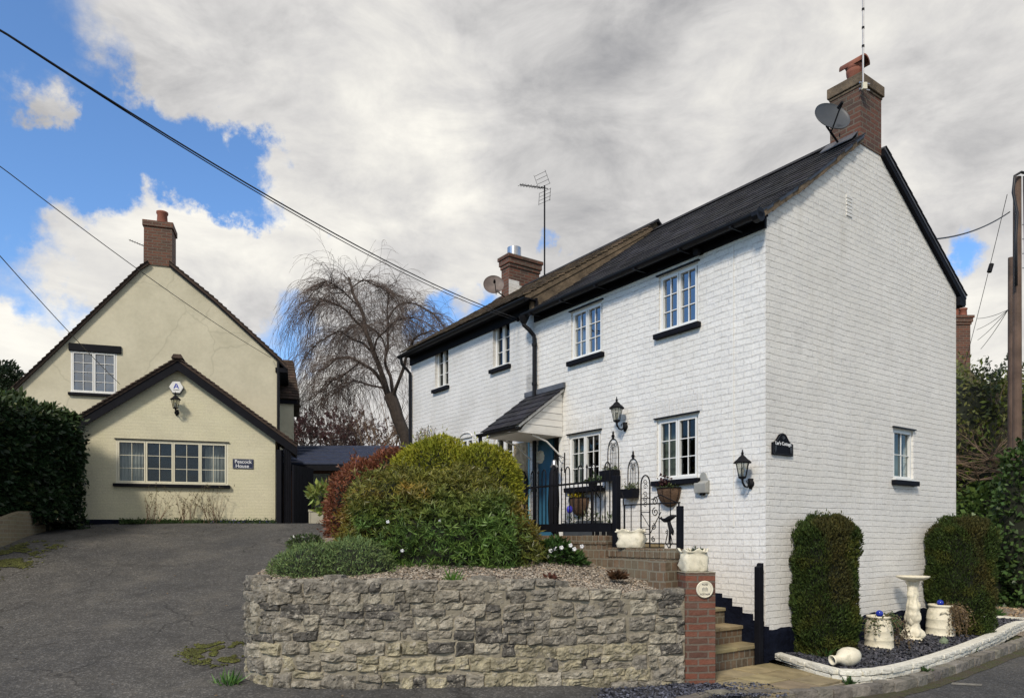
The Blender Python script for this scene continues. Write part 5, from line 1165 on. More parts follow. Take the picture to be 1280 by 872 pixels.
# ornamental trellis between the posts
t = thing('ornamental_trellis', 'black wrought iron gate panel with scrolls and a tall pointed arch between the posts', 'trellis', HOUSE)
z0 = za+.005; zr = HF(820, 629, XR)[1]; yL, yR_ = post1_y-.07, post2_y+.06
b = MB(); b.tube([(XR, yL, zr), (XR, yR_, zr)], .008, 6); b.tube([(XR, yL, z0+.05), (XR, yR_, z0+.05)], .008, 6); b.tube([(XR, yL, z0), (XR, yL, zr)], .012, 6); b.tube([(XR, yR_+.02, z0), (XR, yR_+.02, zr)], .010, 6)
b.tube([(XR, yL+.02, zr), (XR, yL+.02, zr+.10), (XR, yL+.05, zr+.16)], .008, 6)
for px_ in (789, 824, 838): y = HF(px_, 640, XR)[0]; b.tube([(XR, y, z0), (XR, y, zr)], .006, 5)
b.build('frame', MT['iron'], t)
ya, yb = HF(802, 640, XR)[0], HF(813, 640, XR)[0]; zt_ = HF(808, 605, XR)[1]; b = MB(); yc = (ya+yb)/2; w = (ya-yb)/2
b.tube([(XR-.01, ya, z0), (XR-.01, ya, zt_)]+[(XR-.01, yc+w*math.cos(math.pi*q/8), zt_+w*1.5*math.sin(math.pi*q/8)) for q in range(1, 8)]+[(XR-.01, yb, zt_), (XR-.01, yb, z0)], .009, 6)
U = (0, 1, 0); V_ = (0, 0, 1)
for zz in (zt_+.02, zt_-.12, zr+.04): b.tube(spiral((XR-.01, yc, zz), w*.5, 1.2, U, V_, start=0), .0045, 4); b.tube(spiral((XR-.01, yc, zz-.05), w*.5, 1.2, U, V_, start=3.1, sgn=-1), .0045, 4)
for zz in (zr+.07, zr+.0, zr-.10, z0+.22, z0+.16): b.tube([(XR-.01, ya, zz), (XR-.01, yb, zz)], .006, 5)
b.tube([(XR-.01, ya, zr-.1), (XR-.01, yb, z0+.24), (XR-.01, ya, z0+.24)], .005, 5); b.build('arch_panel', MT['iron'], t)
b = MB()
for (y_, z_, r_, s_) in ((yb-.07, zr+.03, .05, 1), (yb-.08, zr-.10, .055, -1), (yb-.05, z0+.25, .04, 1), (yb-.05, z0+.1, .035, -1)): b.tube(spiral((XR, y_, z_), r_, 1.4, U, V_, start=1.5, sgn=s_), .006, 5)
b.tube([(XR, yb-.02, zr+.05), (XR, yb-.16, zr+.10), (XR, yR_+.05, zr-.0)], .007, 5); b.tube([(XR, yb, zr-.35), (XR, yb-.17, zr-.1)], .006, 5)
for sg in (-1, 1): b.tube([(XR, yR_+.17, z0), (XR, yR_+.17+sg*.05, z0+.06), (XR, yR_+.17+sg*.015, z0+.20)], .006, 5); b.tube(spiral((XR, yR_+.17+sg*.035, z0+.19), .025, 1.2, U, V_, start=1.5*sg, sgn=sg), .005, 4)
b.build('scroll', MT['iron'], t)
XR = XB
b = MB(); z1 = HF(850, 632, XR)[1]; b.box(XR-.03, XR+.03, post2_y-.032, post2_y+.032, 1.0, z1); b.box(XR-.04, XR+.30, post2_y-.04, post2_y+.04, za-.14, za-.03); tag(b.build('gate_post', MT['black'], frame=HOUSE, bevel=.006), 'square black post behind the white pot on the brick pier', 'post')
# cast iron ornament on the post: bird like bracket
t = thing('iron_ornament', 'black cast iron bird shaped ornament fixed to the lower gate post', 'ornament', HOUSE @ Matrix.Translation((XR-.05, HF(840, 655, XR)[0], HF(840, 650, XR)[1])))
b = MB(); b.tube([(0, -.10, .05), (0, -.04, .035), (0, .02, .01), (0, .07, .0), (0, .11, .015), (0, .125, .03)], [.012, .03, .034, .024, .012, .018], 8); b.build('body', MT['iron'], t, smooth=True); b = MB(); b.tube([(0, .01, -.01), (0, -.01, -.12), (0, .0, -.26)], [.016, .010, .008], 6); b.tube([(0, -.0, -.01), (0, -.05, -.13), (0, -.06, -.17)], [.014, .022, .006], 6); b.build('leg', MT['iron'], t)
# black post beside the lowest steps
b = MB(); p = HF(949, 760, -.12); y_, z_ = HF(949, 703, -.12); b.prism([(-.165, y_-.04, -.0), (-.085, y_-.04, 0), (-.085, y_-.04, z_+.0), (-.115, y_-.04, z_-.01), (-.125, y_-.04, z_-.04), (-.165, y_-.04, z_-.05)], (0, .08, 0)); tag(b.build('handrail_post', MT['black'], frame=HOUSE, bevel=.005), 'black wooden post at the corner of the house beside the stone steps', 'post')

# ================================================================== FOLIAGE
def leafmesh(name, mat, P_, N_, S_, C_, aspect=.45, droop=.0, fold=.0, parent=None, frame=None, tips=True, jitter=.6, seed=1):
    rs = np.random.default_rng(seed); n = len(P_); P_ = np.asarray(P_, float); N_ = np.asarray(N_, float); S_ = np.asarray(S_, float).reshape(-1, 1)
    d = N_+rs.normal(0, jitter, (n, 3)); d[:, 2] -= droop; d /= np.linalg.norm(d, axis=1, keepdims=True)+1e-9
    r_ = rs.normal(0, 1, (n, 3)); s = np.cross(d, r_); s /= np.linalg.norm(s, axis=1, keepdims=True)+1e-9
    up = np.cross(s, d)
    L = S_*rs.uniform(.7, 1.3, (n, 1)); W = L*aspect*.5
    a = P_; c = P_+d*L; m = P_+d*L*.5+up*L*fold; q1, q2 = m+s*W, m-s*W
    v = np.stack([a, q1, c, q2], 1).reshape(-1, 3); me = bpy.data.meshes.new(name)
    me.vertices.add(len(v)); me.vertices.foreach_set('co', v.astype(np.float32).ravel()); me.loops.add(4*n); me.loops.foreach_set('vertex_index', np.arange(4*n, dtype=np.int32))
    me.polygons.add(n); me.polygons.foreach_set('loop_start', np.arange(0, 4*n, 4, dtype=np.int32)); me.polygons.foreach_set('loop_total', np.full(n, 4, dtype=np.int32)); me.update(calc_edges=True)
    col = np.repeat(np.concatenate([np.asarray(C_, float), np.ones((n, 1))], 1), 4, axis=0); at = me.color_attributes.new('tint', 'FLOAT_COLOR', 'POINT'); at.data.foreach_set('color', col.astype(np.float32).ravel())
    me.materials.append(mat); o = bpy.data.objects.new(name, me); COL.objects.link(o)
    if parent is not None: o.parent = parent
    elif frame is not None: o.matrix_world = frame
    return o
def shell(n, surf, depth, seed, lump=.0, lf=2.0):      # surf(u) -> point, outward normal; leaves spread through the outer layer
    rs = random.Random(seed); Pn, Nn = [], []
    while len(Pn) < n:
        p, nr = surf(rs); f = lump*noise.noise(p*lf)+lump*.5*noise.noise(p*lf*2.7); k = depth*rs.random()**1.6
        Pn.append(p+nr*(f-k)); Nn.append(nr)
    return Pn, Nn
def cols(Pn, base, seed, var=.25, spots=None, sf=1.5):
    rs = random.Random(seed); out = []
    for p in Pn:
        c = base
        if spots:
            for (fn, cc) in spots:
                w = fn(p, rs)
                if w > 0: c = tuple(c[i]*(1-w)+cc[i]*w for i in range(3))
        g = rs.uniform(1-var, 1+var)*(1+.25*noise.noise(p*sf)); h = rs.uniform(-.1, .1); out.append((max(.002, c[0]*g*(1+h)), max(.002, c[1]*g), max(.001, c[2]*g*(1-h))))
    return out
def dome(c, r, zmin=-.15, p=2.0):
    c = Vector(c)
    def f(rs):
        while 1:
            v = Vector((rs.gauss(0, 1), rs.gauss(0, 1), rs.gauss(0, 1))).normalized()
            if v.z > zmin: break
        m = (abs(v.x)**p+abs(v.y)**p+abs(v.z)**p)**(-1/p); q = Vector((v.x*m*r[0], v.y*m*r[1], v.z*m*r[2])); n = Vector((v.x/r[0], v.y/r[1], v.z/r[2])).normalized(); return c+q, n
    return f
def multi(fs):
    tot = sum(w for w, _ in fs)
    def f(rs):
        x = rs.random()*tot
        for w, g in fs:
            x -= w
            if x <= 0: return g(rs)
        return fs[-1][1](rs)
    return f
def core(b, c, r, k=.82, amp=.12, seed=0, zcut=None): b.blob(c, (r[0]*k, r[1]*k, r[2]*k), 3, amp, 2.2, seed)
MT['core'] = simple('inner_twigs', (.010, .013, .006), .95, var=.4, bmp=.5)
def shrub(name, label, cat, domes, n, size, base, mat='leaf', aspect=.4, depth=.12, lump=.08, jitter=.6, droop=0, var=.3, spots=None, seed=1, ck=.84, group=None, lf=2.5, fold=.05, extra=None, part='foliage', zmin=-.15, rosette=1):
    t = thing(name, label, cat, None, group); fs = [((d[1][0]*d[1][1]+d[1][0]*d[1][2]), dome(d[0], d[1], zmin)) for d in domes]
    def inside(p, skip):
        for j, d in enumerate(domes):
            if j == skip: continue
            q = ((p.x-d[0][0])/d[1][0])**2+((p.y-d[0][1])/d[1][1])**2+((p.z-d[0][2])/d[1][2])**2
            if q < .55: return True
        return False
    Pn, Nn = shell(n//rosette, multi(fs), depth, seed, lump, lf)
    keep = [i for i, p in enumerate(Pn) if not inside(p, -1)]; Pn = [Pn[i] for i in keep]; Nn = [Nn[i] for i in keep]
    Cn = cols(Pn, base, seed, var, spots)
    if rosette > 1:      # whorls of narrow leaves round each shoot tip
        rr = random.Random(seed+9); P2, N2, C2 = [], [], []
        for p, nn_, c_ in zip(Pn, Nn, Cn):
            ax_ = (nn_*.8+Vector((rr.gauss(0, .35), rr.gauss(0, .35), .35))).normalized(); u_ = ax_.orthogonal().normalized(); w_ = ax_.cross(u_); a0 = rr.uniform(0, 6.28)
            for k in range(rosette):
                a = a0+6.283*k/rosette; el = rr.uniform(.15, .9); P2.append(p); N2.append(u_*math.cos(a)+w_*math.sin(a)+ax_*el); g = rr.uniform(.8, 1.2); C2.append((c_[0]*g, c_[1]*g, c_[2]*g))
        leafmesh(part, MT[mat], P2, N2, [size]*len(P2), C2, aspect, droop, fold, t, jitter=.18, seed=seed)
    else: leafmesh(part, MT[mat], Pn, [n_*.8+Vector((0, 0, .25)) for n_ in Nn], [size]*len(Pn), Cn, aspect, droop, fold, t, jitter=jitter, seed=seed)
    b = MB()
    for j, d in enumerate(domes): core(b, d[0], d[1], ck, .1, seed+j)
    b.build('branches', MT['core'], t, smooth=True)
    # stray shoots breaking the outline
    rs = random.Random(seed+500); Q, M_ = [], []; f = multi(fs)
    for _ in range(max(12, n//260)):
        p, nr = f(rs)
        if inside(p, -1): continue
        d = (nr+Vector((rs.gauss(0, .25), rs.gauss(0, .25), .55))).normalized(); LL = rs.uniform(.8, 2.6)*size
        for k in range(9): Q.append(p+d*LL*k/8+nr*lump*.5*noise.noise(p*lf)); M_.append((d+Vector((rs.gauss(0, .5), rs.gauss(0, .5), rs.gauss(0, .4)))).normalized())
    if len(Q) > 600: leafmesh('shoots', MT[mat], Q, M_, [size*.8]*len(Q), cols(Q, base, seed+1, var, spots), aspect, 0, fold, t, jitter=.3, seed=seed+7)
    if extra: extra(t)
    return t

# big shrub on the raised bed
BC = [((-.95, 8.75, 1.32), (1.22, .95, .98)), ((-.72, 8.95, 1.66), (.88, .80, .76)), ((-1.72, 8.68, 1.22), (.56, .6, .60)), ((-.22, 8.6, 1.28), (.60, .60, .78)), ((-1.45, 8.78, 1.72), (.68, .62, .70))]
def orange(p, rs): 
    v = noise.noise(p*1.1+Vector((3, 1, 2)))+.35*noise.noise(p*4); return max(0, min(.75, (v-.12)*2.5))*(.4+.6*sst(p.z, 1.3, 1.9))
def olive(p, rs): return sst(p.z+.25*noise.noise(p*2), 1.6, 2.25)*.8
def flowers(t):
    for i, q in enumerate([(485, 652), (550, 651), (503, 688)]):
        D = 7.80 if q[1] > 680 else 7.9; c = P(q[0], q[1], D)
        b = MB(); 
        for k in range(5): a = k*1.257; b.tube([c, c+Vector((.016*math.cos(a), -.012, .016*math.sin(a)))], [.004, .009], 5)
        b.build('flower', MT['letter'], t)
shrub('evergreen_shrub', 'large rounded evergreen shrub with narrow leaves, bronze patches and a few white flowers', 'shrub', BC, 72000, .078, (.085, .15, .032), 'leaf_gloss', .17, .24, .15, .9, 0, .42, [(olive, (.165, .15, .030)), (orange, (.24, .135, .022))], 3, .80, extra=flowers, rosette=8)
YC = [((-1.02, 9.72, 2.10), (.74, .58, .82)), ((-.44, 9.62, 2.12), (.60, .5, .70))]
shrub('golden_conifer', 'golden green conifer mound rising behind the big evergreen shrub', 'shrub', YC, 30000, .060, (.27, .27, .028), 'needle', .26, .14, .07, .55, 0, .28, [(lambda p, rs: .4*sst(noise.noise(p*2), .0, .4), (.12, .16, .018))], 5, .88)
RC = [((-2.22, 10.6, 1.92), (.55, .6, .82)), ((-1.80, 10.75, 2.30), (.58, .5, .60))]
shrub('copper_shrub', 'reddish brown leaved shrub on the drive side of the big evergreen', 'shrub', RC, 19000, .065, (.17, .058, .030), 'leaf', .34, .16, .08, .8, 0, .35, [(lambda p, rs: .6 if rs.random() < .2 else 0, (.20, .11, .05))], 6, .86, zmin=-.6)
GC = [((-2.15, 7.85, 1.13), (.52, .55, .38)), ((-1.72, 7.8, 1.12), (.48, .5, .43))]
shrub('low_shrub', 'low grey green heather like mound on the left end of the stone wall', 'shrub', GC, 16000, .045, (.14, .20, .075), 'needle', .22, .10, .05, .7, 0, .3, None, 8, .88)
def fl2(t):
    for i in range(6):
        c = Vector((.60+rnd.uniform(-.22, .25), 8.55+rnd.uniform(-.1, .0), 1.42+rnd.uniform(-.08, .10))); b = MB()
        for k in range(5): a = k*1.257; b.tube([c, c+Vector((.022*math.cos(a), -.012, .022*math.sin(a)))], [.005, .012], 5)
        b.build('flower', MT['letter'], t)
shrub('flowering_shrub', 'small dark leaved shrub with cream flowers below the railing', 'shrub', [((.52, 8.75, 1.30), (.27, .26, .24)), ((.73, 8.8, 1.24), (.18, .2, .16))], 2400, .085, (.035, .075, .018), 'leaf_gloss', .38, .12, .06, .8, 0, .35, None, 9, .75, extra=fl2)
# small tufts on the gravel
def tuft(label, c, n, L, col, seed, spread=.7, w=.09, name='grass_tuft', cat='plant'):
    rs = random.Random(seed); c = Vector(c); Pn = [c+Vector((rs.gauss(0, L*.12), rs.gauss(0, L*.12), 0)) for _ in range(n)]; Nn = [Vector((rs.gauss(0, spread), rs.gauss(0, spread), 1)).normalized() for _ in range(n)]
    return tag(leafmesh(name, MT['leaf'], Pn, Nn, [L*rs.uniform(.7, 1.2) for _ in range(n)], cols(Pn, col, seed, .3), w, 0, .06, jitter=.1, seed=seed), label, cat)
c = P(566, 755, 7.15); tuft('bright green grassy tuft on the edge of the stone wall', (c.x, 7.22, 1.10), 60, .15, (.09, .19, .03), 3)
c = P(478, 733, 7.5); tuft('small yellow green plant in the gravel left of the big shrub', (-1.35, 7.45, 1.13), 50, .06, (.20, .24, .05), 4, 1.2, .4)
tuft('low dark purple plant in the gravel beside the grassy tuft', (-.17, 7.5, 1.10), 110, .07, (.055, .022, .028), 6, 1.3, .4)
tuft('flat reddish mat plant in the gravel right of the grassy tuft', (.42, 7.65, 1.09), 220, .09, (.12, .05, .035), 7, 1.6, .35)
tuft('dry brown patch of creeping plant on the gravel slope near the brick wall', (1.2, 8.0, 1.10), 300, .12, (.10, .055, .03), 8, 1.8, .25)
g_ = G(286, 862, 0.02); tuft('green grass clump at the left foot of the stone wall', (g_.x, g_.y, .0), 110, .22, (.10, .20, .05), 9)
for i, (px, py, lb) in enumerate(((952, 795, 'green weeds at the foot of the dark clipped conifer beside the steps'), (1030, 822, 'green weeds behind the lying white jug'), (1246, 770, 'green tuft at the right tip of the slate bed'))):
    c = G(px, py, .06); tuft(lb, (c.x, c.y, .05), 80, .16 if i != 2 else .2, (.06, .13, .03), 20+i, .8, .14, 'weeds')
for i, (px, py, lb) in enumerate(((1158, 838, 'weed growing between edging and kerb at mid length'), (1215, 812, 'weed growing between edging and kerb near its right end'), (1062, 851, 'tiny weed at the corner of the white edging'))):
    c = G(px, py+3, -.02); tuft(lb, (c.x, c.y, -.03), 40, .10, (.05, .10, .03), 30+i, .9, .2, 'weeds')

# clipped conifers by the gable
def column_surf(c, r, h, dome_h):
    c = Vector(c); FY = .74
    def f(rs):
        a = rs.uniform(0, 2*math.pi)
        if rs.random() < .80:
            z = rs.random()*(h-dome_h*.5); e = 1+.03*math.sin(3*a)
            k = (abs(math.cos(a))**3.2+abs(math.sin(a))**3.2)**(-1/3.2); kk = k*r*(.86+.14*sst(z/h, 0, .35))*(1-.30*max(0, (z-(h-dome_h))/dome_h)**2)
            return c+Vector((kk*math.cos(a), FY*kk*math.sin(a), z)), Vector((math.cos(a), math.sin(a), .25)).normalized()
        q = math.sqrt(rs.random()); k = (abs(math.cos(a))**3.2+abs(math.sin(a))**3.2)**(-1/3.2); z = h-dome_h*.62*q**3
        return c+Vector((k*r*.93*q*math.cos(a), FY*k*r*.93*q*math.sin(a), z)), Vector((.4*q*math.cos(a), .4*q*math.sin(a), 1)).normalized()
    return f
def clipped(label, c, r, h, seed):
    t = thing('clipped_conifer', label, 'conifer', None, 'clipped conifers against the white gable'); Pn, Nn = shell(42000, column_surf(c, r, h, .30), .10, seed, .085, 3.4)
    # stray sprigs
    rs = random.Random(seed); Q = []; M_ = []
    for _ in range(260):
        p, n_ = column_surf(c, r, h, .30)(rs)
        if p.z > c[2]+h*.75:
            for k in range(7): Q.append(p+Vector((rs.gauss(0, .006), rs.gauss(0, .006), k*.012))); M_.append(Vector((rs.gauss(0, .4), rs.gauss(0, .4), 1)))
    Pn += Q; Nn += M_
    leafmesh('foliage', MT['needle'], Pn, [n_*.5+Vector((0, 0, .75)) for n_ in Nn], [.042]*len(Pn), cols(Pn, (.036, .058, .012), seed, .5, [(lambda p, rs: .6*sst(noise.noise(p*3.5), .0, .4), (.085, .088, .016)), (lambda p, rs: .5*sst(noise.noise(p*2+Vector((5, 5, 5))), .15, .4), (.075, .05, .02))], 4), .32, 0, .05, t, jitter=.45, seed=seed)
    b = MB(); b.lathe([(r*.60, 0), (r*.78, h*.25), (r*.82, h*.6), (r*.78, h-.35), (r*.5, h-.2), (0, h-.15)], c, 20, wob=lambda a, z: (1+.06*noise.noise(Vector((math.cos(a)*2, math.sin(a)*2, z*2))))*(1-.25*abs(math.sin(a)))); b.build('branches', MT['core'], t, smooth=True); return t
clipped('taller left clipped dark conifer beside the stone steps', (3.99, 9.0, .08), .385, 1.74, 41)
clipped('right clipped dark conifer behind the birdbath at the far corner of the gable', (6.96, 10.95, .08), .455, 1.76, 42)

# slate bed with white edging
EP = [G(px, py, -.02) for px, py in ((964, 826), (1000, 838), (1046, 851), (1062, 853), (1100, 850), (1145, 840), (1195, 823), (1240, 804), (1272, 787))]; EP = [Vector((p.x, p.y, 0)) for p in EP]+[Vector((9.15, 12.35, 0)), Vector((8.9, 12.9, 0)), Vector((8.2, 12.9, 0))]
ep = spline(EP, 6); bp = [(p.x, p.y) for p in ep]+[(7.4, 11.9), (3.16, 8.82)]
b = MB(); b.prism([(x, y, -.12) for x, y in bp], (0, 0, .16)); kind(b.build('slate_bed', MT['slate_bed']), 'structure')
def s_slate():
    while 1:
        x, y = rnd.uniform(3, 9.2), rnd.uniform(7.6, 13)
        if pip(x, y, bp): l = BR @ Vector((x, y, 0)); return (x, y, .045+.05*sst(-l.y, 1.4, .1)+.015*noise.noise(Vector((x*3, y*3, 0))))
tag(pebbles(11000, s_slate, .024, [(1, 1, 1.02), (.65, .62, .6), (1.4, 1.35, 1.3), (2.0, 1.8, 1.7)], .3).build('slate_chips', MT['slate_chip']), 'dark slate chippings filling the bed below the gable', 'slate chippings', kind='stuff')
et = thing('white_edging', 'low white painted brick edging curving round the slate bed', 'edging')
sp = path_sample(ep, .02); r6 = random.Random(9); b = MB()
for course in range(3):
    i = int(r6.uniform(0, 8)) if course else 0; z0 = -.06+course*.062
    while i < len(sp)-3:
        L = r6.uniform(.18, .30); k = min(int(L/.02), len(sp)-1-i); c, t_, s = sp[i+k//2]; ca = sp[i][0]; cb_ = sp[min(i+k, len(sp)-1)][0]; t_ = (cb_-ca).normalized(); c = (ca+cb_)/2
        block(b, c+Vector((0, 0, z0+r6.uniform(-.003, .003)))-Vector((t_.y, -t_.x, 0))*(-.005+.012*(2-course)+r6.uniform(-.006, .006)), t_, (cb_-ca).length-.003, .125, .056, r6.random()*99); i += max(k, 1)
b.build('stonework', MT['edging'], et, smooth=False)
b = MB()
for (c, t_, s) in sp[::1]: pass
pts = [c+Vector((-t_.y, t_.x, 0))*.075 for c, t_, s in sp[::4]]
b.add([v for c in pts for v in (c+Vector((0, 0, -.09)), c+Vector((0, 0, .105)))], [(2*i, 2*i+2, 2*i+3, 2*i+1) for i in range(len(pts)-1)]); b.build('mortar_core', MT['edging'], et, solid=.03)

# milk churns
def churn(label, c, s=1.0, seed=1, tilt=0):
    t = thing('milk_churn', label, 'milk churn', Matrix.Translation(c) @ Matrix.Rotation(R(tilt), 4, 'Y') @ Matrix.Scale(s, 4), 'white churn planters in the slate bed')
    prof = [(.20, 0), (.205, .01), (.205, .03), (.196, .035), (.195, .14), (.200, .15), (.195, .16), (.190, .27), (.194, .28), (.189, .29), (.183, .36), (.170, .41), (.158, .435), (.156, .46), (.172, .47), (.174, .49), (.165, .497), (.150, .49), (.148, .44), (.0, .44)]
    b = MB(); b.lathe(prof, (0, 0, 0), 36); b.build('churn_body', MT['pot_white'], t, smooth=True)
    for sg in (-1, 1):
        b = MB(); b.tube([(sg*.05-.06, -.17 if 1 else 0, .365), (sg*.05-.05+.0, -.205, .40), (sg*.05, -.20, .40), (sg*.05+.04, -.185, .36)] if sg < 0 else [(.06, .16, .37), (.05, .20, .40), (0, .21, .40), (-.04, .19, .36)], .009, 8); b.build('handle', MT['pot_white'], t, smooth=True)
    b = MB(); b.lathe([(.15, 0), (.0, .015)], (0, 0, .455), 16); b.build('soil', MT['soil'], t); return t
cl = G(1107, 812, .06); cR = G(1184, 797, .06)
CL = Vector((cl.x, cl.y+.17, .045)); CRt = Vector((cR.x, cR.y+.17, .05))
churn('white ridged milk churn planter left of the birdbath', CL, .92, 1, 0); churn('white ridged milk churn planter right of the birdbath', CRt, 1.0, 2, 1)
for (c, s, lb, dx) in ((CL, .92, 'blue glass garden ball on a stem in the left churn', -.02), (CRt, 1.0, 'blue glass garden ball on a stem in the right churn', -.03)):
    t = thing('glass_ball', lb, 'garden ball', Matrix.Translation(c+Vector((dx, -.05, .44*s)))); b = MB(); b.lathe([(.048*math.sin(math.pi*k/12), -.048*math.cos(math.pi*k/12)) for k in range(13)], (0, 0, .085), 18); b.build('ball', MT['cobalt'], t, smooth=True); b = MB(); b.tube([(0, 0, -.05), (0, 0, .045)], .006, 6); b.build('stem', MT['iron'], t)
def trail(label, starts, n, L, col, seed, name='trailing_plant', leaf=.035, box=None):
    rs = random.Random(seed); Pn = []; t = thing(name, label, 'plant'); b = MB()
    for _ in range(n):
        p = Vector(rs.choice(starts))+Vector((rs.gauss(0, .03), rs.gauss(0, .03), rs.gauss(0, .01))); v = Vector((rs.gauss(0, .5), rs.gauss(-.2, .5), .5)).normalized()*.03; pts = [p.copy()]; l = 0; LL = L*rs.uniform(.4, 1.0)
        while l < LL: v += Vector((rs.gauss(0, .004), rs.gauss(0, .004), -.010)); v = v.normalized()*.03; p = p+v; l += .03; pts.append(p.copy()); Pn += [p+Vector((rs.gauss(0, .012), rs.gauss(0, .012), rs.gauss(0, .01))) for _ in range(2)]
        b.tube(pts, .0025, 3, cap=False)
    b.build('stem', MT['twig_light'], t); leafmesh('leaves', MT['leaf'], Pn, [Vector((rs.gauss(0, 1), rs.gauss(0, 1), rs.gauss(0, 1))) for _ in Pn], [leaf]*len(Pn), cols(Pn, col, seed, .35), .6, .2, .05, t, seed=seed); return t
trail('dry brownish plant trailing over the right side of the right churn', [CRt+Vector((.10, -.06, .47)), CRt+Vector((.15, -.02, .46))], 60, .55, (.14, .10, .05), 3)
trail('green leafy stems hanging from the left churn', [CL+Vector((.08, -.08, .43)), CL+Vector((.12, 0, .43)), CL+Vector((-.06, -.08, .43))], 26, .30, (.06, .09, .03), 4)
trail('small creeping plant at the foot of the birdbath', [Vector((CL.x+.30, CL.y-.02, .25)), Vector((CL.x+.27, CL.y+.1, .36))], 30, .3, (.13, .10, .06), 5)
# birdbath
bc = G(1147, 802, .06); bt = thing('birdbath', 'white sculpted stone birdbath with shell edged bowl between the churns', 'birdbath', Matrix.Translation((bc.x, bc.y+.12, .05)))
b = MB(); b.lathe([(.155, 0), (.16, .03), (.13, .05), (.12, .07)], (0, 0, 0), 10, wob=lambda a, z: 1+.06*math.cos(5*a)); b.build('base', MT['pot_white'], bt, bevel=.006)
b = MB()
def wobb(a, z): return 1+.16*math.cos(2*a+z*8)+.07*math.cos(7*a-z*15)+.16*noise.noise(Vector((math.cos(a)*2.5, math.sin(a)*2.5, z*14)))+.07*noise.noise(Vector((math.cos(a)*6, math.sin(a)*6, z*40)))
prof = [(.12, .06), (.135, .10), (.12, .15), (.085, .20), (.075, .27), (.10, .33), (.105, .40), (.095, .45), (.10, .50), (.085, .56), (.07, .62), (.078, .68), (.065, .74), (.06, .80), (.075, .85), (.085, .87)]
fp = []
for i in range(len(prof)-1):
    for k in range(3): t_ = k/3; fp.append((prof[i][0]*(1-t_)+prof[i+1][0]*t_, prof[i][1]*(1-t_)+prof[i+1][1]*t_))
b.lathe(fp+[prof[-1]], (0, 0, 0), 36, wob=wobb)
for (x, y, z, r_) in ((.045, -.055, .52, .04), (.05, -.045, .38, .045), (-.045, -.05, .30, .04)): b.blob((x, y, z), (r_*.9, r_*.8, r_*1.6), 2, .5, 3, z*10)
b.build('pedestal', MT['pot_white'], bt, smooth=True)
b = MB(); b.lathe([(.07, .87), (.10, .885), (.15, .90), (.20, .925), (.215, .945), (.21, .955), (.19, .945), (.12, .925), (0, .915)], (0, 0, 0), 40, wob=lambda a, z: 1+(.035*math.cos(14*a) if z > .9 else 0)); b.build('bowl', MT['pot_white'], bt, smooth=True)
# lying jug
jc = G(1060, 826, .05); t = thing('stone_jug', 'white stoneware jug lying on its side at the front of the slate bed', 'jug', Matrix.Translation((3.93, 8.27, .17)) @ Matrix.Rotation(R(198), 4, 'Z') @ Matrix.Rotation(R(97), 4, 'Y'))
b = MB(); b.lathe([(.0, -.155), (.065, -.15), (.092, -.11), (.112, -.04), (.115, .02), (.10, .07), (.065, .11), (.05, .135), (.046, .19), (.058, .205), (.060, .225), (.050, .225), (.038, .20), (.036, .12), (.0, .10)], (0, 0, 0), 28); b.build('jug_body', MT['pot_white'], t, smooth=True)
b = MB(); b.tube([(0, -.048, .18), (0, -.095, .165), (0, -.115, .11), (0, -.10, .06)], .013, 8); b.build('handle', MT['pot_white'], t, smooth=True)
b = MB(); b.lathe([(.036, .0), (0, .0)], (0, 0, .17), 14); b.build('dark_mouth', MT['soil'], t)
c = G(1180, 805, .05); b = MB(); b.col = (.7, 1.0, .75); b.blob((c.x, c.y, .08), (.075, .05, .08), 1, .5, 1.5, 4); tag(b.build('rough_stone', simple('green_stone', (.16, .20, .13), .9, var=.4)), 'small greenish pointed rock in front of the right churn', 'rock')
c = G(1240, 778, .05); b = MB(); b.prism([(c.x-.025, c.y, 0), (c.x+.03, c.y, 0), (c.x+.03, c.y, .30), (c.x+.01, c.y, .34), (c.x-.01, c.y, .30)], (0, .02, 0)); tag(b.build('garden_marker', MT['pot_white']), 'small white upright marker at the right end of the slate bed', 'marker')
# white sack like pots
def sackpot(label, frame, w, h, d, seed):
    t = thing('stone_pot', label, 'plant pot', frame, 'white sack shaped pots'); b = MB(); n = 44; prof = [(.86, 0), (.95, .05), (1.0, .25), (1.0, .5), (.97, .68), (.90, .78), (.94, .88), (1.06, .96), (1.04, 1.0), (.90, .98), (.86, .86), (0, .84)]; vs = []
    for i, (r_, z) in enumerate(prof):
        for k in range(n):
            a = 2*math.pi*k/n; m = (abs(math.cos(a))**4+abs(math.sin(a))**4)**(-.25); q = Vector((math.cos(a), math.sin(a), z)); f = 1+(.16*noise.noise(q*2.6+Vector((seed, 0, 0)))+.05*math.sin(a*5+z*9+seed)+.08*noise.noise(q*6)) if 0 < i < 10 else 1
            zz = z+(.08*math.sin(a*6+seed)+.06*noise.noise(q*5) if i in (7, 8, 9) else (.04*noise.noise(q*4+Vector((seed, 5, 0))) if 1 < i < 7 else 0)); vs.append((r_*m*f*math.cos(a)*w/2, r_*m*f*math.sin(a)*d/2, zz*h))
    b.add(vs, [(i*n+k, i*n+(k+1) % n, (i+1)*n+(k+1) % n, (i+1)*n+k) for i in range(len(prof)-1) for k in range(n)]+[tuple(range(n-1, -1, -1))]); b.build('pot_body', MT['pot_white'], t, smooth=True)
    b = MB(); b.box(-w*.36, w*.36, -d*.34, d*.34, h*.80, h*.87); b.build('soil', MT['soil'], t); return t
fr1 = HOUSE @ Matrix.Translation((XB-.035, HF(792, 683, XB)[0], za)) @ Matrix.Rotation(R(-62), 4, 'Z'); sackpot('white sack shaped pot on the brick wall below the trellis', fr1, .33, .215, .19, 1)
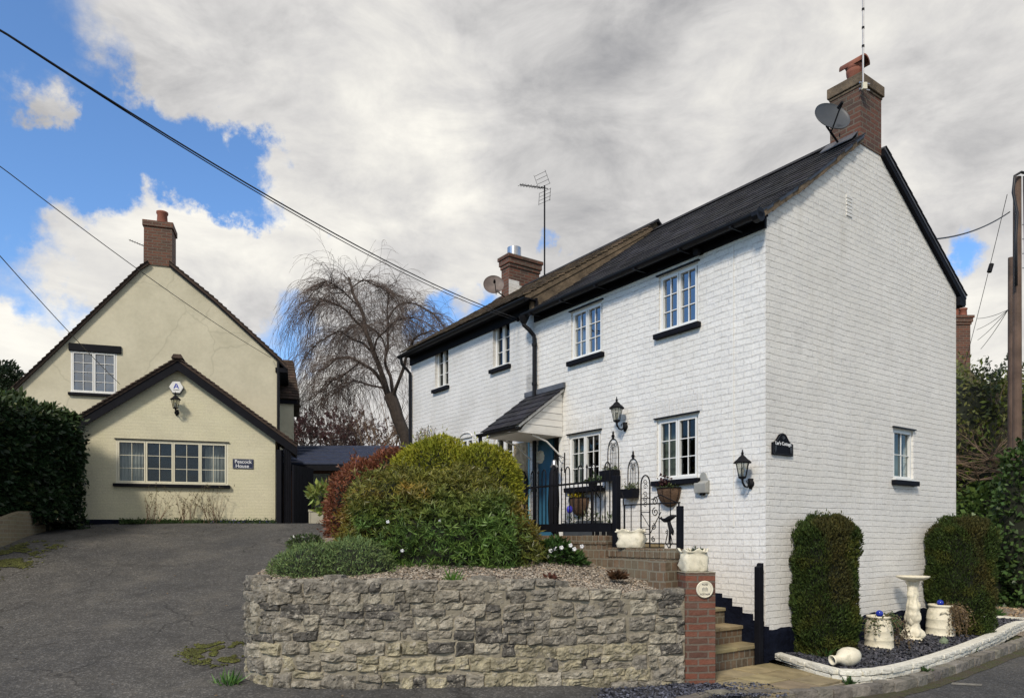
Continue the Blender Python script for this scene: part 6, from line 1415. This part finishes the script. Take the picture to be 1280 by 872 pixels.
fr2 = pier.matrix_world @ Matrix.Translation((-.02, .15, 1.20)); sackpot('white sack shaped pot on top of the brick pier', fr2, .285, .235, .24, 4)
rs = random.Random(3)
def sprout(frame, w, d, z, n, L, col, label, seed, mat='leaf', asp=.5):
    rs = random.Random(seed); Pn = [frame @ Vector((rs.uniform(-w, w), rs.uniform(-d, d), z)) for _ in range(n)]; Pn = [p+Vector((0, 0, abs(rs.gauss(0, L*.6)))) for p in Pn]
    return tag(leafmesh('seedling', MT[mat], Pn, [Vector((rs.gauss(0, .6), rs.gauss(0, .6), .6)) for _ in Pn], [L]*n, cols(Pn, col, seed, .35), asp, 0, .05, jitter=.5, seed=seed), label, 'plant')
sprout(fr1, .12, .05, .17, 40, .035, (.05, .08, .03), 'sparse little plants in the white pot on the brick wall', 1); sprout(fr2, .09, .07, .20, 60, .04, (.035, .05, .02), 'sparse dark plants in the white pot on the pier', 2)

# hanging and wall planters
def basket(label, frame, w, h, plants, plabel, seed):
    t = thing('wall_basket', label, 'wall basket', frame, 'half round wall baskets'); n = 14; b = MB(); vs = []; rows_ = 7
    for j in range(rows_+1):
        v = j/rows_; r_ = w/2*math.cos(v*math.pi/2*.93); z = -h*math.sin(v*math.pi/2)
        for k in range(n+1): a = math.pi*k/n; vs.append((r_*math.cos(a), -.005-r_*math.sin(a)*.8, z))
    b.add(vs, [(j*(n+1)+k, j*(n+1)+k+1, (j+1)*(n+1)+k+1, (j+1)*(n+1)+k) for j in range(rows_) for k in range(n)]); b.build('coir_liner', MT['coir'], t, smooth=True)
    b = MB(); ring = [(w/2*1.03*math.cos(math.pi*k/n), -.005-w/2*1.03*math.sin(math.pi*k/n)*.8, .0) for k in range(n+1)]; b.tube(ring, .007, 5); b.tube([(-w/2*1.03, -.005, 0), (w/2*1.03, -.005, 0)], .007, 5)
    for k in (1, 4, 7, 10, 13): a = math.pi*k/n; b.tube([(w/2*1.03*math.cos(q)*math.cos(a), -.008-w/2*1.03*math.cos(q)*math.sin(a)*.8, -h*1.02*math.sin(q)) for q in [x*math.pi/2/8 for x in range(9)]], .004, 4)
    b.build('wire_frame', MT['iron'], t); b = MB(); b.add([(x*.97, y*.97, -.02) for x, y, z in ring], [tuple(range(n+1))]); b.build('soil', MT['soil'], t)
    rs = random.Random(seed)
    for (nn, L, col, dx, dz, sx, sz) in plants:
        Pn = [frame @ Vector((dx+rs.gauss(0, sx), -w*.2+rs.gauss(0, .03), dz+abs(rs.gauss(0, sz)))) for _ in range(nn)]
        tag(leafmesh(plabel[0], MT['leaf'], Pn, [Vector((rs.gauss(0, .7), rs.gauss(0, .7), .5)) for _ in Pn], [L]*nn, cols(Pn, col, seed, .3), .55, 0, .05, jitter=.5, seed=seed+nn), plabel[1].pop(0), 'plant')
    return t
f1 = at_front(838, 610, -.01); basket('coir lined half basket under the right ground floor window', f1, .40, .26, [(120, .05, (.05, .015, .015), -.05, .02, .04, .07), (90, .04, (.07, .09, .03), .07, .0, .07, .015)], ('basket_plant', ['dark red foliage plant standing in the right wall basket', 'pale green low leaves at the edge of the right wall basket']), 5)
f2 = at_front(726, 622, -.01); basket('coir lined half basket with yellow flowers behind the railing', f2, .42, .30, [(200, .04, (.60, .48, .03), -.02, .0, .06, .05)], ('yellow_flowers', ['mound of yellow flowers in the basket behind the railing']), 6)
def arch_planter(label, frame, w, h, bw_, bh, plabel, seed, offx=0):
    t = thing('arched_wall_planter', label, 'wall planter', frame, 'arched wrought iron wall planters'); n = 12; b = MB(); w2 = w/2; hs = h-w*1.0
    arch = [(-w2, -.012, 0), (-w2, -.012, hs)]+[(-w2*math.cos(math.pi*k/n), -.012, hs+w*1.0*math.sin(math.pi*k/n)**.8) for k in range(1, n)]+[(w2, -.012, hs), (w2, -.012, 0)]
    b.tube(arch, .007, 5); b.tube([(-w2, -.012, .0), (w2, -.012, .0)], .006, 5)
    for x, tt in ((-w2*.5, .70), (-w2*.17, .86), (w2*.17, .86), (w2*.5, .70)): b.tube([(x, -.012, 0), (x, -.012, h*tt)], .004, 4)
    b.tube(spiral((-w2*.4, -.012, h*.80), w2*.35, 1.3, (1, 0, 0), (0, 0, 1)), .004, 4); b.tube(spiral((w2*.4, -.012, h*.80), w2*.35, 1.3, (-1, 0, 0), (0, 0, 1)), .004, 4); b.tube(spiral((0, -.012, h*.68), w2*.3, 1.3, (-1, 0, 0), (0, 0, 1)), .004, 4); b.build('arch_frame', MT['iron'], t)
    b = MB(); b.lathe([(0, 0), (.012, .0), (.02, .02), (.030, .045), (.018, .06), (.010, .075), (.016, .09), (.0, .13)], (0, -.012, h), 8); b.build('finial', MT['iron'], t)
    b = MB(); b.prism([(-bw_/2, -.02, 0), (bw_/2, -.02, 0), (bw_/2*.88, -.02, -bh), (-bw_/2*.88, -.02, -bh)], (0, -.14, 0)); b.build('trough', MT['black'], t, bevel=.006)
    rs = random.Random(seed); Pn = [frame @ Vector((rs.uniform(-bw_/2, bw_/2), -.08+rs.gauss(0, .03), abs(rs.gauss(0, .035)))) for _ in range(110)]
    tag(leafmesh('trough_plant', MT['leaf'], Pn, [Vector((rs.gauss(0, .7), rs.gauss(0, .7), .5)) for _ in Pn], [.045]*110, cols(Pn, (.10, .12, .06), seed, .5, [(lambda p, r_: .8 if r_.random() < .3 else 0, (.45, .45, .38))]), .5, 0, .05, jitter=.5, seed=seed), plabel, 'plant'); return t
f = at_front(767, 588, -.0); arch_planter('upper left arched iron wall planter, higher and nearer the porch', f, .24, .50, .34, .16, 'pale flowered plants in the higher arched wall planter', 7)
f = at_front(792, 611, -.0); arch_planter('lower right arched iron wall planter nearer the ground floor window', f, .22, .46, .29, .14, 'trailing plants in the lower arched wall planter', 8)
# planters on the terrace floor
for i, (px, w, h, lb, c) in enumerate(((719, .40, .30, 'grey green rectangular planter standing nearest the door on the terrace', 'plastic_grey'), (737, .38, .33, 'dark blue grey rectangular planter, middle one of three on the terrace', 'plastic_grey'), (757, .34, .28, 'black planter with square pattern beside the railing post', 'black'))):
    y_ = HF(px, 650, -.22)[0]; fr_ = HOUSE @ Matrix.Translation((-.22, y_, 1.49)); t = thing('planter', lb, 'planter', fr_, 'planters standing on the terrace'); b = MB(); b.prism([(-.11, -w/2*.9, 0), (.11, -w/2*.9, 0), (.11, w/2*.9, 0), (-.11, w/2*.9, 0)], (0, 0, h-.04)); b.build('planter_box', MT[c], t, bevel=.006); b = MB(); b.box(-.13, .13, -w/2, w/2, h-.04, h); b.build('rim', MT[c], t, bevel=.006)
    b = MB(); b.box(-.115, .115, -w/2+.02, w/2-.02, h, h+.004); b.build('soil', MT['soil'], t)
    if i == 2:
        b = MB()
        for q in range(2):
            y0 = -w/2*.8+q*w*.42; b.tube([(-.113, y0, .04), (-.113, y0+w*.34, .04), (-.113, y0+w*.34, h-.07), (-.113, y0, h-.07)], .006, 4, closed=True)
        b.build('square_pattern', MT['stone_post_box'], t)
    sprout(fr_, .09, w*.4, h, 40, .10, (.07, .10, .04), ['low green shoots in the planter nearest the door', 'green shoots in the middle terrace planter', 'thin upright shoots in the black patterned planter'][i], 20+i, asp=.18)
fb = HOUSE @ Matrix.Translation((-.28, HF(712, 636, -.28)[0], 1.79)); t = thing('glass_ball', 'blue ball ornament on a stem behind the railing', 'garden ball', fb); b = MB(); b.lathe([(.05*math.sin(math.pi*k/12), -.065*math.cos(math.pi*k/12)) for k in range(13)], (0, 0, .22), 16); b.build('ball', simple('blue_violet', (.05, .05, .5), .4), t, smooth=True); b = MB(); b.tube([(0, 0, -.05), (0, 0, .14)], .006, 6); b.build('stem', MT['iron'], t)
# window box shelf and plant behind railing
t = thing('window_shelf', 'black shelf bracketed under the left ground floor window', 'shelf', HOUSE); ya, yb = HF(751, 612, -.1)[0], HF(709, 612, -.1)[0]; zz = HF(730, 612, -.1)[1]; b = MB(); b.box(-.16, -.004, ya, yb, zz-.03, zz+.02); b.build('board', MT['black'], t); b = MB()
for yy in (ya+.1, yb-.1): b.tube([(-.01, yy, zz-.16), (-.13, yy, zz-.03)], .01, 5)
b.build('bracket', MT['iron'], t)
# tall black cover standing by the door
t = thing('furled_parasol', 'tall black furled parasol leaning beside the door behind the railing', 'parasol', HOUSE @ Matrix.Translation((-.62, HF(692, 620, -.62)[0], 1.49))); zt_ = HF(692, 580, -.62)[1]-1.49
b = MB(); b.lathe([(.0, .12), (.035, .14), (.075, .3), (.085, .6), (.075, zt_-.15), (.03, zt_-.03), (.0, zt_)], (0, 0, 0), 14, wob=lambda a, z: 1+.15*math.cos(5*a+z*3)); b.build('canopy', MT['black'], t, smooth=True); b = MB(); b.tube([(0, 0, 0), (0, 0, .2)], .02, 8); b.lathe([(.14, 0), (.14, .03), (.03, .06), (0, .06)], (0, 0, 0), 16); b.build('pole', MT['iron'], t)
# bracketed plant with leaves beside left window (hanging on railing)
f = HOUSE @ Matrix.Translation((-.35, HF(741, 592, -.35)[0], HF(741, 600, -.35)[1])); sprout(f, .06, .12, -.05, 160, .07, (.05, .08, .025), 'bushy green plant in front of the left ground floor window', 44)
f = HOUSE @ Matrix.Translation((-.35, HF(741, 592, -.35)[0], 1.49)); b = MB(); b.tube([(0, 0, 0), (0, 0, HF(741, 600, -.35)[1]-1.49-.12)], .015, 6); t = thing('plant_stand', 'slim black stand carrying the bushy plant by the left window', 'plant stand', f); b.build('pole', MT['iron'], t); b = MB(); zz = HF(741, 600, -.35)[1]-1.49; b.lathe([(.05, -.14), (.08, -.03), (.085, -.02), (0, -.03)], (0, 0, zz), 14); b.build('pot', MT['black'], t); b = MB(); b.lathe([(.13, 0), (.13, .015), (0, .02)], (0, 0, 0), 14); b.build('base', MT['iron'], t)
# climbing stems on the far end of the whitewashed cottage
c = at_front(522, 545); rs = random.Random(5); t = thing('climbing_plant', 'thin bare climber on the far end of the whitewashed cottage', 'climber'); b = MB(); Pn = []
for k in range(16):
    y, z = HF(rs.uniform(514, 530), 548); p = Vector((-.03, y, 2.6)); pts = [p]
    for q in range(14): p = p+Vector((rs.gauss(0, .006), rs.gauss(-.02, .06), rs.uniform(.06, .14))); p.x = min(-.02, p.x); p.y = min(p.y, Y2-.1); pts.append(p); Pn += [hw(p.x-.01, p.y+rs.gauss(0, .05), p.z) for _ in range(2)]
    b.tube([hw(*p) for p in pts], .006, 3)
b.build('stem', MT['twig_light'], t); leafmesh('leaves', MT['leaf'], Pn, [Vector((rs.gauss(0, 1), -1, 0)) for _ in Pn], [.05]*len(Pn), cols(Pn, (.10, .10, .05), 6, .3), .5, .3, 0, t, seed=6)

# ================================================================== LEFT SIDE: brick edging wall and hedge
LW = [GR(0, 684), GR(30, 672), GR(62, 662), GR(92, 656)]; LWp = [Vector((LW[0].x-.1, LW[0].y-3.2, 0)), Vector((LW[0].x-.25, LW[0].y-1.2, 0))]+[Vector((p.x, p.y, 0)) for p in LW]
lw = thing('low_brick_wall', 'low curved buff brick wall holding back the hedge beside the drive', 'garden wall'); b = MB(); sp_ = path_sample(spline(LWp, 6), .15); rows = []
tops = []
for (p, t_, s) in sp_:
    n_ = Vector((-t_.y, t_.x, 0)); g = gh(p.x, p.y); tz = max(g+.16, g+.50-.34*sst(p.y, LW[1].y, LW[3].y)); rows += [p+Vector((0, 0, g-.2)), p+Vector((0, 0, tz)), p+n_*.12+Vector((0, 0, tz)), p+n_*.12+Vector((0, 0, g-.2))]; tops.append(tz)
m_ = len(sp_); b.add(rows, [(i*4+k, i*4+(k+1) % 4, (i+1)*4+(k+1) % 4, (i+1)*4+k) for i in range(m_-1) for k in range(4)]+[(0, 1, 2, 3), tuple((m_-1)*4+k for k in (3, 2, 1, 0))]); b.build('brick_courses', MT['drive_brick'], lw)
hx = P(105, 600, 15.3).x; hz1 = P(0, 514, 15.3).z
b = MB(); kind(MB().add([(hx-9, 6, 1.6), (hx-.25, 6, 1.2), (hx-.25, 15.6, 1.9), (hx-9, 16.4, 2.1)], [(0, 1, 2, 3)]).build('hedge_bank', MT['soil']), 'structure')
def hedge_surf(rs):
    u = rs.random()
    ytop = lambda y: hz1+.30*noise.noise(Vector((y*.5, 1, 0)))+.20*sst(y, 14.5, 11)
    if u < .62: y = rs.uniform(8.5, 15.2); z = rs.uniform(1.86+.10*sst(y, 13, 15), ytop(y)); x = hx-.30*sst(15.2-y, .3, 2.6)-.45*sst(z, hz1-.6, hz1+.2)-.12*sst(z, 2.2, 1.5); return Vector((x, y, z)), Vector((1, -.15, .15)).normalized()
    if u < .85: x = hx-rs.random()*2.2; y = rs.uniform(8.5, 15.2); return Vector((x, y, ytop(y)-.3*sst(x, hx-.6, hx))), Vector((.2, -.1, 1)).normalized()
    x = hx-rs.random()*2.0; z = rs.uniform(1.6, hz1-.05); return Vector((x, 15.25, z)), Vector((0, .3 if 0 else -.6, .3)).normalized()
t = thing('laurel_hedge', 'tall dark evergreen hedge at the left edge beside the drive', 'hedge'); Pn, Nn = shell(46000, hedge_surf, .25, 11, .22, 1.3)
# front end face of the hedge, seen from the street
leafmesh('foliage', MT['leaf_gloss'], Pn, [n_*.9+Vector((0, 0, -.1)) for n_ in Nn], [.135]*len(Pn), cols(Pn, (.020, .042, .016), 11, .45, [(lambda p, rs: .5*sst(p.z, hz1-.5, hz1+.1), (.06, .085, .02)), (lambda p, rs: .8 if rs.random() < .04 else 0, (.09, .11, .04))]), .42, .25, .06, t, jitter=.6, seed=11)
b = MB(); b.box(hx-2.0, hx-.62, 8.6, 15.1, 1.5, hz1-.30); b.build('branches', MT['core'], t)
# the conifer beyond the hedge, top left
shrub('background_conifer', 'dark tree top showing above the hedge at the far left edge', 'tree', [((P(-6, 480, 24).x, 24, P(0, 492, 24).z), (1.0, .9, 1.0))], 4500, .16, (.018, .034, .014), 'leaf', .4, .5, .25, .8, 0, .3, None, 13, .7, lf=1.2, part='crown')
# bare rose like shrub at the foot of the cream wall
def twiggy(name, label, cat, bases, n, L, r0, col='twig', seed=1, up=1.0, spread=.35, sub=3, leaves=None, lc=(.1, .12, .04), ls=.03, steps=9, group=None, curl=.06):
    rs = random.Random(seed); t = thing(name, label, cat, None, group); b = MB(); Pn = []
    def grow(p, d, l, r_, dep):
        pts = [p.copy()]; rsr = [r_]; st = l/steps
        for k in range(steps):
            d = (d+Vector((rs.gauss(0, curl), rs.gauss(0, curl), rs.gauss(.01, curl*.6)))).normalized(); p = p+d*st; pts.append(p.copy()); rsr.append(max(.0015, r_*(1-(k+1)/steps*.75)))
            if dep > 0 and k > 1 and rs.random() < .42: nd_ = (d+Vector((rs.gauss(0, .5), rs.gauss(0, .5), rs.gauss(.1, .3)))).normalized(); grow(p, nd_, l*rs.uniform(.3, .55), rsr[-1]*.7, dep-1)
            if leaves and rs.random() < leaves: Pn.append(p.copy())
        b.tube(pts, rsr, 3 if r_ < .012 else 5, cap=False)
    for _ in range(n):
        c = Vector(rs.choice(bases)); grow(c+Vector((rs.gauss(0, .04), rs.gauss(0, .04), 0)), Vector((rs.gauss(0, spread), rs.gauss(0, spread), up)).normalized(), L*rs.uniform(.6, 1.05), r0, sub)
    b.build('branches', MT[col], t)
    if Pn: leafmesh('leaves', MT['leaf'], Pn, [Vector((rs.gauss(0, 1), rs.gauss(0, 1), rs.gauss(.3, 1))) for _ in Pn], [ls]*len(Pn), cols(Pn, lc, seed, .3), .5, 0, 0, t, seed=seed)
    return t
def atcr(px, d=.22): x = CF(px, 640, -d)[0]; return CREAM @ Vector((x, -d, 1.86))
for i, (px, n_, L, lb) in enumerate(((190, 11, .70, 'bare twiggy bush under the left half of the wide cream window'), (228, 11, .66, 'bare twiggy bush under the right half of the wide cream window'), (265, 13, .74, 'pale thin stemmed bush right of the other bare bushes by the cream wall'))):
    twiggy('bare_bush', lb, 'bush', [atcr(px-6), atcr(px), atcr(px+7)], n_, L, .009, 'twig_light', 50+i, 1.0, .30, 2, .25, (.10, .10, .04), .035, 8, 'bare bushes at the foot of the cream wall')
rs = random.Random(9); Pn = []
for _ in range(4200): a = atcr(rs.uniform(150, 345), rs.uniform(.05, .32)); Pn.append(Vector((a.x, a.y, 1.84+abs(rs.gauss(0, .05)))))
tag(leafmesh('ground_cover', MT['leaf'], Pn, [Vector((rs.gauss(0, .6), rs.gauss(0, .6), .8)) for _ in Pn], [.05]*len(Pn), cols(Pn, (.04, .075, .02), 4, .4, [(lambda p, r_: .8 if r_.random() < .12 and p.x > -7.2 else 0, (.10, .08, .30))]), .4, 0, 0), 'low green weeds and tiny blue flowers along the foot of the cream wall', 'weeds', kind='stuff')
# yellow green leafy plant beside the gate
g_ = P(402, 620, 15.6); shrub('spotted_laurel', 'bright yellow green leafy shrub beside the black gate', 'shrub', [((g_.x, 15.7, P(0, 622, 15.6).z), (.28, .25, .30)), ((g_.x+.12, 15.75, P(0, 640, 15.6).z), (.22, .2, .25))], 420, .20, (.28, .33, .09), 'leaf_gloss', .42, .15, .06, .9, .2, .3, [(lambda p, rs: .8 if rs.random() < .35 else 0, (.07, .13, .03))], 17, .35)
b = MB(); b.tube([(g_.x+.03, 15.72, gh(g_.x, 15.7)-.05), (g_.x+.02, 15.7, P(0, 625, 15.6).z)], .02, 6); o = b.build('trunk', MT['bark'], bpy.data.objects['spotted_laurel'])
for i, (px, py, D) in enumerate(((375, 668, 9.5),)):
    shrub('white_flowered_plant', 'small plant with tiny white flowers between drive and grey green mound', 'plant', [((P(px+8, py, 9.2).x, 9.2, 1.45), (.24, .2, .15))], 900, .05, (.06, .09, .03), 'leaf', .4, .08, .05, .8, 0, .3, [(lambda p, rs: .95 if rs.random() < .1 and p.z > 1.5 else 0, (.6, .58, .5))], 19, .8)

# ================================================================== TREES
def weeping():
    rs = random.Random(12); D0 = 24.0; t = thing('weeping_tree', 'leafless weeping tree with drooping twigs behind the whitewashed cottage', 'tree'); tr = MB(); tw = MB()
    def W(px, py, dd=0.0): return P(px, py, D0+dd)
    def limb(pts, r0, r1): 
        r0 *= .55; s_ = spline([W(*p) for p in pts], 6); m = len(s_); s_ = [p+Vector((noise.noise(p*1.4)*.12, 0, noise.noise(p*1.4+Vector((5, 0, 0)))*.10)) for p in s_]; tr.tube(s_, [r0+(r1-r0)*i/(m-1) for i in range(m)], 8); return s_
    L_ = []
    tr_ = limb([(532, 640, 0), (522, 590, 0), (510, 560, 0), (497, 520, -.1), (490, 492, 0)], .32, .22)
    L_.append(limb([(490, 495, 0), (478, 468, -.2), (466, 440, -.4), (456, 410, -.3), (450, 385, 0), (441, 362, .2), (436, 345, .3)], .19, .035))
    L_.append(limb([(490, 495, 0), (470, 468, -.6), (450, 452, -1.2), (425, 448, -1.6), (400, 462, -1.8)], .14, .02))
    L_.append(limb([(498, 520, 0), (485, 470, .6), (483, 435, .9), (485, 395, 1.0), (484, 362, 1.2)], .13, .02))
    L_.append(limb([(492, 500, 0), (505, 462, -.6), (512, 435, -1.0), (520, 420, -1.2), (540, 412, -1.4)], .12, .02))
    L_.append(limb([(456, 412, -.3), (440, 398, -.6), (420, 380, -.9), (400, 378, -1.2), (386, 392, -1.4)], .08, .015))
    L_.append(limb([(484, 400, 1.0), (500, 380, .9), (522, 382, .7), (545, 397, .4), (556, 410, .2)], .07, .012))
    L_.append(limb([(466, 440, -.4), (445, 425, .3), (422, 415, .9), (400, 425, 1.3), (385, 448, 1.6)], .08, .012))
    L_.append(limb([(450, 385, 0), (432, 365, -.5), (412, 352, -.9), (395, 362, -1.2)], .05, .010))
    L_.append(limb([(441, 362, .2), (455, 350, .5), (475, 360, .9), (490, 372, 1.1)], .05, .010))
    L_.append(limb([(483, 440, .9), (470, 415, 1.5), (450, 405, 2.0), (425, 420, 2.3)], .06, .012))
    L_.append(limb([(450, 452, -1.2), (430, 470, -.6), (410, 478, 0), (392, 500, .4)], .06, .012))
    L_.append(limb([(490, 492, 0), (468, 482, .6), (440, 478, 1.2), (418, 490, 1.5)], .07, .012))
    L_.append(limb([(466, 440, -.4), (480, 415, -1.0), (500, 400, -1.4), (518, 398, -1.6)], .06, .012))
    tr.build('trunk', MT['bark'], t, smooth=True)
    for li, s_ in enumerate(L_):
        m = len(s_)
        for k in range(118):
            f = rs.uniform(.22, 1.0); i = min(m-2, int(f*(m-1))); p = s_[i].lerp(s_[i+1], rs.random()); base = (s_[min(i+1, m-1)]-s_[i]).normalized()
            d = (base*rs.uniform(.2, 1.0)+Vector((rs.gauss(-.1, .8), rs.gauss(0, .7), rs.uniform(-.1, .8)))).normalized(); LL = rs.uniform(.7, 2.3)*(1.15 if p.x < -4 else .75); st = .16; pts = [p.copy()]; l = 0
            bot = W(0, rs.uniform(500, 600)).z
            while l < LL and p.z > bot:
                d = (d+Vector((rs.gauss(0, .07), rs.gauss(0, .07), -.17-.03*l))).normalized(); p = p+d*st; l += st; pts.append(p.copy())
                if rs.random() < .33:
                    q = p.copy(); e = (d+Vector((rs.gauss(0, .6), rs.gauss(0, .6), rs.gauss(0, .3)))).normalized(); pp_ = [q.copy()]
                    for _ in range(rs.randint(3, 6)): e = (e+Vector((rs.gauss(0, .06), 0, -.22))).normalized(); q = q+e*.13; pp_.append(q.copy())
                    tw.tube(pp_, .0034, 3, cap=False)
            if len(pts) > 2: tw.tube(pts, [max(.0036, .008*(1-j/len(pts))) for j in range(len(pts))], 3, cap=False)
    tw.build('twigs', MT['twig'], t)
weeping()
def bgtree(label, px, py0, pytop, D, n, seed, col='twig', name='bare_tree', spread=.45, w=.6, leaves=None, lc=None, sub=4, r0=.03, ls=.08):
    c = P(px, py0, D); h = P(px, pytop, D).z-c.z; bs = [c+Vector((dx, 0, 0)) for dx in (-w, -w*.5, 0, w*.5, w)]
    return twiggy(name, label, 'tree', bs, n, h*1.05, r0, col, seed, 1.0, spread, sub, leaves, lc or (.10, .05, .05), ls, 9, 'bare trees beyond the outbuilding', .07)
bgtree('reddish bare tree just right of the cream house', 398, 575, 520, 32, 30, 61, 'twig', w=.9, leaves=.35, lc=(.11, .045, .045))
bgtree('small bare tree in the middle of the gap between the houses', 445, 575, 528, 36, 30, 62, 'twig', w=1.0, spread=.5, leaves=.2)
bgtree('fan shaped bare tree directly behind the end of the whitewashed cottage', 482, 585, 495, 30, 30, 63, 'twig_light', w=.8, spread=.4)
bgtree('low bare tree in the gap between the two taller bare trees', 425, 580, 535, 34, 22, 64, 'twig', w=.8, leaves=.2)
# vegetation at the right behind the white cottage
def ledge(px, py, D): return P(px, py, D)
ivy = [((14.2, 20.2, 3.3), (2.3, 1.6, 2.9)), ((12.6, 20.4, 4.3), (1.6, 1.4, 2.2)), ((15.2, 20.0, 4.2), (1.6, 1.4, 2.2))]
shrub('tangled_tree', 'mossy green tangled tree behind the white cottage at the right', 'tree', ivy, 17000, .15, (.10, .14, .022), 'leaf', .4, .6, .35, .9, 0, .45, [(lambda p, rs: .8 if rs.random() < .25 else 0, (.15, .17, .03)), (lambda p, rs: .4*sst(noise.noise(p*.9), .05, .3), (.14, .11, .055))], 71, .82, lf=.9, part='crown', zmin=-.9)
bi = [((12.9, 18.4, 1.2), (1.5, .9, 1.9)), ((14.4, 18.3, 1.1), (1.2, .9, 1.7))]
shrub('ivy_bush', 'dark glossy ivy covered bush below the tangled tree at the right', 'shrub', bi, 11000, .15, (.075, .125, .032), 'leaf_gloss', .7, .4, .25, .7, .3, .45, None, 72, .8, lf=1.2, zmin=-.9)
twiggy('dead_branches', 'tangle of bare pale brown branches hanging over the ivy bush', 'branches', [P(1222, 600, 18.3), P(1250, 590, 18.2), P(1275, 585, 18.1), P(1235, 575, 18.3)], 60, 1.5, .014, 'twig_light', 73, .2, .9, 3, curl=.14)
twiggy('young_sapling', 'thin leafy sapling tips rising above the tangled tree', 'sapling', [P(1243, 505, 19), P(1236, 500, 19), P(1250, 505, 19)], 7, .95, .012, 'twig', 74, 1.0, .25, 2, .8, (.05, .07, .03), .10)
shrub('low_bush', 'low dark green bush beside the gravel at the right edge', 'shrub', [((14.2, 17.0, .5), (.8, .6, .55)), ((15.3, 17.2, .5), (.7, .6, .5))], 4000, .12, (.028, .055, .018), 'leaf_gloss', .5, .2, .12, .8, .1, .4, None, 75, .8, zmin=-.9)
shrub('pole_ivy', 'dark ivy growing over the foot of the utility pole', 'climber', [((P(1282, 600, 15.4).x, 15.5, 1.7), (.55, .45, 1.9)), ((P(1262, 600, 15.6).x, 15.9, .9), (.6, .4, 1.0))], 5000, .12, (.05, .09, .025), 'leaf_gloss', .7, .2, .2, .8, .2, .45, None, 76, .8, zmin=-.9)
# gravel drive at the right
b = MB(); kind(sheet('gravel_drive', rng(8.4, 40, 40), rng(9.5, 17.2, 24), lambda x, y: gh(x, y)+.012, MT['gravel2'] if 'gravel2' in MT else MT['gravel'], keep=lambda x, y: x > 8.6+(13-y)*-.0 and y > 10.0+.0*(x) and y > 9.2+.33*(x-8.6)), 'structure')
def s_dr():
    x = rnd.uniform(8.8, 14.5); y = rnd.uniform(10.2, 17); return (x, y, gh(x, y)+.014)
tag(pebbles(5000, s_dr, .032, [(1.0, .78, .5), (.7, .5, .35), (1.2, 1.0, .75), (.5, .4, .3)], .5).build('drive_gravel', MT['pebble']), 'buff gravel of the drive at the right edge', 'gravel', kind='stuff')
for i, (py, lb) in enumerate(((745, 'pale stone border strip across the gravel, nearer one'), (722, 'pale stone border strip across the gravel, farther one by the bushes'))):
    c = G(1262, py, .05); b = MB(); sp_ = [Vector((c.x-2.2+k*.42, c.y+.02*k, gh(c.x, c.y)-.02)) for k in range(11)]
    for k, q in enumerate(sp_): block(b, q, Vector((1, .05, 0)).normalized(), .41, .18, .12, rnd.random()*90, (1.9, 1.8, 1.6))
    tag(b.build('stone_border', MT['kerbstone']), lb, 'stone border')
# house far right with tall chimney
fh = thing('neighbouring_house', 'old house with mossy thatch roof and tall dark brick chimney behind the trees at right', 'house'); D = 23.0
b = MB(); a, c = P(1197, 470, D), P(1300, 500, D); b.box(a.x-1, a.x+5, D, D+5, 0, P(0, 520, D).z); b.build('wall', MT['edge_brick'], fh)
b = MB(); pr = [(1150, 500), (1185, 462), (1197, 452), (1210, 458), (1228, 478), (1238, 485), (1252, 474), (1262, 476), (1285, 492), (1310, 530)]; ps_ = [P(x, y, D-.3) for x, y in pr]; b.prism(ps_+[P(1310, 560, D-.3), P(1150, 560, D-.3)], (0, 5.6, 0)); b.build('roof', MT['thatch'], fh)
cxa, cxb = P(1190.5, 420, D).x, P(1218, 420, D).x; cz1 = P(0, 392, D).z
ch = chimney(fh, cxa, cxb, D+.2, D+.9, 4.5, cz1, corb=.06, cap='brick')
for px_ in (1195, 1205): b = MB(); x_ = P(px_, 400, D+.5).x; b.lathe([(.14, 0), (.12, .05), (.11, .28), (.13, .30), (.13, .34), (.10, .34)], (x_, D+.55, cz1), 12); b.build('chimney_pot', MT['terracotta'], ch, smooth=True)
# distant hedgerow closing the horizon
def far_mass(label, pts, h, seed):
    t = None; Pn, Nn = [], []; rs = random.Random(seed)
    for _ in range(9000):
        k = rs.random()*(len(pts)-1); i = int(k); p = Vector(pts[i]).lerp(Vector(pts[i+1]), k-i); z = rs.random(); hh = h*(1+.35*noise.noise(p*.08)); Pn.append(p+Vector((rs.gauss(0, .8), rs.gauss(0, .8), z*hh))); Nn.append(Vector((rs.gauss(0, 1), -1, .4)))
    return tag(leafmesh('treeline', MT['leaf'], Pn, Nn, [.7]*len(Pn), cols(Pn, (.035, .045, .018), seed, .4, None, .2), .7, 0, 0, seed=seed), label, 'trees', kind='stuff')
far_mass('far dark line of trees beyond the houses', [(-45, 50, 1.5), (-20, 58, 1.5), (0, 60, 1.5), (25, 55, -.5), (48, 42, -.5), (60, 25, -.5)], 4.0, 91)
